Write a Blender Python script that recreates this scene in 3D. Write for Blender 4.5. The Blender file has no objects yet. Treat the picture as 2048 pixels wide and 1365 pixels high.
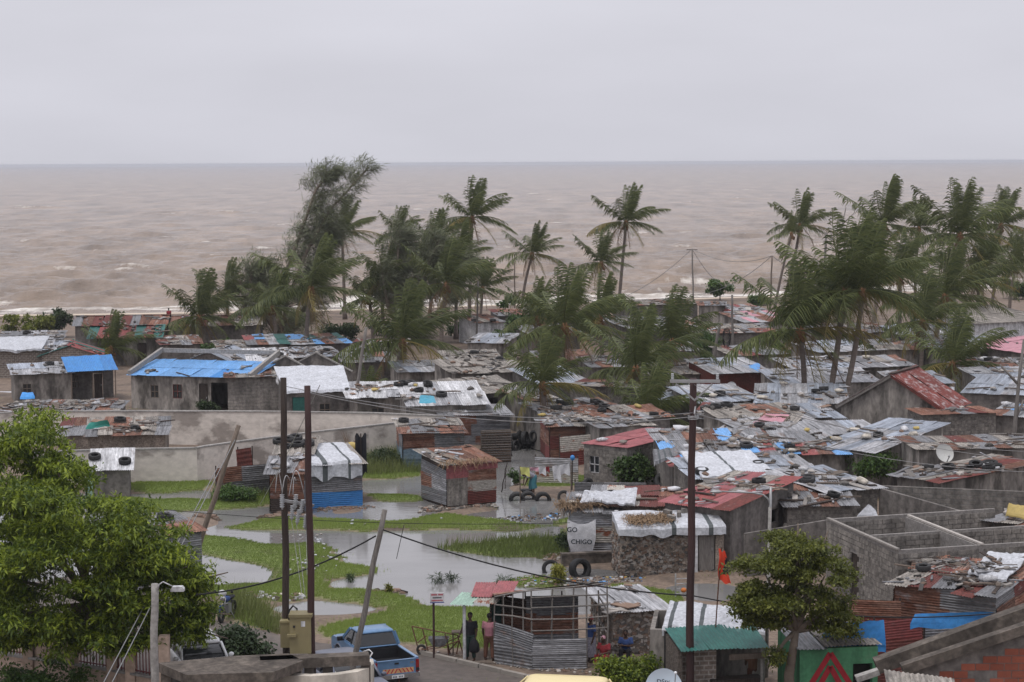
import bpy, bmesh, math, random
import numpy as np
from mathutils import Matrix, Vector, noise as mnoise
random.seed(11); np.random.seed(11)
R = math.radians
scene = bpy.context.scene
C = scene.collection

# ---------------------------------------------------------------- camera
CAM_H = 17.5
FPX = 3982.0                                   # focal length in photo pixels (70 mm on 36 mm, 2048 wide)
PITCH = math.atan((682.5 - 325.0) / FPX)
ROLL = R(-0.28)
cam_d = bpy.data.cameras.new('camera'); cam = bpy.data.objects.new('camera', cam_d); C.objects.link(cam)
cam_d.sensor_width = 36.0; cam_d.lens = 36.0 * FPX / 2048.0
cam_d.clip_start = 0.5; cam_d.clip_end = 60000
CM = Matrix.Translation((0, 0, CAM_H)) @ Matrix.Rotation(R(90) - PITCH, 4, 'X') @ Matrix.Rotation(ROLL, 4, 'Z')
cam.matrix_world = CM
scene.camera = cam

# ---------------------------------------------------------------- sky, sun, exposure
SUN_EL, SUN_AZ = R(70), R(-140)                # high, behind the camera on the left
w = bpy.data.worlds.new('World'); scene.world = w; w.use_nodes = True
nt = w.node_tree; N, L = nt.nodes, nt.links
for n in list(N): N.remove(n)
out = N.new('ShaderNodeOutputWorld'); bg = N.new('ShaderNodeBackground')
sky = N.new('ShaderNodeTexSky'); sky.sky_type = 'NISHITA'; sky.sun_disc = False
sky.sun_elevation = SUN_EL; sky.sun_rotation = SUN_AZ; sky.dust_density = 6; sky.air_density = 1.5
skm = N.new('ShaderNodeVectorMath'); skm.operation = 'SCALE'; skm.inputs[3].default_value = 0.06
L.new(sky.outputs[0], skm.inputs[0])
tc = N.new('ShaderNodeTexCoord'); sep = N.new('ShaderNodeSeparateXYZ'); L.new(tc.outputs['Generated'], sep.inputs[0])
ramp = N.new('ShaderNodeMapRange'); ramp.inputs[1].default_value = 0.0; ramp.inputs[2].default_value = 1.0
ramp.inputs[3].default_value = 1.0; ramp.inputs[4].default_value = 1.95; L.new(sep.outputs[2], ramp.inputs[0])
mp = N.new('ShaderNodeMapping'); mp.inputs['Scale'].default_value = (2.2, 2.2, 9.0); L.new(tc.outputs['Generated'], mp.inputs[0])
ns = N.new('ShaderNodeTexNoise'); ns.inputs['Scale'].default_value = 1.6; ns.inputs['Detail'].default_value = 4; L.new(mp.outputs[0], ns.inputs[0])
nr = N.new('ShaderNodeMapRange'); nr.inputs[1].default_value = 0.25; nr.inputs[2].default_value = 0.75
nr.inputs[3].default_value = 0.91; nr.inputs[4].default_value = 1.08; L.new(ns.outputs[0], nr.inputs[0])
mul = N.new('ShaderNodeMath'); mul.operation = 'MULTIPLY'; L.new(ramp.outputs[0], mul.inputs[0]); L.new(nr.outputs[0], mul.inputs[1])
oc = N.new('ShaderNodeVectorMath'); oc.operation = 'SCALE'; oc.inputs[0].default_value = (0.665, 0.665, 0.733)
L.new(mul.outputs[0], oc.inputs[3])
mx = N.new('ShaderNodeMix'); mx.data_type = 'VECTOR'; mx.inputs[0].default_value = 0.93
L.new(skm.outputs[0], mx.inputs[4]); L.new(oc.outputs[0], mx.inputs[5])
L.new(mx.outputs[1], bg.inputs[0]); bg.inputs[1].default_value = 1.0; L.new(bg.outputs[0], out.inputs[0])
sd = bpy.data.lights.new('sun', 'SUN'); sd.energy = 1.3; sd.angle = R(12); sd.color = (1.0, 0.96, 0.9)
so = bpy.data.objects.new('sun', sd); C.objects.link(so)
so.rotation_euler = (R(90) - SUN_EL, 0, R(180) - SUN_AZ + R(180))
sdir = Vector((math.sin(SUN_AZ) * math.cos(SUN_EL), math.cos(SUN_AZ) * math.cos(SUN_EL), math.sin(SUN_EL)))
so.rotation_euler = sdir.to_track_quat('Z', 'Y').to_euler()
scene.view_settings.view_transform = 'Standard'; scene.view_settings.look = 'None'
scene.view_settings.exposure = 0.0; scene.view_settings.gamma = 1.0
scene.render.engine = 'CYCLES'
scene.cycles.use_denoising = True
try: scene.cycles.denoiser = 'OPENIMAGEDENOISE'
except Exception: pass
scene.cycles.max_bounces = 6; scene.cycles.diffuse_bounces = 2; scene.cycles.glossy_bounces = 2
scene.cycles.transparent_max_bounces = 6; scene.cycles.volume_bounces = 0; scene.cycles.transmission_bounces = 3
scene.cycles.use_adaptive_sampling = True

# ---------------------------------------------------------------- geometry of the place from the photograph
CR = CM.to_3x3(); CI = CM.inverted()
def ray(px, py): return CR @ Vector(((px - 1024.0) / FPX, (682.5 - py) / FPX, -1.0))
def U(px, py, z=0.0):
    """ground (or level z) point seen at a photo pixel"""
    d = ray(px, py); t = (z - CAM_H) / d.z
    return Vector((d.x * t, d.y * t, z))
def AT(px, py, Y):
    d = ray(px, py); t = Y / d.y
    return Vector((d.x * t, Y, CAM_H + d.z * t))
def PX(p):
    q = CI @ Vector(p); return (1024 + FPX * q.x / -q.z, 682.5 - FPX * q.y / -q.z)
def PXn(x, y, z):
    m = np.array(CI); q0 = m[0,0]*x+m[0,1]*y+m[0,2]*z+m[0,3]; q1 = m[1,0]*x+m[1,1]*y+m[1,2]*z+m[1,3]; q2 = m[2,0]*x+m[2,1]*y+m[2,2]*z+m[2,3]
    return 1024 + FPX*q0/-q2, 682.5 - FPX*q1/-q2

# ---------------------------------------------------------------- object helpers (everything is authored in world coordinates)
WM = {}
def wm(o): return WM.get(o.name, Matrix.Identity(4))
def tag(o, label=None, cat=None, group=None, kind=None):
    if label:
        wd_ = label.split()
        while len(wd_) > 16:
            for q_ in ('old','short','long','far','filled','right','left','grey','dark','brown'):
                if q_ in wd_[:6]: wd_.remove(q_); break
            else: wd_ = wd_[:16]
        o['label'] = ' '.join(wd_)
    if cat: o['category'] = cat
    if group: o['group'] = group
    if kind: o['kind'] = kind
    return o
def thing(name, label, cat, loc=(0, 0, 0), rz=0.0, group=None):
    o = bpy.data.objects.new(name, None); C.objects.link(o); o.empty_display_size = 0.2
    m = Matrix.Translation(Vector(loc)) @ Matrix.Rotation(rz, 4, 'Z'); o.matrix_basis = m; WM[o.name] = m
    return tag(o, label, cat, group)
def put(name, me, M, parent=None, mat=None):
    o = bpy.data.objects.new(name, me); C.objects.link(o); WM[o.name] = M
    if parent is not None:
        o.parent = parent; o.matrix_basis = wm(parent).inverted() @ M
    else: o.matrix_basis = M
    if mat is not None:
        if len(me.materials) == 0: me.materials.append(None)
        o.material_slots[0].link = 'OBJECT'; o.material_slots[0].material = mat
    return o
class MB:
    def __init__(s): s.v = []; s.f = []; s.m = []
    def add(s, vs, fs, mi=0):
        b = len(s.v); s.v += [tuple(x) for x in vs]; s.f += [tuple(i + b for i in f) for f in fs]; s.m += [mi] * len(fs); return s
    def box(s, c, size, M=None, mi=0):
        x, y, z = [d / 2 for d in size]
        vs = [Vector((a, b, cc)) for a in (-x, x) for b in (-y, y) for cc in (-z, z)]
        if M is not None: vs = [M @ v for v in vs]
        c = Vector(c); vs = [v + c for v in vs]
        return s.add(vs, [(0,1,3,2),(4,6,7,5),(0,4,5,1),(2,3,7,6),(0,2,6,4),(1,5,7,3)], mi)
    def hexa(s, lo, hi, mi=0):
        return s.add(list(lo) + list(hi), [(3,2,1,0),(4,5,6,7),(0,1,5,4),(1,2,6,5),(2,3,7,6),(3,0,4,7)], mi)
    def bar(s, a, b, wd, ht=None, up=(0,0,1), mi=0):
        a, b = Vector(a), Vector(b); ht = ht or wd; d = (b - a).normalized(); u = Vector(up)
        if abs(d.dot(u)) > .95: u = Vector((0, 1, 0))
        r = d.cross(u).normalized() * wd / 2; t = r.cross(d).normalized() * ht / 2
        return s.hexa([a-r-t, a+r-t, a+r+t, a-r+t], [b-r-t, b+r-t, b+r+t, b-r+t], mi)
    def tube(s, pts, rad, n=6, caps=True, mi=0):
        pts = [Vector(p) for p in pts]; k = len(pts)
        if not hasattr(rad, '__len__'): rad = [rad] * k
        rings = []; pr = None
        for i, p in enumerate(pts):
            d = (pts[min(i+1, k-1)] - pts[max(i-1, 0)]).normalized()
            if pr is None: pr = d.orthogonal().normalized()
            pr = (pr - d * pr.dot(d)).normalized(); q = d.cross(pr)
            rings.append([p + (pr*math.cos(2*math.pi*j/n) + q*math.sin(2*math.pi*j/n)) * rad[i] for j in range(n)])
        vs = [v for r in rings for v in r]; fs = []
        for i in range(k-1):
            for j in range(n): fs.append((i*n+j, i*n+(j+1)%n, (i+1)*n+(j+1)%n, (i+1)*n+j))
        if caps: fs += [tuple(range(n))[::-1], tuple((k-1)*n+j for j in range(n))]
        return s.add(vs, fs, mi)
    def loft(s, rings, cap=True, mi=0):
        n = len(rings[0]); vs = [v for r in rings for v in r]; fs = []
        for i in range(len(rings)-1):
            for j in range(n): fs.append((i*n+j, i*n+(j+1)%n, (i+1)*n+(j+1)%n, (i+1)*n+j))
        if cap: fs += [tuple(range(n))[::-1], tuple((len(rings)-1)*n+j for j in range(n))]
        return s.add(vs, fs, mi)
    def ell(s, c, r, M=None, nu=10, nv=7, mi=0):
        c = Vector(c); rings = []
        for i in range(nv+1):
            t = math.pi * min(max(i / nv, .02), .98) - math.pi/2
            ring = [Vector((r[0]*math.cos(t)*math.cos(2*math.pi*j/nu), r[1]*math.cos(t)*math.sin(2*math.pi*j/nu), r[2]*math.sin(t))) for j in range(nu)]
            rings.append([(M @ v if M is not None else v) + c for v in ring])
        return s.loft(rings, True, mi)
    def grid(s, fn, nu, nv, mi=0, mfn=None):
        b = len(s.v)
        for j in range(nv+1):
            for i in range(nu+1): s.v.append(tuple(fn(i/nu, j/nv)))
        for j in range(nv):
            for i in range(nu):
                a = b + j*(nu+1) + i; s.f.append((a, a+1, a+nu+2, a+nu+1)); s.m.append(mfn(i, j) if mfn else mi)
        return s
    def mesh(s, name, mats, M=None, smooth=False):
        me = bpy.data.meshes.new(name); vs = s.v
        if M is not None:
            inv = M.inverted(); vs = [tuple(inv @ Vector(v)) for v in vs]
        me.from_pydata(vs, [], s.f)
        mats = mats if isinstance(mats, (list, tuple)) else [mats]
        for m in mats: me.materials.append(m)
        if len(mats) > 1: me.polygons.foreach_set('material_index', s.m)
        if smooth: me.polygons.foreach_set('use_smooth', [True] * len(s.f))
        me.update(); return me
    def build(s, name, mats, parent=None, smooth=False, origin=None):
        if parent is not None: M = wm(parent)
        else:
            if origin is None:
                a = np.array(s.v); origin = (a[:,0].mean(), a[:,1].mean(), a[:,2].min())
            M = Matrix.Translation(Vector(origin))
        me = s.mesh(name, mats, M, smooth)
        return put(name, me, M, parent)
def npmesh(name, verts, faces4, mats, smooth=False, col=None, mi=None):
    """big meshes from numpy arrays (quads or tris)"""
    me = bpy.data.meshes.new(name); nf, k = faces4.shape
    me.vertices.add(len(verts)); me.vertices.foreach_set('co', verts.astype(np.float32).ravel())
    me.loops.add(nf*k); me.loops.foreach_set('vertex_index', faces4.astype(np.int32).ravel())
    me.polygons.add(nf); me.polygons.foreach_set('loop_start', np.arange(0, nf*k, k, dtype=np.int32))
    if smooth: me.polygons.foreach_set('use_smooth', np.ones(nf, dtype=bool))
    for m in (mats if isinstance(mats, (list, tuple)) else [mats]): me.materials.append(m)
    if mi is not None: me.polygons.foreach_set('material_index', mi.astype(np.int32))
    me.update(calc_edges=True)
    if col is not None:
        for nm, arr in col.items():
            a = me.attributes.new(nm, 'FLOAT', 'POINT'); a.data.foreach_set('value', arr.astype(np.float32))
    me.validate(); return me

# ---------------------------------------------------------------- materials
MAT = {}
GR = dict(galv=.35, galv_pale=.35, tin_blue=.28, rust=.4, rust_red=.35, red=.3, pink_red=.28, red_flaked=.3, pink=.2, blue=.2, blue_pale=.25, blue_weathered=.35, green_sheet=.25, green_pale=.25, asbestos=.4, cream_rust=.35, tarp=.28, white=.3, block=.35, mortar=.3, block_tex=.35, brick_tex=.35, plaster=.32, plaster_dark=.35, plaster_wall=.14, mud=.5, mud_dark=.5, earth=.3, asphalt=.22, concrete=.3, concrete_dark=.4, cream_wall=.15, wood=.3, wood_grey=.35, wood_dark=.4, wall_green=.18, house_cream=.2, tarp_blue=.2, cloth_white=.15, truck_blue=.14, rubber=.3)
ST = dict(plaster=(1.7,1.7,.28), plaster_dark=(1.7,1.7,.28), block=(2.2,2.2,.4), block_tex=(1.7,1.7,.3), mud=(1.5,1.5,.5), galv=(7,.6,1), galv_pale=(6,.7,1), tin_blue=(6,.7,1), rust=(6,.8,1), asbestos=(7,.7,1), cream_wall=(1.4,1.4,.3), wall_green=(2,2,.3), concrete_dark=(1.5,1.5,.6), white=(5,.8,1))
def srgb(r, g, b): return tuple(((c/255)/12.92 if c/255 < .04045 else ((c/255+.055)/1.055)**2.4) for c in (r, g, b)) + (1,)
def mk(name, c1, c2=None, scale=3.0, rough=0.85, bump=0.0, bscale=None, metal=0.0, patch=None, thr=(0.5, 0.65), pscale=1.0, var=0.12,
       brick=None, stretch=(1,1,1), spec=0.3, trans=0.0, attr=None, detail=5, hue=0.0, grime=None, gsc=5.0, streak=None):
    if grime is None: grime = GR.get(name, 0.0)
    if streak is None: streak = ST.get(name)
    m = bpy.data.materials.new(name); m.use_nodes = True; nt = m.node_tree; N, L = nt.nodes, nt.links
    b = N['Principled BSDF']; tc = N.new('ShaderNodeTexCoord'); oi = N.new('ShaderNodeObjectInfo')
    off = N.new('ShaderNodeVectorMath'); off.operation = 'MULTIPLY_ADD'; cmb = N.new('ShaderNodeCombineXYZ')
    for i in range(3): L.new(oi.outputs['Random'], cmb.inputs[i])
    off.inputs[1].default_value = (37, 53, 71); L.new(cmb.outputs[0], off.inputs[0]); L.new(tc.outputs['Object'], off.inputs[2])
    mp = N.new('ShaderNodeMapping'); mp.inputs['Scale'].default_value = stretch; L.new(off.outputs[0], mp.inputs[0])
    vec = mp.outputs[0]
    def noise(sc, det=detail):
        n = N.new('ShaderNodeTexNoise'); n.inputs['Scale'].default_value = sc; n.inputs['Detail'].default_value = det; n.inputs['Roughness'].default_value = .6
        L.new(vec, n.inputs['Vector']); return n.outputs['Fac']
    def mr(s, a, c, lo=0.0, hi=1.0):
        n = N.new('ShaderNodeMapRange'); n.inputs[1].default_value = a; n.inputs[2].default_value = c; n.inputs[3].default_value = lo; n.inputs[4].default_value = hi
        L.new(s, n.inputs[0]); return n.outputs[0]
    def mix(f, a, c):
        n = N.new('ShaderNodeMix'); n.data_type = 'RGBA'
        if hasattr(f, 'is_linked'): L.new(f, n.inputs[0])
        else: n.inputs[0].default_value = f
        for s, i in ((a, 6), (c, 7)):
            if hasattr(s, 'is_linked'): L.new(s, n.inputs[i])
            else: n.inputs[i].default_value = s if len(s) == 4 else tuple(s) + (1,)
        return n.outputs[2]
    c2 = c2 or tuple(x * .7 for x in c1[:3])
    col = mix(mr(noise(scale), .3, .7), c1, c2)
    if attr:
        a = N.new('ShaderNodeAttribute'); a.attribute_name = attr[0]; col = mix(a.outputs['Fac'], col, attr[1])
    if patch: col = mix(mr(noise(pscale), *thr), col, patch)
    hgt = None
    if brick:
        bt = N.new('ShaderNodeTexBrick'); bw, bh, mort, msz = brick
        sx = N.new('ShaderNodeSeparateXYZ'); L.new(tc.outputs['Object'], sx.inputs[0])
        ad = N.new('ShaderNodeMath'); L.new(sx.outputs[0], ad.inputs[0]); L.new(sx.outputs[1], ad.inputs[1])
        cv = N.new('ShaderNodeCombineXYZ'); L.new(ad.outputs[0], cv.inputs[0]); L.new(sx.outputs[2], cv.inputs[1])
        L.new(cv.outputs[0], bt.inputs['Vector']); bt.inputs['Scale'].default_value = 1.0
        bt.inputs['Brick Width'].default_value = bw; bt.inputs['Row Height'].default_value = bh; bt.inputs['Mortar Size'].default_value = msz
        bt.inputs['Color1'].default_value = (1,1,1,1); bt.inputs['Color2'].default_value = (.72,.72,.72,1); bt.inputs['Mortar'].default_value = (0,0,0,1)
        mm = N.new('ShaderNodeMix'); mm.data_type = 'RGBA'; mm.blend_type = 'MULTIPLY'; mm.inputs[0].default_value = .6
        L.new(col, mm.inputs[6]); L.new(bt.outputs['Color'], mm.inputs[7]); col = mix(bt.outputs['Fac'], mm.outputs[2], mort); hgt = bt.outputs['Fac']
    if grime:
        g1 = mr(noise(scale*gsc, 3), .34, .66, 1-grime, 1+grime*.45); gm_ = N.new('ShaderNodeMath'); gm_.operation = 'MULTIPLY'; L.new(g1, gm_.inputs[0]); gm_.inputs[1].default_value = 1
        if streak:
            ms_ = N.new('ShaderNodeMapping'); ms_.inputs['Scale'].default_value = streak; L.new(off.outputs[0], ms_.inputs[0]); nsx = N.new('ShaderNodeTexNoise'); nsx.inputs['Scale'].default_value = 1.0; nsx.inputs['Detail'].default_value = 4; L.new(ms_.outputs[0], nsx.inputs['Vector']); L.new(mr(nsx.outputs['Fac'], .36, .62, .62, 1.12), gm_.inputs[1])
        vg = N.new('ShaderNodeMix'); vg.data_type = 'RGBA'; vg.blend_type = 'MULTIPLY'; vg.inputs[0].default_value = 1.0; L.new(col, vg.inputs[6]); cg = N.new('ShaderNodeCombineXYZ'); [L.new(gm_.outputs[0], cg.inputs[i]) for i in range(3)]; L.new(cg.outputs[0], vg.inputs[7]); col = vg.outputs[2]
    hs = N.new('ShaderNodeHueSaturation'); L.new(col, hs.inputs['Color'])
    hs_v = mr(oi.outputs['Random'], 0, 1, 1 - var, 1 + var); L.new(hs_v, hs.inputs['Value'])
    L.new(hs.outputs[0], b.inputs['Base Color'])
    b.inputs['Roughness'].default_value = rough; b.inputs['Metallic'].default_value = metal; b.inputs['Specular IOR Level'].default_value = spec
    if bump or hgt is not None:
        bp = N.new('ShaderNodeBump'); bp.inputs['Strength'].default_value = bump or .5; bp.inputs['Distance'].default_value = .03
        nh = noise(bscale or scale * 4)
        if hgt is not None:
            sb = N.new('ShaderNodeMath'); sb.operation = 'SUBTRACT'; L.new(nh, sb.inputs[0]); L.new(hgt, sb.inputs[1]); nh = sb.outputs[0]
        L.new(nh, bp.inputs['Height']); L.new(bp.outputs[0], b.inputs['Normal'])
    MAT[name] = m; return m
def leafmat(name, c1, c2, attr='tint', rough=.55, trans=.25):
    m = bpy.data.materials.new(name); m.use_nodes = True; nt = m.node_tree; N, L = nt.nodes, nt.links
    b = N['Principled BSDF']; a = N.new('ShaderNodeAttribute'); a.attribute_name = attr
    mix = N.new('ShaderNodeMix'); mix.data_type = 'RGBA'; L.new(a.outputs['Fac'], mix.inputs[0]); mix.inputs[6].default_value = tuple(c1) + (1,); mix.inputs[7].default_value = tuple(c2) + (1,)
    oi = N.new('ShaderNodeObjectInfo'); hs = N.new('ShaderNodeHueSaturation'); L.new(mix.outputs[2], hs.inputs['Color'])
    mr = N.new('ShaderNodeMapRange'); mr.inputs[3].default_value = .8; mr.inputs[4].default_value = 1.2; L.new(oi.outputs['Random'], mr.inputs[0]); L.new(mr.outputs[0], hs.inputs['Value'])
    L.new(hs.outputs[0], b.inputs['Base Color']); b.inputs['Roughness'].default_value = rough; b.inputs['Specular IOR Level'].default_value = .35
    t = N.new('ShaderNodeBsdfTranslucent'); L.new(hs.outputs[0], t.inputs[0]); ms = N.new('ShaderNodeMixShader'); ms.inputs[0].default_value = trans
    L.new(b.outputs[0], ms.inputs[1]); L.new(t.outputs[0], ms.inputs[2]); L.new(ms.outputs[0], N['Material Output'].inputs[0])
    MAT[name] = m; return m
RUST = (.16, .06, .035); RUSTP = (.26, .15, .11)
mk('galv', (.25,.25,.26), (.16,.16,.165), 2.2, .5, patch=(.22,.13,.09), thr=(.6,.72), pscale=1.6, var=.25, metal=.25)
mk('galv_pale', (.45,.45,.465), (.27,.27,.28), 1.6, .5, patch=(.22,.16,.13), thr=(.58,.74), pscale=1.5, var=.22, metal=.15)
mk('tin_blue', (.36,.395,.45), (.26,.285,.33), 1.5, .45, patch=(.22,.17,.14), thr=(.6,.76), pscale=1.3, var=.2, metal=.15)
mk('rust', RUST, RUSTP, 2.5, .85, patch=(.33,.32,.32), thr=(.58,.75), pscale=1.4, var=.35)
mk('rust_red', (.165,.04,.032), (.11,.038,.03), 2.2, .75, patch=(.36,.28,.26), thr=(.62,.75), pscale=1.8, var=.2)
mk('red', (.27,.065,.06), (.21,.06,.055), 2.0, .65, patch=(.4,.26,.24), thr=(.62,.8), pscale=2, var=.15)
mk('pink_red', (.33,.10,.105), (.27,.095,.10), 1.5, .6, patch=(.45,.3,.3), thr=(.66,.82), pscale=2, var=.12)
mk('red_flaked', (.21,.055,.045), (.16,.05,.042), 2.0, .7, patch=(.36,.30,.295), thr=(.50,.64), pscale=3.0, var=.1, stretch=(.5,2.2,2))
mk('pink', (.52,.27,.31), (.45,.22,.26), 1.5, .6, var=.1)
mk('blue', (.035,.19,.50), (.05,.23,.52), 1.5, .5, patch=(.2,.3,.42), thr=(.68,.8), pscale=2, var=.1)
mk('blue_pale', (.16,.36,.66), (.12,.30,.58), 1.5, .5, patch=(.4,.45,.5), thr=(.66,.8), pscale=2, var=.12)
mk('blue_weathered', (.12,.19,.24), (.17,.22,.25), 2.0, .7, patch=RUST, thr=(.6,.7), pscale=1.6, var=.15, stretch=(.5,1,2))
mk('green_sheet', (.018,.085,.075), (.025,.12,.10), 1.4, .5, patch=(.12,.2,.19), thr=(.62,.75), pscale=2, var=.15)
mk('green_pale', (.33,.47,.38), (.28,.40,.33), 1.6, .6, patch=(.35,.2,.15), thr=(.66,.76), pscale=2, var=.12)
mk('asbestos', (.33,.30,.265), (.23,.21,.19), 2.5, .9, patch=(.2,.18,.16), thr=(.56,.68), pscale=2.5, var=.15)
mk('cream_rust', (.46,.43,.38), (.38,.35,.31), 2.5, .75, patch=(.24,.08,.04), thr=(.55,.63), pscale=2.2, var=.15)
mk('tarp', (.55,.565,.60), (.42,.43,.455), 1.6, .5, bump=.5, bscale=5, patch=(.36,.35,.34), thr=(.6,.78), pscale=1.4, var=.06, spec=.4)
mk('tarp_stripe', (.05,.06,.065), (.09,.1,.1), 3, .6)
mk('tarp_blue', (.04,.21,.55), (.06,.28,.62), 1.2, .45, bump=.25, bscale=3, var=.08)
mk('tarp_cyan', (.05,.30,.42), None, 2, .5); mk('tarp_green', (.05,.32,.26), None, 2, .6)
mk('block', (.26,.238,.213), (.185,.168,.152), 1.4, .95, bump=.35, bscale=14, patch=(.13,.12,.11), thr=(.55,.72), pscale=.7, var=.16)
mk('mortar', (.27,.25,.232), (.19,.176,.165), 2.0, .95, bump=.3, bscale=20, var=.05)
mk('block_tex', (.26,.238,.213), (.185,.168,.152), .9, .95, bump=.5, bscale=12, brick=(.42,.21,(.17,.16,.15),.02), patch=(.12,.11,.10), thr=(.55,.75), pscale=.5, var=.12)
mk('brick_tex', (.25,.20,.165), (.18,.145,.12), 1.2, .95, bump=.5, bscale=12, brick=(.34,.15,(.33,.3,.27),.025), var=.12)
mk('plaster', (.325,.296,.266), (.225,.204,.183), .8, .92, bump=.3, bscale=9, patch=(.12,.108,.095), thr=(.5,.6), pscale=.8, var=.14, stretch=(1.3,1.3,.55))
mk('plaster_dark', (.20,.18,.165), (.14,.127,.117), .9, .92, bump=.25, bscale=9, patch=(.24,.22,.2), thr=(.6,.72), pscale=.6, var=.1)
mk('plaster_wall', (.66,.605,.545), (.56,.51,.46), .5, .9, bump=.15, bscale=8, patch=(.30,.265,.235), thr=(.54,.62), pscale=.30, var=.05, stretch=(1,1,1.6))
mk('mud', (.31,.26,.215), (.19,.155,.13), 3.5, .98, bump=1.0, bscale=9, patch=(.34,.29,.24), thr=(.55,.68), pscale=1.4, var=.15)
mk('mud_dark', (.15,.125,.105), (.09,.075,.065), 3.5, .98, bump=1.0, bscale=9, var=.15)
mk('earth', (.22,.165,.125), (.16,.12,.092), 1.0, .95, bump=.5, bscale=6, patch=(.11,.085,.068), thr=(.52,.66), pscale=.4, attr=('grass', (.16,.205,.055,1)), var=0)
mk('sand', (.56,.47,.37), (.48,.40,.31), .3, .95, bump=.2, bscale=2, var=0)
mk('asphalt', (.125,.105,.092), (.10,.085,.076), .6, .8, bump=.25, bscale=25, patch=(.17,.14,.115), thr=(.55,.7), pscale=.25, var=0)
mk('kerbstone', (.30,.27,.24), (.22,.2,.175), 2, .95, bump=.4, var=.15)
mk('rubber', (.022,.022,.023), (.035,.034,.033), 4, .75, var=.4)
mk('stone', (.13,.12,.11), (.08,.075,.07), 4, .95, bump=.4, var=.5)
mk('stone_pale', (.36,.33,.30), (.26,.24,.22), 4, .95, bump=.4, var=.3)
mk('stone_brown', (.22,.15,.11), (.15,.10,.075), 4, .95, bump=.4, var=.35)
mk('wood', (.19,.15,.12), (.12,.095,.075), 2, .9, bump=.4, stretch=(4,4,.5), var=.3)
mk('wood_grey', (.24,.22,.20), (.15,.135,.125), 2.5, .9, bump=.5, stretch=(5,5,.4), var=.2)
mk('wood_dark', (.075,.055,.045), (.045,.035,.03), 2, .9, bump=.5, stretch=(5,5,.4), var=.25)
mk('pole_red', (.055,.027,.025), (.038,.022,.021), 1.5, .75, bump=.4, stretch=(5,5,.3), var=.1)
mk('concrete', (.33,.315,.295), (.26,.245,.23), 1.5, .92, bump=.3, var=.1)
mk('concrete_dark', (.15,.125,.105), (.10,.085,.072), 1.2, .95, bump=.4, patch=(.2,.17,.14), thr=(.55,.7), pscale=.8, var=.1)
mk('white', (.60,.60,.61), (.48,.48,.49), 1.6, .6, patch=(.28,.25,.23), thr=(.6,.74), pscale=1.6, var=.12)
mk('white_clean', (.78,.79,.80), (.74,.75,.76), 2, .4, var=.04)
mk('cream_wall', (.60,.55,.47), (.54,.49,.42), .9, .85, bump=.1, patch=(.3,.27,.23), thr=(.56,.66), pscale=.5, var=.05)
mk('house_cream', (.50,.38,.30), (.44,.33,.26), 1.2, .85, patch=(.3,.22,.17), thr=(.6,.72), pscale=.8, var=.05)
mk('maroon', (.14,.03,.03), (.11,.028,.028), 3, .6, var=.1)
mk('olive', (.23,.195,.10), (.19,.16,.085), 2, .6, patch=(.14,.11,.06), thr=(.64,.75), pscale=2, var=.1)
mk('steel', (.38,.38,.38), (.28,.28,.28), 4, .45, metal=.6, var=.1)
mk('rusty_steel', (.17,.075,.045), (.11,.06,.045), 6, .8, var=.15)
mk('porcelain', (.45,.46,.47), (.36,.37,.38), 5, .35, var=.1)
mk('wire', (.22,.22,.22), None, 5, .6, var=0); mk('wire_black', (.015,.015,.015), None, 5, .6, var=0)
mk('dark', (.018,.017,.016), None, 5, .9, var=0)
mk('glass_dark', (.02,.022,.024), (.03,.032,.034), 2, .08, spec=.6, var=0)
mk('yellow', (.5,.38,.13), None, 3, .6, var=.15); mk('orange', (.62,.20,.05), None, 3, .6, var=.1)
mk('thatch', (.27,.18,.105), (.15,.10,.06), 8, .95, bump=1.0, bscale=25, var=.15)
mk('cloth_red', (.24,.025,.032), None, 4, .85); mk('cloth_white', (.62,.62,.64), None, 4, .85); mk('cloth_yellow', (.60,.60,.20), None, 4, .85)
mk('cloth_pink', (.55,.30,.36), None, 4, .85); mk('cloth_blue', (.035,.07,.2), None, 4, .85); mk('cloth_black', (.018,.018,.022), None, 4, .85); mk('cloth_brown', (.16,.075,.05), None, 4, .85)
mk('cloth_dkgreen', (.02,.04,.035), None, 4, .85); mk('cloth_rose', (.36,.16,.19), None, 4, .85); mk('cloth_tan', (.24,.13,.08), None, 4, .85)
mk('cloth_teal', (.06,.20,.24), None, 4, .85); mk('cloth_check', (.35,.33,.36), (.08,.08,.12), 22, .85); mk('cloth_orange', (.72,.07,.03), (.66,.06,.03), 3, .8)
mk('skin', (.075,.04,.027), None, 6, .6, var=.05); mk('hair', (.012,.01,.01), None, 6, .9, var=0)
mk('wall_green', (.07,.22,.11), (.06,.19,.095), 1.5, .8, patch=(.12,.2,.13), thr=(.6,.75), pscale=1.2, var=0)
mk('paint_red', (.34,.02,.03), None, 4, .7, var=0)
mk('redbrick', (.29,.085,.05), (.22,.07,.045), 3, .9, bump=.3, var=.2)
mk('plastic_yellow', (.75,.62,.32), (.72,.6,.3), 1, .35, var=0, spec=.5)
mk('car_white', (.7,.7,.7), None, 2, .25, var=0, spec=.5)
mk('truck_blue', (.13,.24,.40), (.11,.21,.36), 1.0, .28, var=0, spec=.6, metal=.25)
mk('truck_lower', (.13,.14,.18), (.11,.12,.155), 1.0, .35, var=0, spec=.5, metal=.3)
mk('black_plastic', (.02,.02,.022), None, 4, .5, var=0); mk('red_lens', (.28,.02,.02), None, 4, .2, var=0)
mk('reflect_orange', (.62,.38,.18), None, 4, .4, var=0); mk('chrome', (.55,.55,.56), None, 4, .22, metal=.85, var=0)
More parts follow.
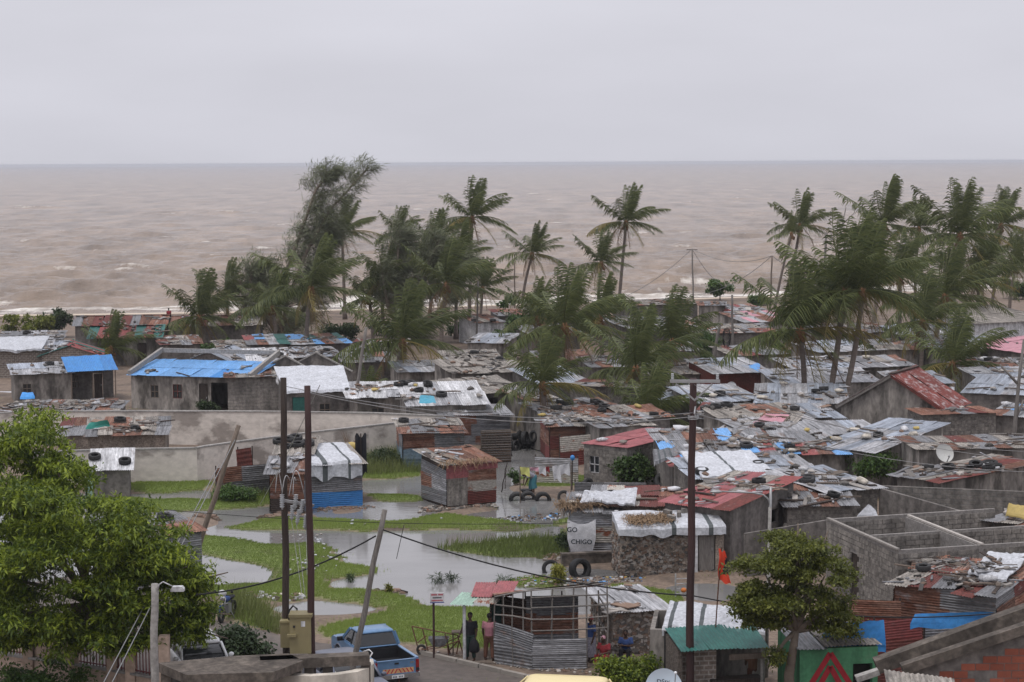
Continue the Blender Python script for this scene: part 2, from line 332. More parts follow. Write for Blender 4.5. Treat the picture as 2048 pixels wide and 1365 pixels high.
mk('mail_sign', (.68,.66,.66), None, 4, .5, var=0); mk('ink_red', (.45,.03,.06), None, 4, .6, var=0); mk('ink_dark', (.03,.04,.05), None, 4, .6, var=0); mk('ink_blue', (.03,.05,.25), None, 4, .6, var=0)
mk('dish', (.55,.63,.70), (.52,.60,.67), 1, .4, var=0); mk('dish_grey', (.52,.52,.5), (.42,.42,.4), 2, .6, var=.1)
mk('trunk', (.20,.16,.125), (.12,.095,.075), 2, .95, bump=.8, bscale=8, stretch=(1,1,2.5), var=.2)
mk('palm_trunk', (.20,.165,.14), (.13,.105,.09), 1.5, .95, bump=.8, bscale=5, stretch=(.6,.6,5), var=.2)
mk('palm_fibre', (.20,.10,.045), (.12,.065,.035), 4, .95, bump=.6, var=.25)
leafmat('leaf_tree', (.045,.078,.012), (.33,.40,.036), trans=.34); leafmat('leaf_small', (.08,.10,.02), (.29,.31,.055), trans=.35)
leafmat('leaf_bush', (.04,.085,.018), (.10,.15,.03)); leafmat('leaf_dark', (.03,.055,.02), (.06,.085,.03)); leafmat('leaf_yellow', (.16,.17,.03), (.30,.27,.05))
leafmat('casuarina', (.11,.125,.072), (.19,.205,.12), rough=.8, trans=.15)
leafmat('frond', (.055,.075,.025), (.17,.19,.06), trans=.25); leafmat('frond_yellow', (.15,.13,.035), (.26,.20,.06), trans=.2); leafmat('frond_brown', (.14,.085,.045), (.22,.14,.07), trans=.15)
leafmat('grass', (.15,.205,.045), (.25,.315,.08), trans=.35); leafmat('reed', (.10,.13,.035), (.16,.18,.06), trans=.2)

# lettering is turned into meshes while the scene is still small
TXT = {}
def make_txt(body, off=0.0):
    cu = bpy.data.curves.new('lettering', 'FONT'); cu.body = body; cu.size = 1.0; cu.extrude = .01; cu.offset = off; cu.align_x = 'CENTER'; cu.align_y = 'CENTER'; cu.resolution_u = 3
    o = bpy.data.objects.new('lettering_tmp', cu); C.objects.link(o); bpy.context.view_layer.update()
    me = bpy.data.meshes.new_from_object(o.evaluated_get(bpy.context.evaluated_depsgraph_get())); me.name = 'lettering'; me.materials.clear(); me.materials.append(None)
    bpy.data.objects.remove(o); bpy.data.curves.remove(cu); TXT[body] = me
for b_, o_ in (('GO',.02),('CHIGO',.02),('DStv',.01)): make_txt(b_, o_)

# ================================================================ THE SETTING: ground, flood water, road, beach, sea
def inpoly(px, py, poly):
    ins = np.zeros(px.shape, bool); n = len(poly)
    for i in range(n):
        x1, y1 = poly[i]; x2, y2 = poly[(i+1) % n]
        if y1 == y2: continue
        c = ((y1 > py) != (y2 > py)) & (px < (x2-x1)*(py-y1)/(y2-y1) + x1); ins ^= c
    return ins
GRASS = [
 [(415,1050),(480,1042),(560,1040),(570,1022),(620,1028),(720,1033),(790,1040),(850,1030),(900,1028),(1000,1040),(1060,1045),(1130,1035),(1130,1050),(1000,1060),(900,1060),(800,1054),(700,1055),(600,1054),(500,1057)],
 [(705,1055),(750,1053),(790,1060),(740,1066)],
 [(385,1070),(440,1070),(495,1080),(470,1087),(640,1084),(680,1095),(655,1106),(715,1110),(690,1120),(660,1122),(740,1136),(775,1142),(720,1152),(640,1160),(660,1172),(630,1187),(610,1200),(560,1202),(480,1197),(400,1200),(360,1165),(430,1162),(520,1158),(535,1148),(500,1132),(420,1118),(370,1110)],
 [(460,1203),(520,1206),(545,1222),(560,1245),(585,1262),(560,1266),(500,1249),(460,1242)],
 [(635,1188),(660,1180),(700,1172),(745,1172),(755,1190),(720,1201),(670,1199)],
 [(718,1202),(760,1190),(800,1188),(848,1200),(820,1210),(760,1212)],
 [(650,1256),(660,1240),(720,1222),(800,1212),(900,1209),(980,1212),(1010,1205),(1010,1300),(900,1300),(800,1292),(700,1288),(662,1272)],
 [(866,1101),(917,1089),(965,1082),(1000,1076),(1070,1072),(1140,1080),(1140,1105),(1090,1112),(1000,1114),(940,1110)],
 [(1075,1068),(1120,1058),(1140,1058),(1140,1074),(1090,1076)],
 [(985,1162),(1040,1150),(1110,1150),(1150,1160),(1120,1174),(1000,1172)],
 [(1215,1170),(1290,1176),(1370,1188),(1365,1220),(1240,1215)],
 [(715,994),(780,989),(845,995),(840,1006),(760,1006)],
 [(720,958),(730,930),(760,905),(800,898),(850,905),(850,955),(790,962)],
 [(900,935),(960,926),(990,933),(985,945),(920,952)],
 [(165,1003),(260,999),(420,996),(520,1000),(540,1012),(420,1017),(260,1022),(180,1022)],
 [(255,988),(258,978),(390,968),(430,968),(410,984)],
 [(415,1000),(440,975),(500,972),(560,995),(560,1008),(440,1008)],
 [(1040,975),(1050,950),(1100,945),(1180,955),(1180,972),(1110,978)],
 [(1050,955),(1100,950),(1160,960),(1150,972),(1060,968)],
]
LAND = [
 [(1130,990),(1135,1095),(1085,1112),(1100,1132),(1220,1122),(1240,1142),(1300,1152),(1460,1150),(1490,1185),(1500,1215),(2600,1215),(2600,800),(1190,800),(1195,905),(1150,930),(1180,985)],
 [(-900,978),(258,978),(390,968),(620,935),(720,902),(840,918),(960,903),(1000,880),(1060,882),(1100,905),(1200,905),(1200,700),(-900,700)],
 [(-900,1185),(380,1195),(430,1190),(610,1196),(590,1206),(480,1208),(465,1238),(555,1267),(640,1282),(700,1288),(990,1288),(1010,1290),(1200,1235),(1290,1208),(1400,1200),(2600,1190),(2600,1900),(2600,3000),(-2000,3000)],
 [(840,1014),(990,1010),(1000,1020),(925,1026),(840,1024)], [(540,1000),(560,1000),(600,1018),(722,1014),(725,1020),(600,1024)],
 [(1000,978),(1040,960),(1110,950),(1180,950),(1180,990),(1060,988)],
 [(430,935),(540,915),(600,920),(720,930),(722,1010),(600,1012),(545,1000),(440,985)],
 [(170,940),(262,940),(262,990),(170,992)], [(250,1040),(400,1030),(405,1110),(250,1110)],
 [(515,1037),(590,1030),(620,1034),(610,1040),(540,1042)], [(390,1034),(425,1033),(445,1040),(420,1044),(392,1040)],
 [(740,1186),(790,1180),(800,1186),(760,1190)], [(1190,1160),(1500,1150),(1500,1172),(1200,1172)], [(1100,1112),(1160,1108),(1220,1120),(1220,1135),(1100,1130)],
]
gx = np.arange(-78, 78.01, .3); gy = np.arange(40, 152.01, .3); GX, GY = np.meshgrid(gx, gy)
ppx, ppy = PXn(GX, GY, 0.05)
# a little irregularity at the shorelines
rs = np.random.RandomState(3)
def smooth_noise(shape, k, seed):
    r = np.random.RandomState(seed).rand(*shape)
    return blur(r, k)
def blur(a, k):
    for ax in (0, 1):
        for _ in range(2):
            p = np.pad(a, [(k+1, k) if i == ax else (0, 0) for i in (0, 1)], mode='edge'); c = np.cumsum(p, axis=ax)
            a = (np.take(c, range(2*k+1, c.shape[ax]), ax) - np.take(c, range(0, c.shape[ax]-2*k-1), ax)) / (2*k+1)
    return a
n1 = smooth_noise(GX.shape, 2, 1); n1 = (n1 - n1.mean()) / n1.std(); n2 = smooth_noise(GX.shape, 6, 2); n2 = (n2 - n2.mean()) / n2.std()
jx = ppx + n2 * 7 + np.roll(n1, 31, 0) * 4; jy = ppy + n1 * 2.6 + np.roll(n2, 50, 1) * 2.5
gm = np.zeros(GX.shape); lm = np.zeros(GX.shape)
for p in GRASS: gm = np.maximum(gm, inpoly(jx, jy, p))
for p in LAND: lm = np.maximum(lm, inpoly(jx, jy, p))
lm = np.maximum(lm, gm); lmb = blur(lm, 2); gmb = blur(gm, 1)
GH = -0.165 + 0.33 * lmb + (n1 * .02 + n2 * .03) * lmb
front = np.clip((ppy - 1215) / 25, 0, 1) * (gm < .5); GH = GH * (1 - front) + .15 * front
def ground_z(x, y):
    i = int(round((y - 40) / .3)); j = int(round((x + 78) / .3))
    if 0 <= i < GH.shape[0] and 0 <= j < GH.shape[1]: return float(GH[i, j])
    return .16
ny, nx = GX.shape; ids = np.arange(ny*nx).reshape(ny, nx)
F4 = np.stack([ids[:-1,:-1], ids[:-1,1:], ids[1:,1:], ids[1:,:-1]], -1).reshape(-1, 4)
V = np.stack([GX, GY, GH], -1).reshape(-1, 3)
gsoil = np.clip((gmb - .3 + .08*n1) * 1.8, 0, 1) * np.clip((GH + .02) * 20, 0, 1)
ground = put('ground', npmesh('ground', V, F4, MAT['earth'], True, {'grass': gsoil.ravel()}), Matrix.Identity(4)); tag(ground, 'brown muddy ground of the settlement', kind='structure')
# the rest of the land round the sheet, out to the beach
SHORE = [(-700, 238), (-65, 243), (-20, 250), (20, 266), (70, 285), (700, 300)]
def shore(x):
    for (x0, y0), (x1, y1) in zip(SHORE, SHORE[1:]):
        if x <= x1: return y0 + (y1-y0) * max(0, (x-x0)) / (x1-x0)
    return SHORE[-1][1]
bm_ = MB()
xs = [-700, -300, -120, -78, -60, -40, -20, 0, 20, 40, 60, 78, 120, 300, 700]
bm_.grid(lambda u, v: (xs[int(round(u*14))], 152 + v * (shore(xs[int(round(u*14))]) - 16 - 152), .16 - .01*(v>0)), 14, 8)
bm_.add([(-700,-60,.15),(700,-60,.15),(700,40,.15),(-700,40,.15)], [(0,1,2,3)]); bm_.add([(-700,40,.15),(-78,40,.15),(-78,152,.16),(-700,152,.16)], [(0,1,2,3)]); bm_.add([(78,40,.15),(700,40,.15),(700,152,.16),(78,152,.16)], [(0,1,2,3)])
tag(bm_.build('terrain', MAT['earth'], origin=(0,0,0)), 'brown earth between the far houses', kind='structure')
bb = MB(); xs2 = list(range(-700, 701, 25))
bb.grid(lambda u, v: (xs2[int(round(u*(len(xs2)-1)))], shore(xs2[int(round(u*(len(xs2)-1)))]) - 16.2 + 40*v, .15 - 1.0*max(0, v*40/16-.0) if v < .41 else -.87 - (v-.4)*4), len(xs2)-1, 20)
tag(bb.build('beach', MAT['sand'], smooth=True, origin=(0,240,0)), 'strip of pale wet beach sand', kind='structure')
# flood water
def watermat(name, base, rough, bscale, bstr, foam=None, dist=.05, spec=.5, stretch=(1,1,1)):
    m = bpy.data.materials.new(name); m.use_nodes = True; nt = m.node_tree; N, L = nt.nodes, nt.links; b = N['Principled BSDF']
    tc = N.new('ShaderNodeTexCoord'); mp = N.new('ShaderNodeMapping'); mp.inputs['Scale'].default_value = stretch; L.new(tc.outputs['Object'], mp.inputs[0])
    n = N.new('ShaderNodeTexNoise'); n.inputs['Scale'].default_value = bscale; n.inputs['Detail'].default_value = 11 if foam else 4; n.inputs['Roughness'].default_value = .68 if foam else .5; L.new(mp.outputs[0], n.inputs[0])
    bp = N.new('ShaderNodeBump'); bp.inputs['Strength'].default_value = bstr; bp.inputs['Distance'].default_value = dist; L.new(n.outputs[0], bp.inputs['Height']); L.new(bp.outputs[0], b.inputs['Normal'])
    n2 = N.new('ShaderNodeTexNoise'); n2.inputs['Scale'].default_value = .085 if foam else .12; n2.inputs['Detail'].default_value = 7 if foam else 4; n2.inputs['Roughness'].default_value = .74 if foam else .6
    mp2 = N.new('ShaderNodeMapping'); mp2.inputs['Scale'].default_value = (.8,.17,1) if foam else (.5,1,1); L.new(tc.outputs['Object'], mp2.inputs[0]); L.new(mp2.outputs[0], n2.inputs[0])
    mrn = N.new('ShaderNodeMapRange'); mrn.inputs[1].default_value = .36; mrn.inputs[2].default_value = .64; L.new(n2.outputs[0], mrn.inputs[0])
    mx = N.new('ShaderNodeMix'); mx.data_type = 'RGBA'; L.new(mrn.outputs[0], mx.inputs[0]); k1, k2 = (1.3,.62) if foam else (1.08,.68)  # sea: silt streaks, plus light and dark of far wavelets put into colour
    mx.inputs[6].default_value = tuple(c*k1 for c in base) + (1,); mx.inputs[7].default_value = tuple(c*k2 for c in base) + (1,)
    col = mx.outputs[2]
    if foam:
        a = N.new('ShaderNodeAttribute'); a.attribute_name = 'foam'; n3 = N.new('ShaderNodeTexNoise'); n3.inputs['Scale'].default_value = .55; n3.inputs['Detail'].default_value = 6; n3.inputs['Roughness'].default_value = .7
        mp3 = N.new('ShaderNodeMapping'); mp3.inputs['Scale'].default_value = (1, .35, 1); L.new(tc.outputs['Object'], mp3.inputs[0]); L.new(mp3.outputs[0], n3.inputs[0])
        ad = N.new('ShaderNodeMath'); ad.operation = 'ADD'; L.new(a.outputs['Fac'], ad.inputs[0]); L.new(n3.outputs[0], ad.inputs[1])
        mr = N.new('ShaderNodeMapRange'); mr.inputs[1].default_value = .95; mr.inputs[2].default_value = 1.25; L.new(ad.outputs[0], mr.inputs[0])
        m2 = N.new('ShaderNodeMix'); m2.data_type = 'RGBA'; L.new(mr.outputs[0], m2.inputs[0]); L.new(col, m2.inputs[6]); m2.inputs[7].default_value = tuple(foam) + (1,); col = m2.outputs[2]
        mr2 = N.new('ShaderNodeMapRange'); mr2.inputs[3].default_value = rough; mr2.inputs[4].default_value = .9; L.new(mr.outputs[0], mr2.inputs[0]); L.new(mr2.outputs[0], b.inputs['Roughness'])
    else: b.inputs['Roughness'].default_value = rough
    L.new(col, b.inputs['Base Color']); b.inputs['IOR'].default_value = 1.33; b.inputs['Specular IOR Level'].default_value = spec
    MAT[name] = m; return m
watermat('flood', (.20,.195,.19), .10, 1.1, .24, dist=.03, stretch=(.7,1.6,1))
fw = MB(); fw.add([(-77,66,0),(77,66,0),(77,151,0),(-77,151,0)], [(0,1,2,3)])
tag(fw.build('flood_water', MAT['flood'], origin=(0,100,0)), 'grey brown flood water standing between the shacks', kind='structure')
# sea, choppy, silt-brown
watermat('sea_water', (.252,.193,.146), .25, .05, 1.0, foam=(.74,.70,.64), dist=3.2, stretch=(.5,1,1))
NR, NC = 620, 620
r0 = np.arange(NR)/(NR-1)
yy = 1.0 / (1/236.0 + (1/14000.0 - 1/236.0) * r0)                # rows follow perspective, the sheet still reaches far to both sides
cc = np.linspace(-.40, .40, NC); SX = yy[:,None] * cc[None,:]; SY = np.repeat(yy[:,None], NC, 1)
rs = np.random.RandomState(5); Z = np.zeros_like(SX); dy = SY**2/(236.0*NR)
for k in range(60):
    lam = 3.2 * (1.062 ** k); th = R(84) + rs.randn() * .5; A = (lam/9)**.8 if lam < 9 else (9/lam)**.25; ph = rs.rand() * 6.28
    kx, ky = math.cos(th)*2*math.pi/lam, math.sin(th)*2*math.pi/lam; fade = np.clip((lam - 3*dy)/(3*dy), 0, 1)
    grp = .6 + .4*np.sin(SX*rs.randn()*.02 + SY*rs.randn()*.015 + rs.rand()*6.28)
    Z += A * fade * grp * (1 - 2*np.abs(np.sin((kx*SX + ky*SY + ph)/2)) ** .75)
shv = np.array([shore(x) for x in SX.ravel()]).reshape(SX.shape); off = SY - shv
near = np.clip((off + 2) / 30, 0.05, 1)
Z = Z / Z[60:160].std() * .40 * near
crest = np.clip((Z/.40 - 1.55) * .45, 0, .45) * np.clip(1.1 - (SY-250)/1500, .25, 1)
def nz(k, seed, sx, sy):
    r = np.random.RandomState(seed); v = np.zeros_like(SX)
    for i in range(k):
        a, b, c = r.randn()*sx, r.randn()*sy, r.rand()*6.28; v += np.sin(SX*a + SY*b + c)
    return v / k ** .5
foam = crest
rb = np.random.RandomState(21)
for k in range(330):                                   # breaking crests
    ys = 345 + 250*rb.rand()**1.25; cy = 18.3*FPX/(ys-322); cx = (rb.rand()-.5)*.56*cy; wx = rb.uniform(1.2,5.0)*(1+cy/900); wy = rb.uniform(.6,1.8)*(1+cy/300); st = rb.uniform(.28,.66)
    m0 = np.abs(SY[:,0]-cy) < 4*wy
    if not m0.any(): continue
    sx_, sy_ = SX[m0], SY[m0]; tl = .12*rb.randn(); g = np.exp(-((sx_-cx)/wx)**2 - ((sy_-cy-tl*(sx_-cx))/wy)**2)
    foam[m0] = np.maximum(foam[m0], g*st); Z[m0] += g*.5
for (o, wd, st) in ((1.5,2.4,.72),(7,3.6,.62),(14,3.6,.72),(24,4.2,.72),(36,4.0,.6),(50,3.6,.5),(66,4.4,.55),(84,5.5,.62),(120,6.0,.5)):
    m = np.exp(-((off - o - 2.6*nz(6, int(o*7), .05, .01)) / wd) ** 2); gate = np.clip(.9*nz(6, int(o*3)+1, .035, .004) + (1.15 if o < 25 else -.45), 0, 1)
    foam = np.maximum(foam, m * gate * st); Z += m * gate * .35 * (o > 5)
surf = np.clip(1 - np.abs(off-16)/26, 0, 1)*(.64+.26*nz(8, 77, .16, .22)); foam = np.maximum(foam, surf*np.clip(1.2-(SX+75)/90*.5, .4, 1.2))
Z = Z - .78 - np.clip(-off, 0, 8) * .05
ids = np.arange(NR*NC).reshape(NR, NC); F4 = np.stack([ids[:-1,:-1], ids[:-1,1:], ids[1:,1:], ids[1:,:-1]], -1).reshape(-1, 4)
sea = put('sea', npmesh('sea', np.stack([SX, SY, Z], -1).reshape(-1, 3), F4, MAT['sea_water'], True, {'foam': foam.ravel()}), Matrix.Identity(4))
tag(sea, 'rough silty brown sea with breaking waves', kind='structure')
# road with kerb
RZ = .19
road_far = [(150,1150),(330,1195),(400,1226),(440,1243),(500,1256),(560,1271),(640,1286),(740,1297),(838,1309),(912,1326),(1000,1347),(1100,1370),(1250,1402),(1500,1450),(1900,1520)]
rf = [U(a, b, RZ) for a, b in road_far]
rn = []
for i, p in enumerate(rf):
    d = (rf[min(i+1, len(rf)-1)] - rf[max(i-1, 0)]); d.z = 0; d.normalize(); n_ = Vector((d.y, -d.x, 0)); rn.append(p + n_ * 7.2)
mb = MB(); 
for i in range(len(rf)-1): mb.add([rf[i], rf[i+1], rn[i+1], rn[i]], [(3,2,1,0)])
tag(mb.build('road', MAT['asphalt'], origin=(0,70,RZ)), 'worn brown grey asphalt road', kind='structure')
kerb = MB(); ks = rf[8:14]
kb = bpy.data.objects.new('kerb', None); C.objects.link(kb); WM[kb.name] = Matrix.Identity(4); tag(kb, 'low concrete kerb along the far edge of the road', kind='structure')
for a, b in zip(ks, ks[1:]):
    ln = (b-a).length; k = max(1, int(ln/.95)); d = (b-a).normalized(); nrm = Vector((-d.y, d.x, 0))
    for i in range(k):
        p, q = a + d*(ln*i/k + .02), a + d*(ln*(i+1)/k - .02); jig = random.uniform(-.03,.03)
        if i % 6 == 4: continue
        MB().bar(p + nrm*(.09+jig) + Vector((0,0,.02)), q + nrm*(.09+jig) + Vector((0,0,.02)), .17, .22).build('kerb_stone', MAT['kerbstone'], kb)
# grass blades on the islands: nobody could count them
def blades(name, n, hmin, hmax, wd, mat, maskfn, label, lean=.35):
    r = np.random.RandomState(len(name)+n); ok = np.argwhere(maskfn); pick = ok[r.randint(0, len(ok), n)]
    x = gx[pick[:,1]] + (r.rand(n)-.5)*.3; y = gy[pick[:,0]] + (r.rand(n)-.5)*.3; z = np.maximum(GH[pick[:,0], pick[:,1]] - .01, -.05)
    cl = n2[pick[:,0], pick[:,1]]; h = (hmin + (hmax-hmin)*r.rand(n)**1.5) * (1 + .25*np.clip(cl,-1,2)); a = r.rand(n)*6.28; la = r.rand(n)*6.28; ln = h*lean*r.rand(n)
    dx, dy = np.cos(a)*wd, np.sin(a)*wd
    v = np.stack([np.stack([x-dx,y-dy,z],-1), np.stack([x+dx,y+dy,z],-1), np.stack([x+np.cos(la)*ln+.15*h, y+np.sin(la)*ln, z+h],-1)], 1).reshape(-1,3)
    f = np.arange(3*n).reshape(n,3); tint = np.repeat(np.clip(r.rand(n)*.6 + .25*cl + .2, 0, 1), 3)
    o = put(name, npmesh(name, v, f, mat, False, {'tint': tint}), Matrix.Identity(4)); tag(o, label, 'grass', kind='stuff'); return o
    
gmask = (gmb + .10*n1 > .5) & (GH > -.02)
blades('grass', 300000, .03, .11, .013, MAT['grass'], gmask, 'short bright green grass on the islands in the flood water')
rmask = inpoly(jx, jy, GRASS[7]) | inpoly(jx, jy, [(716,955),(730,920),(800,900),(850,905),(850,950)]) | inpoly(jx, jy, GRASS[3]) | inpoly(jx, jy, [(415,1000),(440,975),(500,972),(560,995),(440,1008)])
blades('tall_grass', 9000, .2, .75, .018, MAT['reed'], rmask & (GH > -.05), 'taller weedy grass along the banks and by the road', .5)

blades('drowned_grass', 30000, .04, .13, .012, MAT['grass'], (gmb + .12*n1 > .12) & (gmb < .5) & (GH > -.15) & (n2 > -.4), 'sparse grass tips standing out of the shallow flood water', .8)

# ================================================================ VEGETATION
WIND = Vector((.82, .45, .12)).normalized()
def frond_mesh(az, el, length, droop, wind, seed, nst=30, fold=.0):
    r = random.Random(seed); d = Vector((math.cos(az)*math.cos(el), math.sin(az)*math.cos(el), math.sin(el)))
    n = 12; pts = [Vector((0,0,0))]; dirs = [d.copy()]
    for i in range(n):
        t = (i+1)/n
        d = (d + Vector((0,0,-1))*droop*(.35+t)*.55/n*4 + WIND*wind*(.3+t)*.5/n*4).normalized(); pts.append(pts[-1] + d*length/n); dirs.append(d.copy())
    mb = MB(); mb.tube(pts, [.04*(1-.8*i/n)+.008 for i in range(n+1)], 3, False)
    v, f = list(mb.v), list(mb.f); nb = len(v); tint = [.55]*nb
    for i in range(nst):
        t = .10 + .90*(i+.5)/nst; k = t*n; j = min(int(k), n-1); p = pts[j].lerp(pts[j+1], k-j); dd = dirs[j].lerp(dirs[j+1], k-j).normalized()
        side = dd.cross(Vector((0,0,1)));  side = side.normalized() if side.length > .05 else Vector((1,0,0))
        L_ = length*.235*(math.sin(math.pi*min(1,(t*.86+.12)))**.55)*r.uniform(.75,1.1)
        for s in (-1,1):
            if r.random() < .14: continue
            ld = (side*s*(.8-fold) + dd*(.62+fold) + Vector((0,0,-.45)) + WIND*.5 + Vector((r.uniform(-.24,.24),r.uniform(-.24,.24),r.uniform(-.35,.2)))).normalized()
            w_ = (dd*.6 + side*s*.2).normalized()*.050*length/4.5; b = len(v); mid = p + ld*L_*.5; tip = p + ld*L_ + Vector((0,0,-.30*L_)) + WIND*.1*L_; g = r.uniform(.0,.75)
            v += [tuple(p - w_*.5), tuple(p + w_*.5), tuple(mid + w_*.8), tuple(mid - w_*.8), tuple(tip)]; tint += [g]*5
            f += [(b,b+1,b+2,b+3),(b+3,b+2,b+4)]
    me = bpy.data.meshes.new('frond'); me.from_pydata(v, [], f); me.materials.append(None)
    a = me.attributes.new('tint','FLOAT','POINT'); a.data.foreach_set('value', tint); me.update(); return me
FR = {}
def frond(kind, az):
    k = (kind, int(round(az/(math.pi/9))) % 18)
    if k not in FR:
        a = k[1]*math.pi/9; i = k[1]
        if kind == 'up': FR[k] = frond_mesh(a, R(80), 4.2, .10, .24, i, 50, .12)
        elif kind == 'mid': FR[k] = frond_mesh(a, R(42), 4.5, .36, .34, i+50, 50)
        elif kind == 'out': FR[k] = frond_mesh(a, R(6), 4.4, .50, .28, i+100, 48)
        elif kind == 'low': FR[k] = frond_mesh(a, R(-30), 3.4, .95, .2, i+150, 34)
        else: FR[k] = frond_mesh(a, R(-72), 2.6, 1.2, .08, i+200, 22)
    return FR[k]
def palm(label, crown, base, size=1.0, nf=(9,6,5,3), dry=1, group='coconut palms bent by the wind', name='palm_tree', trunk=True):
    B = U(*base, 0.1); T = AT(crown[0], crown[1], B.y + .3); h = T.z - B.z
    rng = random.Random(int(crown[0]*7+crown[1])); t = thing(name, label, 'palm', B, 0, group)
    if trunk:
        pts = []; r = []; n = 12; sw = rng.uniform(-.5,.5)
        for i in range(n+1):
            u = i/n; p = B.lerp(T, u) + Vector((math.sin(u*math.pi)*sw*.6, 0, 0)); pts.append(p); r.append((.19 + .12*max(0,1-u*7) - .05*u + (.015 if i%2 else 0))*max(.75,size**.5))
        MB().tube(pts, r, 8).build('trunk', MAT['palm_trunk'], t, True)
    mb = MB(); mb.ell(T + Vector((0,0,.05)), (.3*size,.3*size,.5*size), nu=8, nv=6)
    for i in range(6):
        a = rng.uniform(0,6.28); mb.ell(T + Vector((math.cos(a)*.3, math.sin(a)*.3, -.25-rng.random()*.2))*1.0, (.13,.13,.15), nu=6, nv=4)
    mb.build('crown_heart', MAT['palm_fibre'], t, True)
    for kind, n in zip(('up','mid','out','low','dead'), tuple(nf) + ((2,) if size >= .7 else (0,))):
        a0 = rng.uniform(0,6.28)
        for i in range(n):
            az = a0 + 2*math.pi*i/max(n,1) + rng.uniform(-.3,.3)
            if kind == 'up': az = R(55) + rng.uniform(-2.2,2.2)
            M = Matrix.Translation(T + Vector((0,0,.25*size))) @ Matrix.Rotation(rng.uniform(-.16,.16),4,'Z') @ Matrix.Rotation(rng.uniform(-.16,.16),4,'Y') @ Matrix.Diagonal((*[size*(rng.uniform(.86,1.1) if kind == 'up' else rng.uniform(.9,1.25))]*3,1))
            mat = MAT['frond']
            if kind == 'low': mat = MAT['frond_brown'] if (i < dry) else MAT['frond_yellow']
            if kind == 'dead': mat = MAT['frond_brown']
            if kind == 'out' and i < 1: mat = MAT['frond_yellow']
            put('frond', frond(kind, az), M, t, mat)
    return t
PALMS = [
 ('palm leaning clear of the tall feathery tree at its right edge', (684,470), (690,640), .95),
 ('tallest lone palm against the sea with a flag-like upright crown', (944,440), (938,652), 1.02),
 ('slim palm right of the tallest lone palm, against the surf', (1064,512), (1043,640), .85),
 ('palm with swept crown alone in the middle right of the sea', (1252,450), (1234,650), .98),
 ('smaller palm just left of the lone swept palm in the middle right', (1203,530), (1203,660), .8),
 ('palm with two-tone ragged crown left of the dense right-hand palms', (1600,455), (1555,640), .92),
 ('tall palm at the left of the dense right-hand clump', (1768,455), (1745,660), 1.15),
 ('short-crowned palm behind the two tallest right-hand palms', (1838,460), (1832,650), .8),
 ('tallest palm of the right-hand clump', (1920,478), (1895,690), 1.3),
 ('palm at the right edge of the picture against the sea', (2002,455), (1980,640), 1.0),
 ('palm half hidden behind the second feathery tree', (868,490), (860,655), .95),
 ('small top of a palm above the second feathery tree', (796,468), (800,645), .7),
 ('broad palm in front of the tall feathery tree', (622,585), (618,735), 1.15),
 ('palm with reddish trunk between the feathery trees and the green bush', (893,575), (884,705), 1.05),
 ('bushy low palm left of the leaning light pole', (805,690), (795,790), 1.1),
 ('left palm of the pair at the beach end of the village', (398,640), (395,705), 1.05),
 ('right palm of the pair at the beach end of the village', (452,600), (448,690), .9),
 ('low palm behind the blue-roofed house', (222,700), (222,735), .75),
 ('wide arching palm in the middle of the village with yellow-green fronds', (1130,660), (1118,790), 1.1),
 ('small palm in front of the stacked tyres', (1085,775), (1078,895), .8),
 ('drooping palm right of the wide arching palm', (1272,745), (1290,850), 1.0),
 ('palm with one tall upright dark frond bundle beside the weedy green', (1345,690), (1338,800), .95),
 ('low palm behind the pink-roofed block house', (1290,835), (1290,880), .85),
 ('ragged palm left of the twin-trunk palms', (1600,670), (1604,848), 1.15),
 ('left one of the twin-trunk palms beside the red gable house', (1690,592), (1652,846), 1.25),
 ('right one of the twin-trunk palms beside the red gable house', (1725,590), (1676,848), 1.1),
 ('dark palm below the tallest right-hand palm', (1890,600), (1868,745), 1.15),
 ('low bushy palm behind the red gable roof', (1905,735), (1895,800), 1.0),
 ('dark low palm under the tallest lone palm', (965,580), (960,640), .8),
 ('palm behind the wide arching palm', (1200,640), (1206,720), .95),
 ('dark thin palm between the broad palm and the low bushy palm', (738,600), (745,690), .8),
 ('small palm behind the back compound wall', (730,800), (728,828), .55),
 ('second palm trunk leaning beside the two-tone ragged palm', (1583,470), (1545,645), .6),
 ('thin palm behind the dense right-hand clump', (1970,520), (1962,650), .75),
 ('palm between the second feathery tree and the reddish palm trunk', (842,545), (838,680), .95),
 ('palm in front of the second feathery tree', (768,560), (772,690), .9),
 ('palm crowding the right side of the reddish palm trunk', (918,520), (912,680), .85),
 ('low palm left of the broad palm', (545,620), (548,715), .85),
 ('palm filling the gap under the tall right-hand palm', (1800,560), (1795,700), 1.05),
 ('low palm between the twin trunks and the red gable', (1845,650), (1840,760), .95),
 ('palm right of the tallest right-hand palm', (1955,570), (1945,690), 1.0),
 ('low palm beside the leafless grey tree', (1650,620), (1640,720), .9),
 ('palm at the far right edge below the skyline palm', (2030,540), (2020,660), .95),
 ('low palm left of the wide arching palm', (1075,640), (1072,740), .8),
]
for i, (lb, cr, ba, sz) in enumerate(PALMS):
    nf = (12,9,9,5) if sz >= 1 else (10,8,8,4)
    if sz < .65: nf = (5,4,3,1)
    palm(lb, cr, ba, sz, nf, dry=2 if i % 3 == 0 else 1)
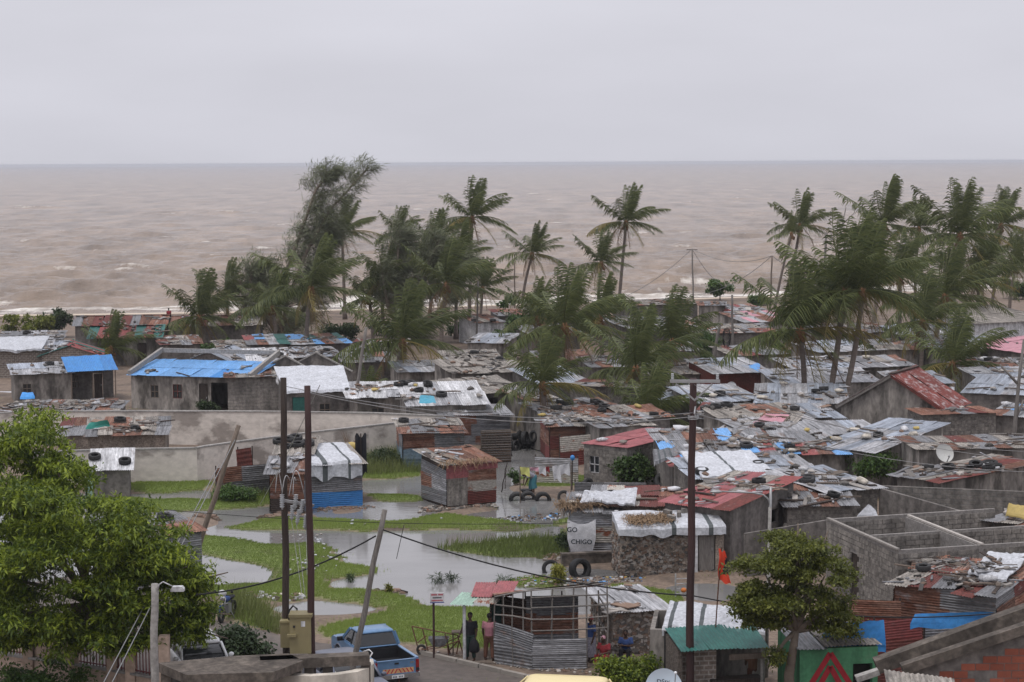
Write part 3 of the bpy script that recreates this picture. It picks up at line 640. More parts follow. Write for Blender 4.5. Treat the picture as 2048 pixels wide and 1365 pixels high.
def leaves(clusters, n_per, ls, lw, rng, droop=.5, wind=.0, spread=.35):
    """clusters: list of (pos, normal, tint); leaf-shaped faces around each"""
    P = np.array([c[0] for c in clusters]); Nn = np.array([c[1] for c in clusters]); T = np.array([c[2] for c in clusters]); n = len(P)*n_per
    P = np.repeat(P, n_per, 0); Nn = np.repeat(Nn, n_per, 0); T = np.repeat(T, n_per)
    d = Nn*.55 + rng.randn(n,3)*.6; d[:,2] -= droop*rng.rand(n); d += np.array(WIND)*wind; d /= np.linalg.norm(d,axis=1)[:,None]+1e-9
    P = P + rng.randn(n,3)*spread*np.array([1,1,.6]); s = np.cross(d, rng.randn(n,3)*.5 + np.array([0,0,1.])); s /= np.linalg.norm(s,axis=1)[:,None]+1e-9
    l = ls*(.6+.8*rng.rand(n))[:,None]; w_ = lw*(.7+.6*rng.rand(n))[:,None]
    v = np.stack([P, P+d*l*.45+s*w_, P+d*l-np.array([0,0,1])*l*.15, P+d*l*.45-s*w_], 1).reshape(-1,3)
    f = np.arange(4*n).reshape(n,4); return v, f, np.repeat(np.clip(T + rng.randn(n)*.12,0,1), 4)
def tree(name, label, base, lobes, n, mat, trunk_pts=None, trunk_r=.2, ls=.22, lw=.05, n_per=8, droop=.6, wind=0, cat='tree', seed=1, group=None, fill=.35, spread=.35, limbs=True, up=.5, clump=0):
    """lobes: (centre, radii) in world space"""
    rng = np.random.RandomState(seed); t = thing(name, label, cat, base, 0, group); cl = []
    if clump:
        sub = []
        for c, r in lobes:
            for q in range(clump):
                d = rng.randn(3); d /= np.linalg.norm(d); d[2] = d[2]*.9 + .1
                sub.append((tuple(np.array(c) + d*np.array(r)*rng.uniform(.6,1.15)), tuple(np.array(r)*rng.uniform(.18,.42)*np.array([1.15,1.15,.75]))))
        use = sub
    else: use = lobes
    vol = np.array([r[0]*r[1]+r[0]*r[2] for c, r in use]); vol = vol/vol.sum()
    for (c, r), q in zip(use, vol):
        k = max(3, int(n*q)); lt = rng.rand()
        for i in range(k):
            d = rng.randn(3); d /= np.linalg.norm(d); rad = (1 - fill*rng.rand()**1.4)
            if d[2] < -.1 and rng.rand() < (.85 if clump else .5): d[2] = abs(d[2])
            p = np.array(c) + d*np.array(r)*rad*(1+.12*rng.randn())
            nn = d + np.array([0,0,up]); nn /= np.linalg.norm(nn); cl.append((p, nn, rng.rand()**1.8*.62 + .38*lt*rng.rand()))
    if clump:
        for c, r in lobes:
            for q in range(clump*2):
                d = rng.randn(3); d /= np.linalg.norm(d); p = np.array(c) + d*np.array(r)*.6*rng.rand(); cl.append((p, d, .05))  # inner leaves get the darkest tint: crown shade put into their colour
    v, f, tint = leaves(cl, n_per, ls, lw, rng, droop, wind, spread)
    M = wm(t); v = v - np.array(M.translation)
    put('crown', npmesh('crown', v, f, mat, False, {'tint': tint}), M, t)
    if trunk_pts:
        mb = MB(); k = len(trunk_pts); mb.tube(trunk_pts, [trunk_r*(1-.45*i/max(1,k-1)) for i in range(k)], 8)
        if limbs:
            top = Vector(trunk_pts[-1])
            for c, r in lobes:
                c = Vector(c); md = top.lerp(c, .5) + Vector((0,0,.1)); mb.tube([top, md, c, c + (c-top)*.3], [trunk_r*.5, trunk_r*.32, trunk_r*.18, .02], 5)
        mb.build('trunk', MAT['trunk'], t, True)
    return t
def lob(px, py, Y, r): return (tuple(AT(px, py, Y)), r)
# big foreground tree on the left
Yt = 64
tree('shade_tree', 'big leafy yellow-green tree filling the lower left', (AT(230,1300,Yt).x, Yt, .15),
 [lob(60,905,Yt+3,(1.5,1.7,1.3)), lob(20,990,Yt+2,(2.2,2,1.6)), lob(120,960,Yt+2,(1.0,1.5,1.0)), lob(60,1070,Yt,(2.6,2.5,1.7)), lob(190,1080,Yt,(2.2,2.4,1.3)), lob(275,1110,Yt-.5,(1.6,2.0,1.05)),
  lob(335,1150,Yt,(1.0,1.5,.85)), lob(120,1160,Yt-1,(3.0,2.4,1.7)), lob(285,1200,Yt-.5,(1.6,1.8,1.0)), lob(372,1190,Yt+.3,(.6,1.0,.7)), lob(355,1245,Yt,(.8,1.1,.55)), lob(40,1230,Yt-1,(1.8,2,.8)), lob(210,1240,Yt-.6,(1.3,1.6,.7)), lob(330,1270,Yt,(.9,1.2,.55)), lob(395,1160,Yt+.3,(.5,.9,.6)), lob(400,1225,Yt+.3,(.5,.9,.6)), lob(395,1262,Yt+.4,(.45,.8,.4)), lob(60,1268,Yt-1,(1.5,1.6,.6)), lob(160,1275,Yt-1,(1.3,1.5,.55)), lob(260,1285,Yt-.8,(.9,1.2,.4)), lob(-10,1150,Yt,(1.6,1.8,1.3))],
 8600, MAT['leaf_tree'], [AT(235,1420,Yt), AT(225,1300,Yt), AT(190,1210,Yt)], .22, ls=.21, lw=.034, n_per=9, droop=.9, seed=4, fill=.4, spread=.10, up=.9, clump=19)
# tree over the green kiosk
Yr = 61.2
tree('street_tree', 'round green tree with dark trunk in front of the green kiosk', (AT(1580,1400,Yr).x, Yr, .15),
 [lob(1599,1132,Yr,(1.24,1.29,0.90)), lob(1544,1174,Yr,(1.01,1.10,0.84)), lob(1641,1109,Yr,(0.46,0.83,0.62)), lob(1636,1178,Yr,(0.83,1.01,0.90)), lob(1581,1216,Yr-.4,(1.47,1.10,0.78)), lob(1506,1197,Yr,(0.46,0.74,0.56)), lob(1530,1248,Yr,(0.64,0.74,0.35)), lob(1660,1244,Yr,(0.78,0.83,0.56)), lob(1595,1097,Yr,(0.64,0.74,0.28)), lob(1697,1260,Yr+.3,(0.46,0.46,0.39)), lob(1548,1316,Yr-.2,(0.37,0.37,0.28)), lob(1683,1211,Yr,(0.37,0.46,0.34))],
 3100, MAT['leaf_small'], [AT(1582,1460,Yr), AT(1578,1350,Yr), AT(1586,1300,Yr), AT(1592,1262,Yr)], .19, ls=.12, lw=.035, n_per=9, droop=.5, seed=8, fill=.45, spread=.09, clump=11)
def bush(label, px, py, w_px, h_px, mat, n=260, weed=False, name='bush', seed=1, ls=.2, lw=.06, group=None, cat='bush', z0=.1, n_per=8):
    B = U(px, py, z0); s = FPX / B.y; W, H = w_px/s/2, h_px/s; rng = random.Random(seed); lobes = []
    for i in range(6): lobes.append(((B.x + rng.uniform(-.6,.6)*W, B.y + rng.uniform(-.4,.4)*W, B.z + H*(rng.uniform(.05,.5) if weed else rng.uniform(.25,.72))), (W*rng.uniform(.35,.55), W*.45, H*rng.uniform(.25,.38))))
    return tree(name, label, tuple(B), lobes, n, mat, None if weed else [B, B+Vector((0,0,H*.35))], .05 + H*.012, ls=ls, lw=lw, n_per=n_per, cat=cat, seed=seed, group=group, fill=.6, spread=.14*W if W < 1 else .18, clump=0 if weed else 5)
bush('pale green bush at the left end of the beach', 60, 680, 100, 58, MAT['leaf_small'], 700, seed=2, ls=.28, lw=.09)
bush('dark green shrub right of the pale green beach bush', 118, 676, 60, 56, MAT['leaf_dark'], 320, seed=3, ls=.28, lw=.09)
bush('large dense green bush in the middle of the village', 1050, 700, 110, 105, MAT['leaf_bush'], 800, seed=5, ls=.28, lw=.09)
bush('light green shrub at the foot of the large dense bush', 1015, 720, 70, 70, MAT['leaf_bush'], 350, seed=6, ls=.25, lw=.08)
bush('round bush standing alone above the far roofs by the sea', 1440, 602, 58, 46, MAT['leaf_bush'], 300, seed=7, ls=.28, lw=.1)
bush('green shrub beside the far light pole near the sea', 1522, 612, 50, 28, MAT['leaf_bush'], 220, seed=8, ls=.25, lw=.09)
bush('weedy green shrub by the leaning grey pole in the village', 1410, 740, 120, 100, MAT['leaf_bush'], 500, seed=9, ls=.25, lw=.05)
bush('dark green hedge above the long pale hall roof', 2030, 600, 90, 48, MAT['leaf_bush'], 500, seed=10, ls=.3, lw=.1)
bush('green fig bush in front of the pink-roofed block house', 1275, 985, 100, 84, MAT['leaf_bush'], 520, seed=11, ls=.2, lw=.075)
bush('small dark green bush left of the fig bush', 1215, 970, 44, 55, MAT['leaf_dark'], 260, seed=12, ls=.15, lw=.05)
bush('low green creeper heap between the tin roofs on the right', 1745, 952, 110, 48, MAT['leaf_bush'], 420, seed=13, ls=.16, lw=.05, z0=1.2)
bush('small yellow-green bush beside the two tyres in the flood', 1122, 1165, 46, 42, MAT['leaf_yellow'], 200, seed=14, ls=.12, lw=.03)
bush('green bush behind the satellite dish in the foreground', 1262, 1390, 120, 78, MAT['leaf_tree'], 700, seed=15, ls=.13, lw=.035)
bush('green weeds heaped below the grey tin fence in the flood', 470, 1003, 92, 30, MAT['leaf_bush'], 300, seed=16, ls=.13, lw=.04)
bush('papaya-like small tree in front of the blue-roofed house', 315, 812, 75, 58, MAT['leaf_bush'], 260, seed=17, ls=.4, lw=.06)
bush('dark shrub at the door of the blue-roofed house', 415, 826, 45, 22, MAT['leaf_dark'], 160, seed=18, ls=.2, lw=.06)
bush('dark leafy shrub between the big tree and the slab roof', 470, 1318, 120, 62, MAT['leaf_dark'], 520, seed=19, ls=.16, lw=.05)
bush('soft green shrub in the bottom left corner', 60, 1420, 200, 95, MAT['leaf_bush'], 900, seed=20, ls=.14, lw=.035)
bush('rubble-strewn weeds beside the cream compound wall', 785, 935, 95, 38, MAT['leaf_dark'], 300, seed=21, ls=.14, lw=.04)
bush('green weeds at the front of the blue and rust shack', 870, 925, 60, 22, MAT['leaf_bush'], 200, seed=22, ls=.13, lw=.04)
bush('reddish green scrub left of the block house wall on the right', 1640, 1035, 70, 26, MAT['leaf_bush'], 200, seed=23, ls=.12, lw=.04, z0=.8)
bush('weeds under the cloth sign', 1160, 1100, 90, 34, MAT['leaf_dark'], 260, seed=24, ls=.13, lw=.04)
bush('bright creeper on the right-hand slope by the dark roof', 2030, 975, 90, 40, MAT['leaf_dark'], 260, seed=25, ls=.16, lw=.05)
bush('small thin shrub by the washing line post', 1028, 968, 26, 30, MAT['leaf_bush'], 70, seed=26, ls=.12, lw=.03)
bush('dark bush in front of the small low palm by the beach', 350, 705, 60, 30, MAT['leaf_dark'], 200, seed=27, ls=.25, lw=.08)
bush('green shrub under the palm pair near the beach', 430, 715, 70, 34, MAT['leaf_bush'], 260, seed=28, ls=.25, lw=.08)
for i, (x, y, wd) in enumerate(((872,1162,26),(905,1160,16),(1010,1164,20),(700,1160,10))):
    bush(['straggly dark water weed standing in the middle of the flood','small water weed right of the straggly weed in the flood','water weed beside the trash bank behind the kiosks','tiny weed at the edge of the left grass island'][i], x, y, wd*1.4, 15, MAT['leaf_dark'], 26, True, name='water_weed', seed=30+i, ls=.26, lw=.012, cat='weed', group='weeds standing in the flood water')
bush('yellow-green sprout on a twig heap in the flood', 778, 1187, 14, 20, MAT['leaf_yellow'], 30, True, name='water_weed', seed=36, ls=.14, lw=.03, cat='weed', group='weeds standing in the flood water')
# feathery casuarina trees
def casuarina(label, base, stems, seed, n=900):
    rng = np.random.RandomState(seed); B = U(*base, .1); t = thing('casuarina_tree', label, 'tree', B, 0, 'feathery wind-swept trees')
    mb = MB(); cl = []
    for st in stems:
        pts = [AT(x, y, B.y + dz) for x, y, dz in st]; k = len(pts); mb.tube(pts, [.22*(1-i/k)+.03 for i in range(k)], 6)
        for i in range(int(n/len(stems)/4.5)):
            u = rng.rand()**.8*(k-1); j = min(int(u), k-2); p = pts[j].lerp(pts[j+1], u-j); tt = u/(k-1)
            ln = 3.7*(1-.45*tt)*rng.uniform(.35,1); az = rng.uniform(0,6.28); d = Vector((math.cos(az), math.sin(az)*.8, rng.uniform(-.1,.75))) + WIND*.75; d.normalize()
            q = p + d*ln*.5; e = p + d*ln + Vector((0,0,.25)); mb.tube([p,q,e], [.035,.02,.008], 3, False)
            for s in range(6):
                c = p.lerp(e, .25+.75*rng.rand()); cl.append((np.array(c), np.array(d), rng.rand()))
    mb.build('trunk', MAT['trunk'], t, True)
    v, f, tint = leaves(cl, 16, .8, .024, rng, .3, .7, .3); M = wm(t)
    put('crown', npmesh('crown', v - np.array(M.translation), f, MAT['casuarina'], False, {'tint': tint}), M, t)
casuarina('tall feathery tree leaning right, left of the middle', (560,690), [[(560,690,0),(575,600,0),(615,500,0),(660,420,0),(738,335,0)], [(560,690,0),(560,580,.5),(600,470,.5),(632,380,.5),(660,345,.5)], [(560,680,0),(520,610,-.5),(500,560,-.5),(505,535,-.5)], [(565,680,0),(620,600,1),(640,520,1),(655,470,1)]], 3, 1750)
casuarina('second feathery tree, shorter and rounder, behind the leaning pole', (810,690), [[(810,690,0),(800,600,0),(795,520,0),(800,470,0)], [(810,690,0),(840,600,1),(860,520,1),(880,480,1)], [(810,690,0),(775,610,-.5),(765,550,-.5)], [(810,690,0),(880,620,0),(905,560,0),(915,520,0)]], 6, 1300)
casuarina('sparse feathery shrub tree under the tall leaning one', (495,690), [[(495,690,0),(490,620,0),(480,560,0)],[(495,690,0),(515,630,0),(535,590,0)]], 7, 320)
# leafless trees
def bare_tree(label, base, segs, r0=.12, dz=0):
    B = U(*base, .1); t = thing('bare_tree', label, 'tree', B); mb = MB()
    for k, s in enumerate(segs):
        pts = [AT(x, y, B.y + dz) for x, y in s]; mb.tube(pts, [r0*(.9 if k == 0 else .55)*(1-.7*i/len(pts)) for i in range(len(pts))], 6)
    mb.build('trunk', MAT['wood_grey'], t, True)
bare_tree('leafless grey tree among the right-hand palms', (1655,660), [[(1655,660),(1662,560),(1680,470),(1692,415)],[(1672,500),(1660,460)],[(1684,450),(1710,425)],[(1668,530),(1700,500)]])
bare_tree('leafless dark trunk at the right edge of the village', (2020,940), [[(2020,940),(2030,850),(2038,760),(2048,680)],[(2030,840),(2048,800)],[(2037,770),(2000,730)]], .16)

for i, (x, y, wd, hh, mt, lb) in enumerate(((20,700,70,30,'leaf_dark','dark shrub behind the far-left stone house'),(500,668,70,34,'leaf_dark','dark shrub left of the tall feathery tree foot'),(680,680,80,36,'leaf_bush','shrub at the foot of the palm by the feathery tree'),(760,672,70,34,'leaf_dark','dark shrub under the second feathery tree'),(920,676,60,36,'leaf_bush','shrub behind the reddish palm trunk'),(1180,672,90,44,'leaf_dark','dark thicket under the swept palm'),(1240,690,60,34,'leaf_bush','shrub left of the broad planked roof'),(1570,668,80,42,'leaf_bush','thicket under the two-tone palm'),(1660,690,100,50,'leaf_dark','dark thicket under the tall right-hand palm'),(1730,700,90,46,'leaf_bush','thicket behind the twin-trunk palms'),(1820,680,90,44,'leaf_dark','dark thicket left of the long hall'),(1900,640,90,40,'leaf_bush','shrub on the sea side of the long hall'),(1350,735,80,50,'leaf_bush','shrub beside the upright frond bundle'),(1560,735,70,44,'leaf_bush','shrub left of the ragged palm'),(860,760,70,32,'leaf_dark','dark shrub right of the bushy low palm'),(550,720,50,28,'leaf_dark','small shrub behind the bare grey gables'))):
    bush(lb, x, y, wd, hh, MAT[mt], 260, seed=60+i, ls=.28, lw=.08)

# ================================================================ SHARED PIECES
def shared(mb, name, smooth=False):
    me = mb.mesh(name, [None], None, smooth); return me
def sheet_mesh(nw, rows, amp, seed):
    r = random.Random(seed); mb = MB(); nu = nw*4
    cl, cr, bd = r.uniform(0,.10), r.uniform(0,.06), r.uniform(-.04,.05)
    mb.grid(lambda u, v: (u, v, amp*math.sin(u*nw*2*math.pi) + bd*math.sin(v*math.pi) + (cl*max(0,.35-v)*max(0,.6-u)*4 if seed % 2 else cr*max(0,v-.7)*max(0,u-.4)*5)), nu, rows)
    return shared(mb, 'corrugated_sheet', True)
SHEETS = [sheet_mesh(8, 3, .018, s) for s in range(5)]
FLAT = [sheet_mesh(2, 3, .008, s+20) for s in range(3)]
def tyre_mesh(n=18):
    prof = [(.33,-.10),(.31,-.12),(.20,-.10),(.19,-.07),(.27,-.03),(.27,.03),(.19,.07),(.20,.10),(.31,.12),(.33,.10)]; mb = MB()
    rings = [[Vector((r*math.cos(2*math.pi*i/n), r*math.sin(2*math.pi*i/n), z)) for r, z in prof] for i in range(n)]
    vs = [v for r in rings for v in r]; k = len(prof); fs = [(i*k+j, ((i+1)%n)*k+j, ((i+1)%n)*k+(j+1)%k, i*k+(j+1)%k) for i in range(n) for j in range(k)]
    mb.add(vs, fs); return shared(mb, 'tyre', True)
TYRE = tyre_mesh()
def rock_mesh(seed, flat=.6):
    bm = bmesh.new(); bmesh.ops.create_icosphere(bm, subdivisions=1, radius=1.0); r = random.Random(seed)
    for v in bm.verts: v.co = v.co * r.uniform(.7,1.15); v.co.z *= flat; v.co.y *= r.uniform(.8,1)
    me = bpy.data.meshes.new('stone'); bm.to_mesh(me); bm.free(); me.materials.append(None); return me
ROCKS = [rock_mesh(s) for s in range(5)]
BAG = [rock_mesh(s+40, .5) for s in range(3)]
for me in BAG: me.polygons.foreach_set('use_smooth', [True]*len(me.polygons))
def plank_mesh(seed):
    r = random.Random(seed); mb = MB(); b1 = r.uniform(-.02,.03)
    mb.grid(lambda u, v: (u-.5, v-.5, b1*math.sin(u*math.pi)+.02), 4, 1); mb.grid(lambda u, v: (u-.5, .5-v, b1*math.sin(u*math.pi)-.02), 4, 1)
    mb.add([(-.5,-.5,-.02),(.5,-.5,-.02),(.5,-.5,.02),(-.5,-.5,.02)], [(0,1,2,3)]); mb.add([(-.5,.5,-.02),(.5,.5,-.02),(.5,.5,.02),(-.5,.5,.02)], [(3,2,1,0)])
    return shared(mb, 'plank')
PLANKS = [plank_mesh(s) for s in range(3)]
BLOCK = shared(MB().box((0,0,0), (1,1,1)), 'block')
def frame(o, x, y, z=None):
    """world matrix from origin, x axis, y axis (any lengths kept)"""
    x, y = Vector(x), Vector(y); z = Vector(z) if z is not None else x.cross(y).normalized()
    M = Matrix.Identity(4); M.col[0][:3] = x; M.col[1][:3] = y; M.col[2][:3] = z; M.col[3][:3] = Vector(o); return M
COUNT = {'stone': 0, 'plank': 0, 'tyre': 0}
PAL = {
 'patch': [('galv_pale',2),('pink',.6),('cream_rust',1),('galv',1.5),('rust_red',.6)],
 'white': [('white',4),('galv_pale',1.2)],
 'grey': [('galv',5),('galv_pale',2),('rust',1.3),('asbestos',1)], 'dark': [('galv',2),('rust',2),('asbestos',2),('rust_red',.6)],
 'pale': [('galv_pale',5),('tin_blue',3),('galv',1)], 'tin': [('tin_blue',4),('galv_pale',4)], 'rusty': [('rust',4),('rust_red',3),('galv',2),('cream_rust',2)],
 'redwall': [('rust_red',3),('red',1),('rust',1)], 'brownwall': [('rust',3),('galv',2),('wood_dark',2),('asbestos',1)], 'red': [('red',3),('pink_red',2),('rust_red',2),('green_sheet',.8)], 'pinkred': [('pink_red',1)], 'pink': [('pink',1)], 'flaked': [('red_flaked',1)], 'blue': [('blue_pale',4),('blue',1)],
 'deepblue': [('blue',1)], 'mixed': [('galv_pale',2),('blue_pale',1.6),('red',1.2),('galv',2),('rust',1.2),('green_sheet',.4)], 'asb': [('asbestos',1)],
 'redroof': [('pink_red',3),('red',2),('rust_red',1),('asbestos',1)], 'mauve': [('pink',.6),('rust',.8),('galv_pale',1.5),('asbestos',1.5)], 'greenpale': [('green_pale',3),('pink_red',1),('cream_rust',1)],
}
def choose(pal, r):
    it = PAL[pal]; t = r.uniform(0, sum(x[1] for x in it))
    for nme, wgt in it:
        t -= wgt
        if t <= 0: return MAT[nme]
    return MAT[it[-1][0]]
def roof_sheets(parent, o, ux, uy, W, Ls, pal, r, sw=.85, mess=1.0, name='roof_sheet', rows=None, flat=False, lift=.03):
    ux, uy = ux.normalized(), uy.normalized(); n = ux.cross(uy).normalized(); 
    rows = rows or max(1, int(round(Ls/2.6))); cols = max(1, int(round(W/sw))); w_ = W/cols; l_ = Ls/rows
    for j in range(rows):
        for i in range(cols):
            a = r.gauss(0,.03)*mess; k = math.cos(a); x = ux*math.cos(a)+uy*math.sin(a); y = uy*math.cos(a)-ux*math.sin(a)
            tl = r.gauss(0,.012)*mess; x2 = (x + n*tl).normalized(); y2 = (y - n*(n.dot(y)) ).normalized(); y2 = (y2 - x2*y2.dot(x2)).normalized(); nn = x2.cross(y2)
            p = o + ux*(w_*i - .03) + uy*(l_*j + r.uniform(-.24,.05)*mess) + n*(lift + .022*j + .012*(i%2) + r.uniform(0,.02)*mess)
            me = (FLAT if flat else SHEETS)[r.randrange(3 if flat else 5)]
            put(name, me, frame(p, x2*(w_*1.06), y2*(l_*(1.06+.05*mess*r.random())), nn), parent, choose(pal, r))
def wall_sheets(parent, A, B, z0A, zA, zB, pal, r, rows=None, name='wall_sheet', th=.03, sh=.75, vertical=False, mats=None):
    """patchwork of corrugated sheets nailed to a wall between ground points A and B"""
    A, B = Vector(A), Vector(B); ux = (B-A); W = Vector((ux.x,ux.y,0)).length; ux = Vector((ux.x,ux.y,0)).normalized(); n = Vector((ux.y,-ux.x,0))
    h = max(zA, zB) - z0A; rows = rows or max(1, int(round(h/sh))); k = 0
    for j in range(rows):
        cols = max(1, int(round(W/r.uniform(1.6,2.4)))); cuts = [0] + sorted([min(.95,max(.05,(i+1)/cols + r.uniform(-.08,.08))) for i in range(cols-1)]) + [1]
        for c0, c1 in zip(cuts, cuts[1:]):
            zt = min(zA + (zB-zA)*c0, zA + (zB-zA)*c1); lo = z0A + (h)*j/rows; hi = min(z0A + h*(j+1)/rows + .06, zt)
            if hi - lo < .12: continue
            slope = (zB-zA)/W if j == rows-1 else 0
            x = (ux + Vector((0,0,slope + r.gauss(0,.012)))).normalized(); y = Vector((0,0,1)); y = (y - x*y.dot(x)).normalized()
            o = A + ux*W*c0 + n*(th + .014*(j%2) + r.uniform(0,.015)); o.z = lo + (slope*W*c0 if slope < 0 else 0) - (abs(slope)*W*(c1-c0) if slope < 0 and 0 else 0)
            m = mats[k % len(mats)] if mats else choose(pal, r); k += 1
            w_ = W*(c1-c0)+.05; h_ = hi-lo+.03
            if vertical: put(name, SHEETS[r.randrange(5)], frame(o, x*w_, y*h_, x.cross(y)), parent, m)
            else: put(name, SHEETS[r.randrange(5)], frame(o + x*w_, y*h_, -x*w_, y.cross(-x).normalized()), parent, m)
def prismcol(mb, p0, p1, n, z0a, z0b, z1a, z1b, th):
    lo = [Vector((p0.x,p0.y,z0a)), Vector((p1.x,p1.y,z0b)), Vector((p1.x,p1.y,z0b)) - n*th, Vector((p0.x,p0.y,z0a)) - n*th]
    hi = [Vector((p0.x,p0.y,z1a)), Vector((p1.x,p1.y,z1b)), Vector((p1.x,p1.y,z1b)) - n*th, Vector((p0.x,p0.y,z1a)) - n*th]
    mb.hexa(lo, hi)
def wall(parent, A, B, z0, zA, zB, mat, th=.15, ops=(), name='wall', mid=None):
    """wall panel from A to B (left to right seen from outside) with real openings (u0,u1,zlo,zhi,kind) in metres along the wall"""
    A, B = Vector((A[0],A[1],0)), Vector((B[0],B[1],0)); d = B-A; W = d.length; ux = d.normalized(); n = Vector((ux.y,-ux.x,0)); mb = MB()
    cuts = sorted(set([0.0, W] + ([mid[0]] if mid else []) + [c for o in ops for c in (max(0,o[0]), min(W,o[1]))]))
    def top(u):
        if mid: return zA + (mid[1]-zA)*u/mid[0] if u <= mid[0] else mid[1] + (zB-mid[1])*(u-mid[0])/(W-mid[0])
        return zA + (zB-zA)*u/W
    for c0, c1 in zip(cuts, cuts[1:]):
        if c1-c0 < 1e-4: continue
        p0, p1 = A+ux*c0, A+ux*c1; o = next((o for o in ops if o[0] <= (c0+c1)/2 <= o[1]), None)
        if o is None: prismcol(mb, p0, p1, n, z0, z0, top(c0), top(c1), th)
        else:
            if o[2] > z0+.01: prismcol(mb, p0, p1, n, z0, z0, o[2], o[2], th)
            prismcol(mb, p0, p1, n, o[3], o[3], top(c0), top(c1), th)
    wobj = mb.build(name, mat, parent)
    for o in ops:
        p0, p1 = A+ux*o[0], A+ux*o[1]; kind = o[4] if len(o) > 4 else 'window'
        if kind == 'hole': continue
        fm = MB(); zz0, zz1 = o[2], o[3]; e = .05; q = n*(-.05); c0, c1 = p0+q, p1+q
        def b(a, bb, w_=.06): fm.bar(a, bb, w_, .06, up=n)
        if kind == 'door':
            dm = MB(); prismcol(dm, p0+ux*.04-n*.06, p1-ux*.04-n*.06, n, zz0, zz0, zz1-.04, zz1-.04, .04)
            dr = dm.build('door', MAT[o[5] if len(o) > 5 else 'wood_dark'], parent)
            MB().box(p1 - ux*.14 - n*.04 + Vector((0,0,zz0+1.0)), (.05,.05,.12)).build('handle', MAT['steel'], dr)
        else:
            up = Vector((0,0,1))
            b(c0+up*zz0, c1+up*zz0); b(c0+up*zz1, c1+up*zz1); b(c0+up*zz0, c0+up*zz1); b(c1+up*zz0, c1+up*zz1); b((c0+c1)/2+up*zz0, (c0+c1)/2+up*zz1, .04); b(c0+up*(zz0+zz1)/2, c1+up*(zz0+zz1)/2, .04)
            wn = fm.build('window', MAT[o[5] if len(o) > 5 else 'wood'], parent)
            pm = MB(); prismcol(pm, p0-n*.08, p1-n*.08, n, zz0, zz0, zz1, zz1, .02); pm.build('pane', MAT['glass_dark'], wn)
    return wobj
def block_courses(A, B, z0, zA, zB, out, bw=.41, bh=.205, ops=(), off=0):
    """positions of single blocks on the face of a wall"""
    A, B = Vector((A[0],A[1],0)), Vector((B[0],B[1],0)); d = B-A; W = d.length; ux = d.normalized(); n = Vector((ux.y,-ux.x,0)); j = 0; z = z0
    if n.dot(Vector((0,0,0)) - (A+B)/2) < 0: return
    while z + bh < max(zA,zB) - .02:
        u = -(bw/2 if j % 2 else 0)
        while u < W:
            u0, u1 = max(0,u), min(W,u+bw)
            if u1-u0 > .09 and z + bh < min(zA+(zB-zA)*u0/W, zA+(zB-zA)*u1/W) + .03:
                cu, cz = (u0+u1)/2, z+bh/2
                if not any(o[0]-.05 < cu < o[1]+.05 and o[2]-.05 < cz < o[3]+.05 for o in ops):
                    p = A + ux*cu + n*(random.uniform(.0,.012)); out.append((Vector((p.x,p.y,cz)), ux, n, (u1-u0)-.022, bh-.022))
            u += bw
        z += bh; j += 1
def place_blocks(parent, lst, mat='block', limit=300):
    c = Vector((0,0,CAM_H)); lst.sort(key=lambda q: (q[0]-c).length)
    for p, ux, n, w_, h_ in lst[:limit]:
        put('block', BLOCK, frame(p - n*.02, ux*w_, n*.07, Vector((0,0,1))*h_), parent, MAT[mat])
    if len(lst) > limit:
        mb = MB()
        for p, ux, n, w_, h_ in lst[limit:]:
            a, b_, q = ux*w_/2, n*.03, Vector((0,0,h_/2)); mb.hexa([p-a+b_-q,p+a+b_-q,p+a-b_-q,p-a-b_-q], [p-a+b_+q,p+a+b_+q,p+a-b_+q,p-a-b_+q])
        o = mb.build('block_courses', MAT[mat], parent); o['kind'] = 'stuff'
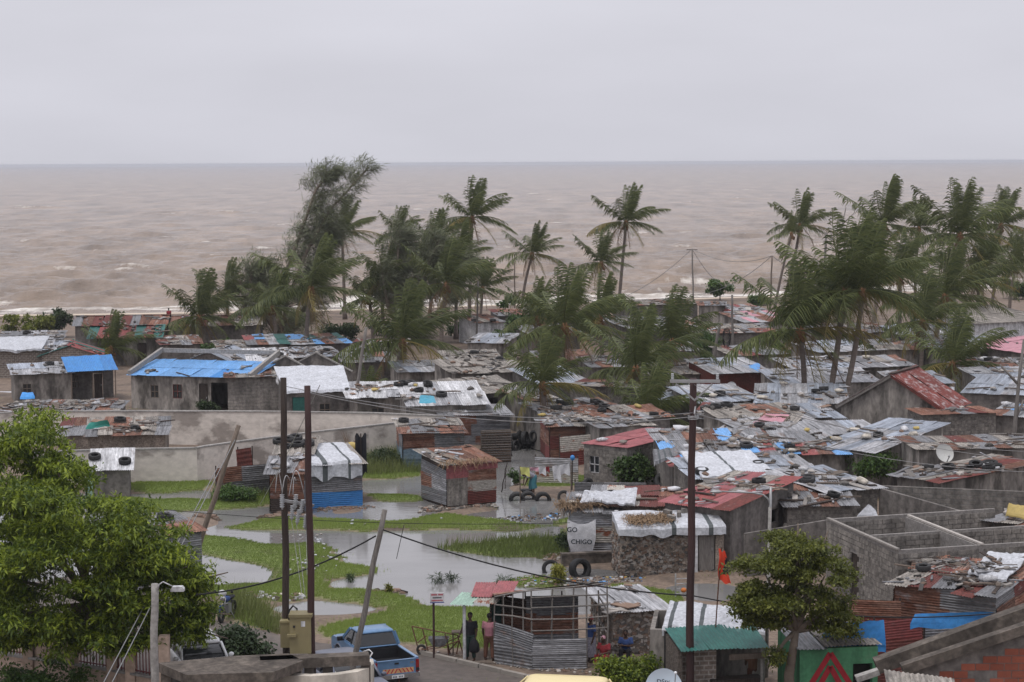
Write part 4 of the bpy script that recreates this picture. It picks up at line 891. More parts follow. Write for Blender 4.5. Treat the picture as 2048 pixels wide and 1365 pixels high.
def clutter(rd, o, ux, uy, W, Ls, r, t=0, s=0, p=0, b=0, rub=0, parent=None, blk=0):
    """loose things weighting a roof down; each lies on the roof plane"""
    ux, uy = ux.normalized(), uy.normalized(); n = ux.cross(uy).normalized()
    last = ['']; CL = [(r.uniform(.3,max(.4,W-.3)), r.uniform(.2,max(.3,Ls-.2))) for _ in range(3)]
    def pos(m=.3):
        a, b_ = r.uniform(m, max(m+.01,W-m)), r.uniform(.15, max(.2,Ls-.15))
        if r.random() < .62:
            ca, cb_ = CL[r.randrange(len(CL))]; a, b_ = min(max(ca + r.gauss(0,.55), .1), W-.1), min(max(cb_ + r.gauss(0,.3), .1), Ls-.1)
        fa, fb = a/W, b_/Ls
        last[0] = 'at ' + ('front' if fb < .33 else 'middle' if fb < .66 else 'back') + (' far left of ' if fa < .2 else ' left of ' if fa < .4 else ' centre of ' if fa < .6 else ' right of ' if fa < .8 else ' far right of ')
        return o + ux*a + uy*b_
    for i in range(t):
        M = frame(pos(.4) + n*.19, ux, uy, n) @ Matrix.Rotation(r.uniform(0,6),4,'Z') @ Matrix.Rotation(r.gauss(0,.10),4,'X') @ Matrix.Diagonal((*[r.uniform(.8,1.15)]*3,1))
        tag(put('tyre', TYRE, M, None, MAT['rubber']), 'old black tyre ' + last[0] + rd, 'tyre', 'tyres on ' + rd); COUNT['tyre'] += 1
    for i in range(s):
        if COUNT['stone'] >= 290: rub += 1; continue
        sc = r.uniform(.11,.24); k = r.choice(['stone','stone','stone','stone_brown','stone_pale','rubber'] )
        M = frame(pos() + n*(sc*.42+.05), ux, uy, n) @ Matrix.Rotation(r.uniform(0,6),4,'Z') @ Matrix.Diagonal((sc*r.uniform(1,1.5),sc,sc,1))
        tag(put('stone', ROCKS[r.randrange(5)], M, None, MAT[k if k != 'rubber' else 'stone']), {'stone':'dark','rubber':'dark','stone_brown':'brown','stone_pale':'pale'}[k] + ' stone ' + last[0] + rd, 'stone', 'stones on ' + rd); COUNT['stone'] += 1
    for i in range(blk):
        M = frame(pos() + n*.15, ux, uy, n) @ Matrix.Rotation(r.uniform(0,6),4,'Z') @ Matrix.Diagonal((.4,.18,.2,1))
        tag(put('concrete_block', BLOCK, M, None, MAT['block']), 'grey block ' + last[0] + rd, 'block', 'blocks on ' + rd)
    for i in range(p):
        if COUNT['plank'] >= 280: break
        ln = r.uniform(.7,2.3); M = frame(pos(.5) + n*(.085+.01*(i%3)), ux, uy, n) @ Matrix.Rotation(r.gauss(0,.5),4,'Z') @ Matrix.Diagonal((ln,r.uniform(.07,.2),1.0,1))
        wk = r.choice(['wood','wood_grey','wood_dark','wood']); tag(put('plank', PLANKS[r.randrange(3)], M, None, MAT[wk]), ('long ' if ln > 1.5 else 'short ') + {'wood':'brown','wood_grey':'grey','wood_dark':'dark'}[wk] + ' plank ' + last[0] + rd, 'plank', 'planks on ' + rd); COUNT['plank'] += 1
    for i in range(b):
        sc = r.uniform(.2,.36); k = r.choice(['white','white','cream_wall','cloth_white','asbestos','white','cream_wall','yellow'])
        M = frame(pos() + n*(sc*.42+.06), ux, uy, n) @ Matrix.Rotation(r.uniform(0,6),4,'Z') @ Matrix.Diagonal((sc*1.4,sc,sc,1))
        tag(put('sandbag', BAG[r.randrange(3)], M, None, MAT[k]), ('yellow' if k == 'yellow' else 'white') + ' filled sack ' + last[0] + rd, 'sack', ('yellow' if k == 'yellow' else 'white') + ' sacks on ' + rd)
    if rub and parent is not None:
        mb = MB(); mats = ['stone','stone_brown','wood','stone_pale','wood_dark','galv','wood_grey','galv_pale']
        for i in range(int(rub*r.choice((.25,.7,1.3,1.8)))):
            q = pos(.1) + n*(.07+.05*r.random()); a = r.uniform(0,6.28); x = ux*math.cos(a)+uy*math.sin(a); y = n.cross(x); big = r.random() < .25; l = r.uniform(.5,1.5) if big else r.uniform(.08,.5); w_ = r.uniform(.1,.6) if big and r.random() < .5 else r.uniform(.05,.2); h = r.uniform(.015,.04) if big else r.uniform(.03,.10); tl = r.gauss(0,.10)
            mb.box(q, (l, w_, h), Matrix((x + n*tl, y, n)).transposed(), r.randrange(8))
        o2 = mb.build('roof_rubble', [MAT[k] for k in mats], parent); o2['kind'] = 'stuff'
def tarp(label, P, mat='tarp', hang=(.3,.2,.2,.1), seed=1, nu=52, nv=28, wr=.06, stripes=(), name='tarpaulin', sag=0.0, cat='tarpaulin', sm='tarp_stripe', ragged=.12):
    """cloth sheet draped over four corner points P = front-left, front-right, back-right, back-left; edges hang down"""
    fl, fr, br, bl = [Vector(p) for p in P]; off = Vector((seed*3.7, seed*1.3, 0)); mb = MB()
    ul, vl = (fr-fl).length, (bl-fl).length; hf, hr, hb, hl = hang
    def fn(u, v):
        uu = (u*(ul+hl+hr) - hl)/ul; vv = (v*(vl+hf+hb) - hf)/vl; a, b_ = min(1,max(0,uu)), min(1,max(0,vv))
        p = fl.lerp(fr, a).lerp(bl.lerp(br, a), b_); dz = 0
        if uu < 0: dz += -uu*ul
        if uu > 1: dz += (uu-1)*ul
        if vv < 0: dz += -vv*vl
        if vv > 1: dz += (vv-1)*vl
        nz_ = mnoise.noise(Vector((a*ul*.8, b_*vl*.8, 0)) + off)*wr*1.0 + (.35-abs(mnoise.noise(Vector((a*ul*1.7+b_*vl*.6, b_*vl*1.1, 5)) + off)))*wr*1.0 + (.3-abs(mnoise.noise(Vector((a*ul*4.1, b_*vl*2.4-a, 8)) + off)))*wr*.45
        outw = Vector((0,0,0))
        if dz > 0: dz *= 1 + ragged*3*mnoise.noise(Vector((a*ul*1.7, b_*vl*1.7, 9)) + off); dn = (fl - bl).normalized(); outw = dn*(.06+.05*mnoise.noise(Vector((a*ul*2.5,dz,1))+off)) if vv < 0 else Vector((0,0,0))
        return p + Vector((0,0, nz_ - dz - sag*math.sin(a*math.pi)*math.sin(b_*math.pi) + .05)) + outw
    mb.grid(fn, nu, nv, 0, lambda i, j: 1 if (i//2 if nu > 30 else i) in stripes else 0)
    return tag(mb.build(name, [MAT[mat], MAT[sm]], None, False), label, cat)

def house(name, label, rd, eL, eR, ze, dep, zb, wallm='block_tex', roof='mono', pal='grey', ov=.25, ops=(), cl=None, wpal='rusty', seed=None, base=.05, ridge=.8, rows=None, blocks=False, mess=1.0, cat='house', group='houses of the shore village', sops=(), sw=.85, side_h=None, rlift=0.03, no_roof=False):
    """eL/eR: photo pixels of the two ends of the front eave at height ze; dep: depth in metres; zb: back wall height"""
    if group == 'houses of the shore village' and roof == 'mono': zb = ze + (zb-ze)*.5; dep *= .85
    if roof == 'gx': ridge *= .7
    A, B = U(eL[0], eL[1], ze), U(eR[0], eR[1], ze); A.z = B.z = 0; d = B-A; W = d.length; ux = d.normalized(); bk = Vector((-ux.y, ux.x, 0)); D, E = A+bk*dep, B+bk*dep
    r = random.Random(seed if seed is not None else int(eL[0]*13+eL[1])); rz = math.atan2(ux.y, ux.x)
    t = thing(name, label, cat, (A+B)/2 + Vector((0,0,base)), rz, group)
    fmid = (W/2, ze+ridge) if roof == 'gy' else None; mm = MAT[wallm] if wallm != 'sheet' else MAT['wood_dark']
    smid = (dep/2, ze+ridge) if roof == 'gx' else None; zbk = ze if roof in ('gx','gy') else zb
    wall(t, A, B, base, ze-.02, ze-.02, mm, ops=ops, name='front_wall', mid=fmid)
    wall(t, E, D, base, zbk-.02, zbk-.02, mm, name='back_wall', mid=fmid)
    i1, i2 = bk*.152, bk*.152
    wall(t, D-i1, A+i1, base, zbk-.02, ze-.02, mm, name='side_wall', mid=(smid[0]-.15, smid[1]) if smid else None)
    wall(t, B+i1, E-i1, base, ze-.02, zbk-.02, mm, name='side_wall', mid=(smid[0]-.15, smid[1]) if smid else None, ops=sops)
    if wallm == 'sheet':
        wall_sheets(t, A, B, base, ze, ze, wpal, r); wall_sheets(t, D, A, base, zbk, ze, wpal, r); wall_sheets(t, B, E, base, ze, zbk, wpal, r)
    if blocks:
        lst = []; block_courses(A, B, base, ze-.05, ze-.05, lst, ops=ops); block_courses(D, A, base, zbk-.05, ze-.05, lst); block_courses(B, E, base, ze-.05, zbk-.05, lst); place_blocks(t, lst)
    up = Vector((0,0,1)); planes = []
    if roof == 'mono':
        sl = (bk*dep + up*(zb-ze)).normalized(); o = A - ux*ov - sl*ov + up*ze; planes.append((o, ux, sl, W+2*ov, math.hypot(dep, zb-ze)+2*ov))
    elif roof == 'gx':
        sl = (bk*dep/2 + up*ridge).normalized(); ln = math.hypot(dep/2, ridge)+ov; planes.append((A - ux*ov - sl*ov + up*ze, ux, sl, W+2*ov, ln+.05))
        s2 = (-bk*dep/2 + up*ridge).normalized(); planes.append((E + ux*ov - s2*ov + up*ze, -ux, s2, W+2*ov, ln+.05))
    elif roof == 'gy':
        s1 = (ux*W/2 + up*ridge).normalized(); ln = math.hypot(W/2, ridge)+ov; planes.append((D + bk*ov - s1*ov + up*ze, -bk, s1, dep+2*ov, ln+.04))
        s2 = (-ux*W/2 + up*ridge).normalized(); planes.append((B - bk*ov - s2*ov + up*ze, bk, s2, dep+2*ov, ln+.04))
    if not no_roof:
        for k, (o, a, b_, W2, L2) in enumerate(planes):
            roof_sheets(t, o, a, b_, W2, L2, pal, r, rows=rows, mess=mess, sw=sw, lift=rlift)
            if cl and (k == 0 or roof == 'gy'): clutter(rd, o, a, b_, W2, L2, r, parent=t, **(cl if k == 0 or roof != 'gy' else {q: v for q, v in cl.items() if q != 't'}))
    t['_x'] = 0; del t['_x']
    return dict(t=t, A=A, B=B, D=D, E=E, ux=ux, bk=bk, W=W, planes=planes, r=r)

def wall_stones(parent, A, B, z0, z1, n, seed, mats=('stone_brown','stone_pale','mud','stone')):
    """stones showing in the mud of a wall: too many and too small to tell singly"""
    r = random.Random(seed); A, B = Vector((A[0],A[1],0)), Vector((B[0],B[1],0)); d = B-A; ux = d.normalized(); n_ = Vector((ux.y,-ux.x,0)); mb = MB()
    for i in range(n):
        p = A + d*r.uniform(.02,.98) + n_*.01 + Vector((0,0,r.uniform(z0,z1))); a = r.uniform(-.5,.5); x = ux*math.cos(a)+Vector((0,0,math.sin(a))); y = n_; z = x.cross(y)
        mb.box(p, (r.uniform(.06,.22), r.uniform(.03,.09), r.uniform(.05,.13)), Matrix((x,y,z)).transposed(), r.randrange(len(mats)))
    o = mb.build('wall_stones', [MAT[q] for q in mats], parent); o['kind'] = 'stuff'

# ================================================================ HOUSES (front eave read from the photograph, real wall heights)
HS = {}
def H(key, *a, **k): HS[key] = house(*a, **k)
c = lambda t=0, s=0, p=0, b=0, rub=0, blk=0: dict(t=t, s=s, p=p, b=b, rub=rub, blk=blk)
# --- far rows by the sea
H('f1','village_house','long low house with dark grey shingle-like roof nearest the beach','the dark roof nearest the beach',(150,652),(330,650),2.3,6,3.0,'plaster_dark','gx','dark',ridge=.9,cl=c(s=5,p=4,rub=60))
H('f2','village_house','dark-roofed house behind the pair of palms near the beach','the dark roof behind the palm pair',(345,652),(520,650),2.3,6,3.0,'plaster_dark','gx','dark',ridge=.9,cl=c(t=1,s=4,p=4,rub=60))
H('f3','village_house','red-sheeted house weighted with stones behind the blue porch','the red roof behind the blue porch',(180,676),(320,674),2.6,6,3.2,'plaster','gx','red',ridge=1.0,cl=c(s=16,p=2,rub=60),ops=((1.2,2.0,1.0,1.9),(4,4.8,.1,2.1,'door')))
H('f4','village_house','small house with a red and blue strip roof below the tall feathery tree','the red and blue strip roof',(500,690),(575,688),2.5,5,3.2,'plaster','mono','mixed',cl=c(s=4,rub=20))
H('f5','village_house','grey house with blue sheet tops behind the broad palm','the roof behind the broad palm',(580,690),(700,686),2.4,6,3.0,'plaster_dark','mono','mixed',cl=c(s=4,p=2,rub=40))
H('f6','village_house','dark roofed house left of the reddish palm trunk','the dark roof left of the reddish palm trunk',(700,700),(800,700),2.4,6,3.0,'plaster_dark','mono','dark',cl=c(t=1,s=4,p=3,rub=40))
H('f7','village_house','tin house with a peeling white and blue front wall','the tin roof above the peeling blue wall',(955,646),(1010,644),2.4,6,3.0,'white','mono','dark',cl=c(t=2,s=3,rub=30))
H('f8','village_house','house with pale tin roof sloping right of the thin grey pole','the pale roof by the thin grey pole',(935,686),(1010,687),2.4,6,3.0,'plaster','mono','pale',cl=c(s=5,p=2,rub=30))
H('f9','village_house','flat dark house closest to the sea right of the slim palm','the low dark roof closest to the sea',(1000,632),(1100,630),2.4,6,2.8,'plaster_dark','mono','dark',cl=c(s=3,p=4,rub=40))
H('f10','village_house','grey block house on the skyline left of the round bush','the skyline roof left of the round bush',(1262,612),(1395,608),2.6,6,2.9,'block_tex','mono','dark',cl=c(t=2,s=3,p=6,rub=50))
H('f11','village_house','square plastered house under the round bush','the square house under the round bush',(1400,612),(1450,612),2.9,5,3.0,'plaster','mono','grey',cl=c(s=2,rub=14))
H('f12','village_house','house with blue sheets beside the far light pole','the blue sheets beside the far light pole',(1452,622),(1530,620),2.4,5,2.8,'plaster','mono','mixed',cl=c(s=3,p=3,b=1,rub=30))
H('f13','village_house','broad grey roof with planks in the middle distance','the broad planked roof in the middle distance',(1270,662),(1430,656),2.4,8,3.4,'plaster_dark','mono','grey',cl=c(t=1,s=5,p=12,b=2,rub=80))
H('f14','village_house','grey block house with long low wall right of the leaning grey pole','the long roof right of the leaning grey pole',(1400,668),(1560,664),2.5,6,3.0,'block_tex','mono','dark',cl=c(s=4,p=8,b=1,rub=60))
H('f15','village_house','brownish tin roofed house left of the two-tone palm','the brownish roof left of the two-tone palm',(1490,645),(1640,640),2.4,7,3.3,'plaster','mono','mauve',cl=c(s=5,p=8,b=1,rub=60))
H('f16','village_house','low house under the swept palm','the low roof under the swept palm',(1200,650),(1290,650),2.3,6,2.9,'plaster_dark','mono','grey',cl=c(s=3,p=4,rub=30))
H('f17','village_house','long hall with pale cream roof at the right edge','the long pale hall roof',(1950,648),(2110,640),3.0,10,4.4,'white','mono','asb',rows=2,sw=1.2,mess=.4)
H('f18','village_house','tin roofed house left of the pink roof','the tin roof left of the pink roof',(1850,696),(1960,698),2.6,7,3.4,'plaster','mono','pale',cl=c(s=4,p=3,rub=20))
H('f19','village_house','house with faded pink roof at the right edge','the faded pink roof',(1935,690),(2085,712),2.6,7,3.5,'plaster_dark','mono','pink',mess=.6,cl=c(p=2,s=2,rub=6))
H('f20','village_house','cluttered dark house under the pink-roofed one','the cluttered roof under the pink one',(1930,735),(2080,735),2.4,5,2.8,'plaster_dark','mono','dark',cl=c(t=1,s=5,p=6,b=2,rub=50))
H('f21','village_house','tin roofed house under the dense right-hand palms','the tin roof under the dense palms',(1760,700),(1880,700),2.4,6,3.0,'plaster','mono','grey',cl=c(t=1,s=5,p=4,rub=40))
H('f22','village_house','pale tin house behind the ragged palm','the pale roof behind the ragged palm',(1640,705),(1770,700),2.4,6,3.0,'plaster','mono','pale',cl=c(t=1,s=4,p=3,rub=30))
# --- middle rows
H('m1','village_house','far-left stone house under a crumpled white sheet roof','the white sheet roof at the far left',(-20,702),(132,700),2.4,5,3.0,'brick_tex','mono','pale',cl=c(s=7,p=3,b=2,rub=60),ops=((6.6,7.3,.1,2.0,'door'),))
H('m2','village_house','small brick gable house at the far left','the red-edged brick gable roof',(84,712),(196,710),2.0,5,2.0,'brick_tex','gy','red',ridge=.75,cl=c(s=2,p=1,rub=20))
H('m3','village_house','low grey house with a stone-weighted tin roof left of the blue porch','the tin roof left of the blue porch',(28,750),(142,746),2.3,5,2.9,'plaster','mono','pale',cl=c(t=1,s=6,p=2,rub=25),ops=((.6,1.2,.9,1.6),))
H('m4','village_house','big blue-sheeted plastered house behind the long wall','the blue roof of the big plastered house',(262,750),(500,756),2.6,5.2,3.7,'plaster','mono','blue',ops=((1.5,2.1,1.0,1.9),(3.2,3.9,1.0,2.0,'window','rust_red'),(5.2,5.9,.1,2.1,'door'),(6.1,7.7,.1,2.2,'hole')),cl=c(s=3,p=2,rub=26),mess=.3,sw=.8)
H('m5','village_house','grey house with white sheet roof pieces behind the blue-roofed house','the white sheets behind the blue roof',(500,724),(580,722),2.4,5,3.4,'plaster','mono','white',cl=c(t=1,s=6,rub=20))
H('m6','village_house','small gable house with pale edge boards above the blue roof','the pale-edged gable roof',(368,726),(470,728),2.0,5,2.0,'plaster_dark','gy','pale',ridge=.9,cl=c(s=3,rub=10))
H('m7','block_building','square block house with a dish on its corner, right of the blue roof','the block house right of the blue roof',(455,756),(562,754),2.7,4,2.8,'block_tex','mono','dark',cl=c(s=2,rub=15))
H('m8','village_house','house under a tight white tarpaulin behind the long wall','the tarpaulin house behind the long wall',(572,786),(700,782),2.5,5,3.6,'plaster_dark','mono','dark',no_roof=True,ops=((.4,1.4,.1,2.2,'door','green_sheet'),(2.2,2.9,.9,1.7)))
H('m9','village_house','low house with torn white sheets left of the dotted white roof','the torn white sheets',(700,796),(822,794),2.3,5,3.2,'plaster','mono','white',cl=c(s=7,p=3,b=1,rub=26),ops=((1.4,2.2,1.0,1.6),))
H('m10','village_house','house with a white roof dotted with black tyres and stones','the dotted white roof',(820,812),(972,808),2.5,6,4.0,'plaster','mono','white',mess=.5,cl=c(t=7,s=14,p=4,b=3,rub=10),ops=((.6,1.4,1.0,1.8),))
H('m11','village_house','grey house under a stony asbestos roof above the dotted roof','the stony roof above the dotted roof',(912,748),(1058,742),2.9,6,3.6,'plaster','mono','asb',cl=c(t=1,s=16,p=3,rub=60))
H('m12','village_house','house with wavy asbestos roof and dark doorway','the wavy asbestos roof',(925,790),(1052,782),2.5,5.5,3.3,'plaster_dark','mono','asb',sw=.9,cl=c(t=1,s=12,p=2,rub=60),ops=((1.0,2.6,.1,2.2,'hole'),))
H('m13','block_building','block house with pale blue tin roof behind the wide palm','the pale blue tin roof behind the wide palm',(1085,770),(1180,765),2.6,6,3.6,'block_tex','mono','tin',mess=.4,cl=c(p=3,s=1))
H('m14','block_building','bare grey block wall house behind the stacked tyres','the bare block house behind the tyres',(1140,771),(1270,776),2.9,4,2.9,'block','mono','dark',blocks=True,cl=c(p=6,s=3,rub=30))
H('m15','village_house','low house with tyres lined up on its grey roof','the grey roof lined with tyres',(1110,832),(1260,822),2.4,5,2.9,'plaster','mono','grey',cl=c(t=9,s=8,p=4,b=3,rub=40))
H('m16','village_house','tin house in the gap right of the drooping palm','the roof right of the drooping palm',(1300,800),(1400,806),2.4,6,3.2,'plaster_dark','mono','pale',cl=c(t=2,s=6,p=4,b=1,rub=40))
H('m17','village_house','grey gable-walled house with a small dish on its front','the tin roof with a small dish',(1400,806),(1520,800),2.5,5,3.4,'plaster','mono','tin',mess=.5,cl=c(t=1,s=3,p=3,b=2,rub=14))
H('m18','village_house','pale tin house with a brick-red wall strip','the pale roof over the brick-red wall',(1430,748),(1540,744),2.6,6,3.5,'rust_red','mono','tin',mess=.4,cl=c(p=3,s=2,rub=6))
H('m19','village_house','wide tin-roofed house behind the ragged palm trunk','the wide tin roof behind the ragged palm trunk',(1515,806),(1690,808),2.5,7,3.4,'plaster_dark','mono','tin',mess=.6,cl=c(t=2,s=6,p=5,b=2,rub=30),ops=((4.2,4.9,1.0,1.8),))
H('m20','village_house','long plain grey house right of the ragged palm','the long plain roof right of the ragged palm',(1560,768),(1760,764),2.5,6,3.2,'plaster','mono','tin',mess=.5,cl=c(p=4,s=3,b=1,rub=10))
H('m21','village_house','plastered house with faded pinkish tin roof left of the red gable house','the faded pinkish roof',(1480,858),(1640,850),2.5,6,3.5,'plaster','mono','mauve',cl=c(t=3,s=12,p=6,rub=20))
H('m22','village_house','low house with a sagging pale sheet along its ridge','the sagging pale sheet roof',(1570,872),(1760,866),2.4,3.5,2.9,'plaster','mono','pale',rows=1,mess=.4,cl=c(s=3,b=2))
H('m23','village_house','large grey gable house with flaking red roof on the right','the flaking red gable roof',(1682,808),(1888,820),2.9,4.5,2.9,'plaster','gy','flaked',ridge=1.9,mess=.3,rows=2,cl=None)
H('m24','block_building','brown block building with flat top right of the red gable house','the flat top of the brown block building',(1848,830),(1992,826),2.9,3,2.9,'block','mono','dark',blocks=True,cl=c(s=2,rub=12))
H('m25','village_house','pale tin house with a dish behind the low bushy palm','the pale tin roof with a dish',(1930,786),(2075,792),2.5,7,3.5,'plaster_dark','mono','tin',mess=.5,cl=c(p=3,s=3,rub=6))
H('m26','village_house','cluttered house at the right edge with yellow and blue scraps on its roof','the scrap-strewn roof at the right edge',(1985,830),(2090,836),2.4,4,2.8,'plaster_dark','mono','mixed',cl=c(s=4,p=4,b=3,rub=40))
H('m27','village_house','small house behind the tall cross-arm pole with a red window','the roof behind the cross-arm pole',(1392,837),(1480,839),2.4,5,3.0,'plaster','mono','dark',cl=c(t=3,s=5,p=4,rub=30),ops=((.7,1.2,1.2,1.9,'window','rust_red'),))
H('m28','village_house','grey house with a blue-edged gable behind the coloured roof','the blue-edged roof',(1440,862),(1560,868),2.4,5,3.2,'plaster','mono','mauve',cl=c(t=2,s=6,p=3,rub=20))
# --- the crowded roofs on the right
H('r1','village_house','pink-roofed block house with a cross-barred window','the pink roof of the block house',(1168,888),(1254,897),2.5,7,2.8,'block','mono','pinkred',blocks=True,mess=.2,ov=.1,cl=c(b=2),ops=((.35,1.0,1.0,1.9,'window','white'),))
H('r2','village_house','house under a jumble of blue, white and red roof sheets','the jumbled blue and white roof',(1345,930),(1560,926),2.4,7,4.0,'block_tex','mono','mixed',mess=1.6,cl=c(t=1,s=8,p=14,b=7,rub=120))
H('r3','village_house','roof of mixed scrap right of the jumbled blue roof','the scrap roof right of the jumbled one',(1545,908),(1690,906),2.4,6,3.1,'plaster','mono','mixed',mess=1.6,cl=c(t=1,s=6,p=10,b=3,rub=80))
H('r4','village_house','pale blue-white tin house with bags along its ridge','the pale tin roof with bags',(1640,893),(1748,905),2.5,8,3.9,'plaster','mono','tin',mess=.4,cl=c(t=1,s=3,p=2,b=7))
H('r5','village_house','low house with white sheet roof right of the cross-arm pole','the white sheet roof right of the cross-arm pole',(1392,958),(1640,950),2.5,5,3.0,'block_tex','mono','pale',mess=.8,cl=c(t=2,s=9,p=5,b=1,rub=26))
H('r6','village_house','block house with salmon-red sheets behind the street lamp','the salmon-red roof behind the street lamp',(1330,1005),(1460,1019),2.7,7,3.6,'plaster_dark','mono','redroof',mess=1.0,cl=c(t=1,s=3,p=10,b=1,rub=40),sops=((3.4,4.3,1.5,2.1,'hole'),))
H('r7','village_house','low house with ribbed grey roof and big tyres','the ribbed grey roof with big tyres',(1575,1012),(1705,1010),2.3,5,3.2,'block','mono','grey',blocks=True,mess=.7,cl=c(t=4,s=3,p=7,blk=4,rub=10))
H('r8','village_house','block house with a white-edged roof left of the roofless building','the white-edged roof',(1650,985),(1755,974),2.6,5,3.2,'block','mono','pale',blocks=True,cl=c(s=6,p=3,b=2,rub=30))
H('r9','village_house','house with dark cluttered roof of tyres and rags by the big grey dish','the dark cluttered roof by the grey dish',(1795,950),(1882,966),2.5,7,3.2,'plaster','mono','dark',mess=1.2,cl=c(t=8,s=8,p=6,b=2,rub=110))
H('r10','village_house','plain plastered building behind the grey dish','the plain building behind the grey dish',(1840,900),(2080,896),3.0,4,3.2,'plaster','mono','dark',cl=c(s=3,p=5,rub=30))
H('r11','tin_shack','rusty tin shack heaped with boards at the right edge','the board-heaped shack at the right edge',(1790,1168),(1990,1190),2.2,4.6,2.6,'sheet','mono','dark',mess=1.8,wpal='rusty',cat='shack',cl=c(t=2,s=8,p=16,b=4,rub=120))
H('r12','village_house','house with rotten plank roof at the right edge above the roofless building','the rotten plank roof',(1985,1040),(2110,1060),2.4,5,3.0,'plaster_dark','mono','dark',mess=1.6,cl=c(s=4,p=12,b=1,rub=60))
H('r13','village_house','low house behind the mud house with a brown tin roof','the brown tin roof behind the mud house',(1185,1010),(1340,1012),2.3,4,2.7,'mud','mono','rusty',mess=1.2,cl=c(t=2,s=5,p=5,b=2,rub=40))
# --- shacks along the flood
H('s1','tin_shack','weathered blue and rust tin shack behind the flooded red shack','the weathered blue and rust shack',(806,867),(926,864),2.15,3.4,2.4,'wood_dark','mono','dark',mess=1.4,cat='shack',group='tin shacks in the flood',cl=c(t=1,s=3,p=5,rub=50))
H('s2','tin_shack','patched tin shack wall row above the stick-and-stone wall','the patched tin row',(885,832),(1018,828),2.0,3,2.2,'sheet','mono','grey',wpal='grey',mess=1.4,cat='shack',group='tin shacks in the flood',cl=c(s=2,p=3,rub=14))
H('s3','tin_shack','dark red corrugated shack behind the flying rag','the dark red shack',(1100,853),(1196,851),2.1,4,2.5,'sheet','mono','dark',wpal='redwall',mess=1.4,cat='shack',group='tin shacks in the flood',cl=c(s=4,p=4,b=1,rub=50))
H('s4','tin_shack','small tin-roofed mud house inside the compound wall','the rubble roof inside the compound',(120,872),(330,868),2.0,4,2.9,'mud','mono','dark',mess=1.3,cat='shack',cl=c(t=2,s=16,p=10,b=1,rub=140))
H('s5','tin_shack','brown plank-roofed house in front of the blue porch','the brown plank roof',(4,830),(226,830),1.9,4,2.7,'plaster_dark','mono','dark',mess=1.4,cat='shack',cl=c(s=10,p=22,b=2,rub=130))
H('s6','tin_shack','rusted shack half hidden by the big foreground tree','the rusted roof half hidden by the big tree',(250,1080),(400,1064),2.2,4,2.7,'sheet','mono','dark',wpal='grey',mess=1.3,cat='shack',cl=c(t=2,s=2,p=5,rub=14))
H('s7','mud_house','mud and stone house behind the stick frame kiosk','the mud and stone house behind the frame kiosk',(1225,1223),(1330,1216),1.75,3.0,2.1,'mud','mono','mauve',mess=1.2,cat='house',cl=c(s=3,p=4,rub=14))
H('s8','mud_house','mud house with tarpaulin roof beside the wooden door','the mud house with the tarpaulin',(1240,1057),(1448,1052),2.1,2.6,2.35,'mud','mono','dark',cat='house',no_roof=True,ops=((3.35,4.1,.1,1.95,'door','wood_grey'),))
H('s9','tin_shack','shack under a bulging white tarpaulin next to the green canopy','the shack under the bulging tarpaulin',(1300,1258),(1530,1264),2.3,2.9,2.5,'plaster','mono','dark',cat='shack',no_roof=True)

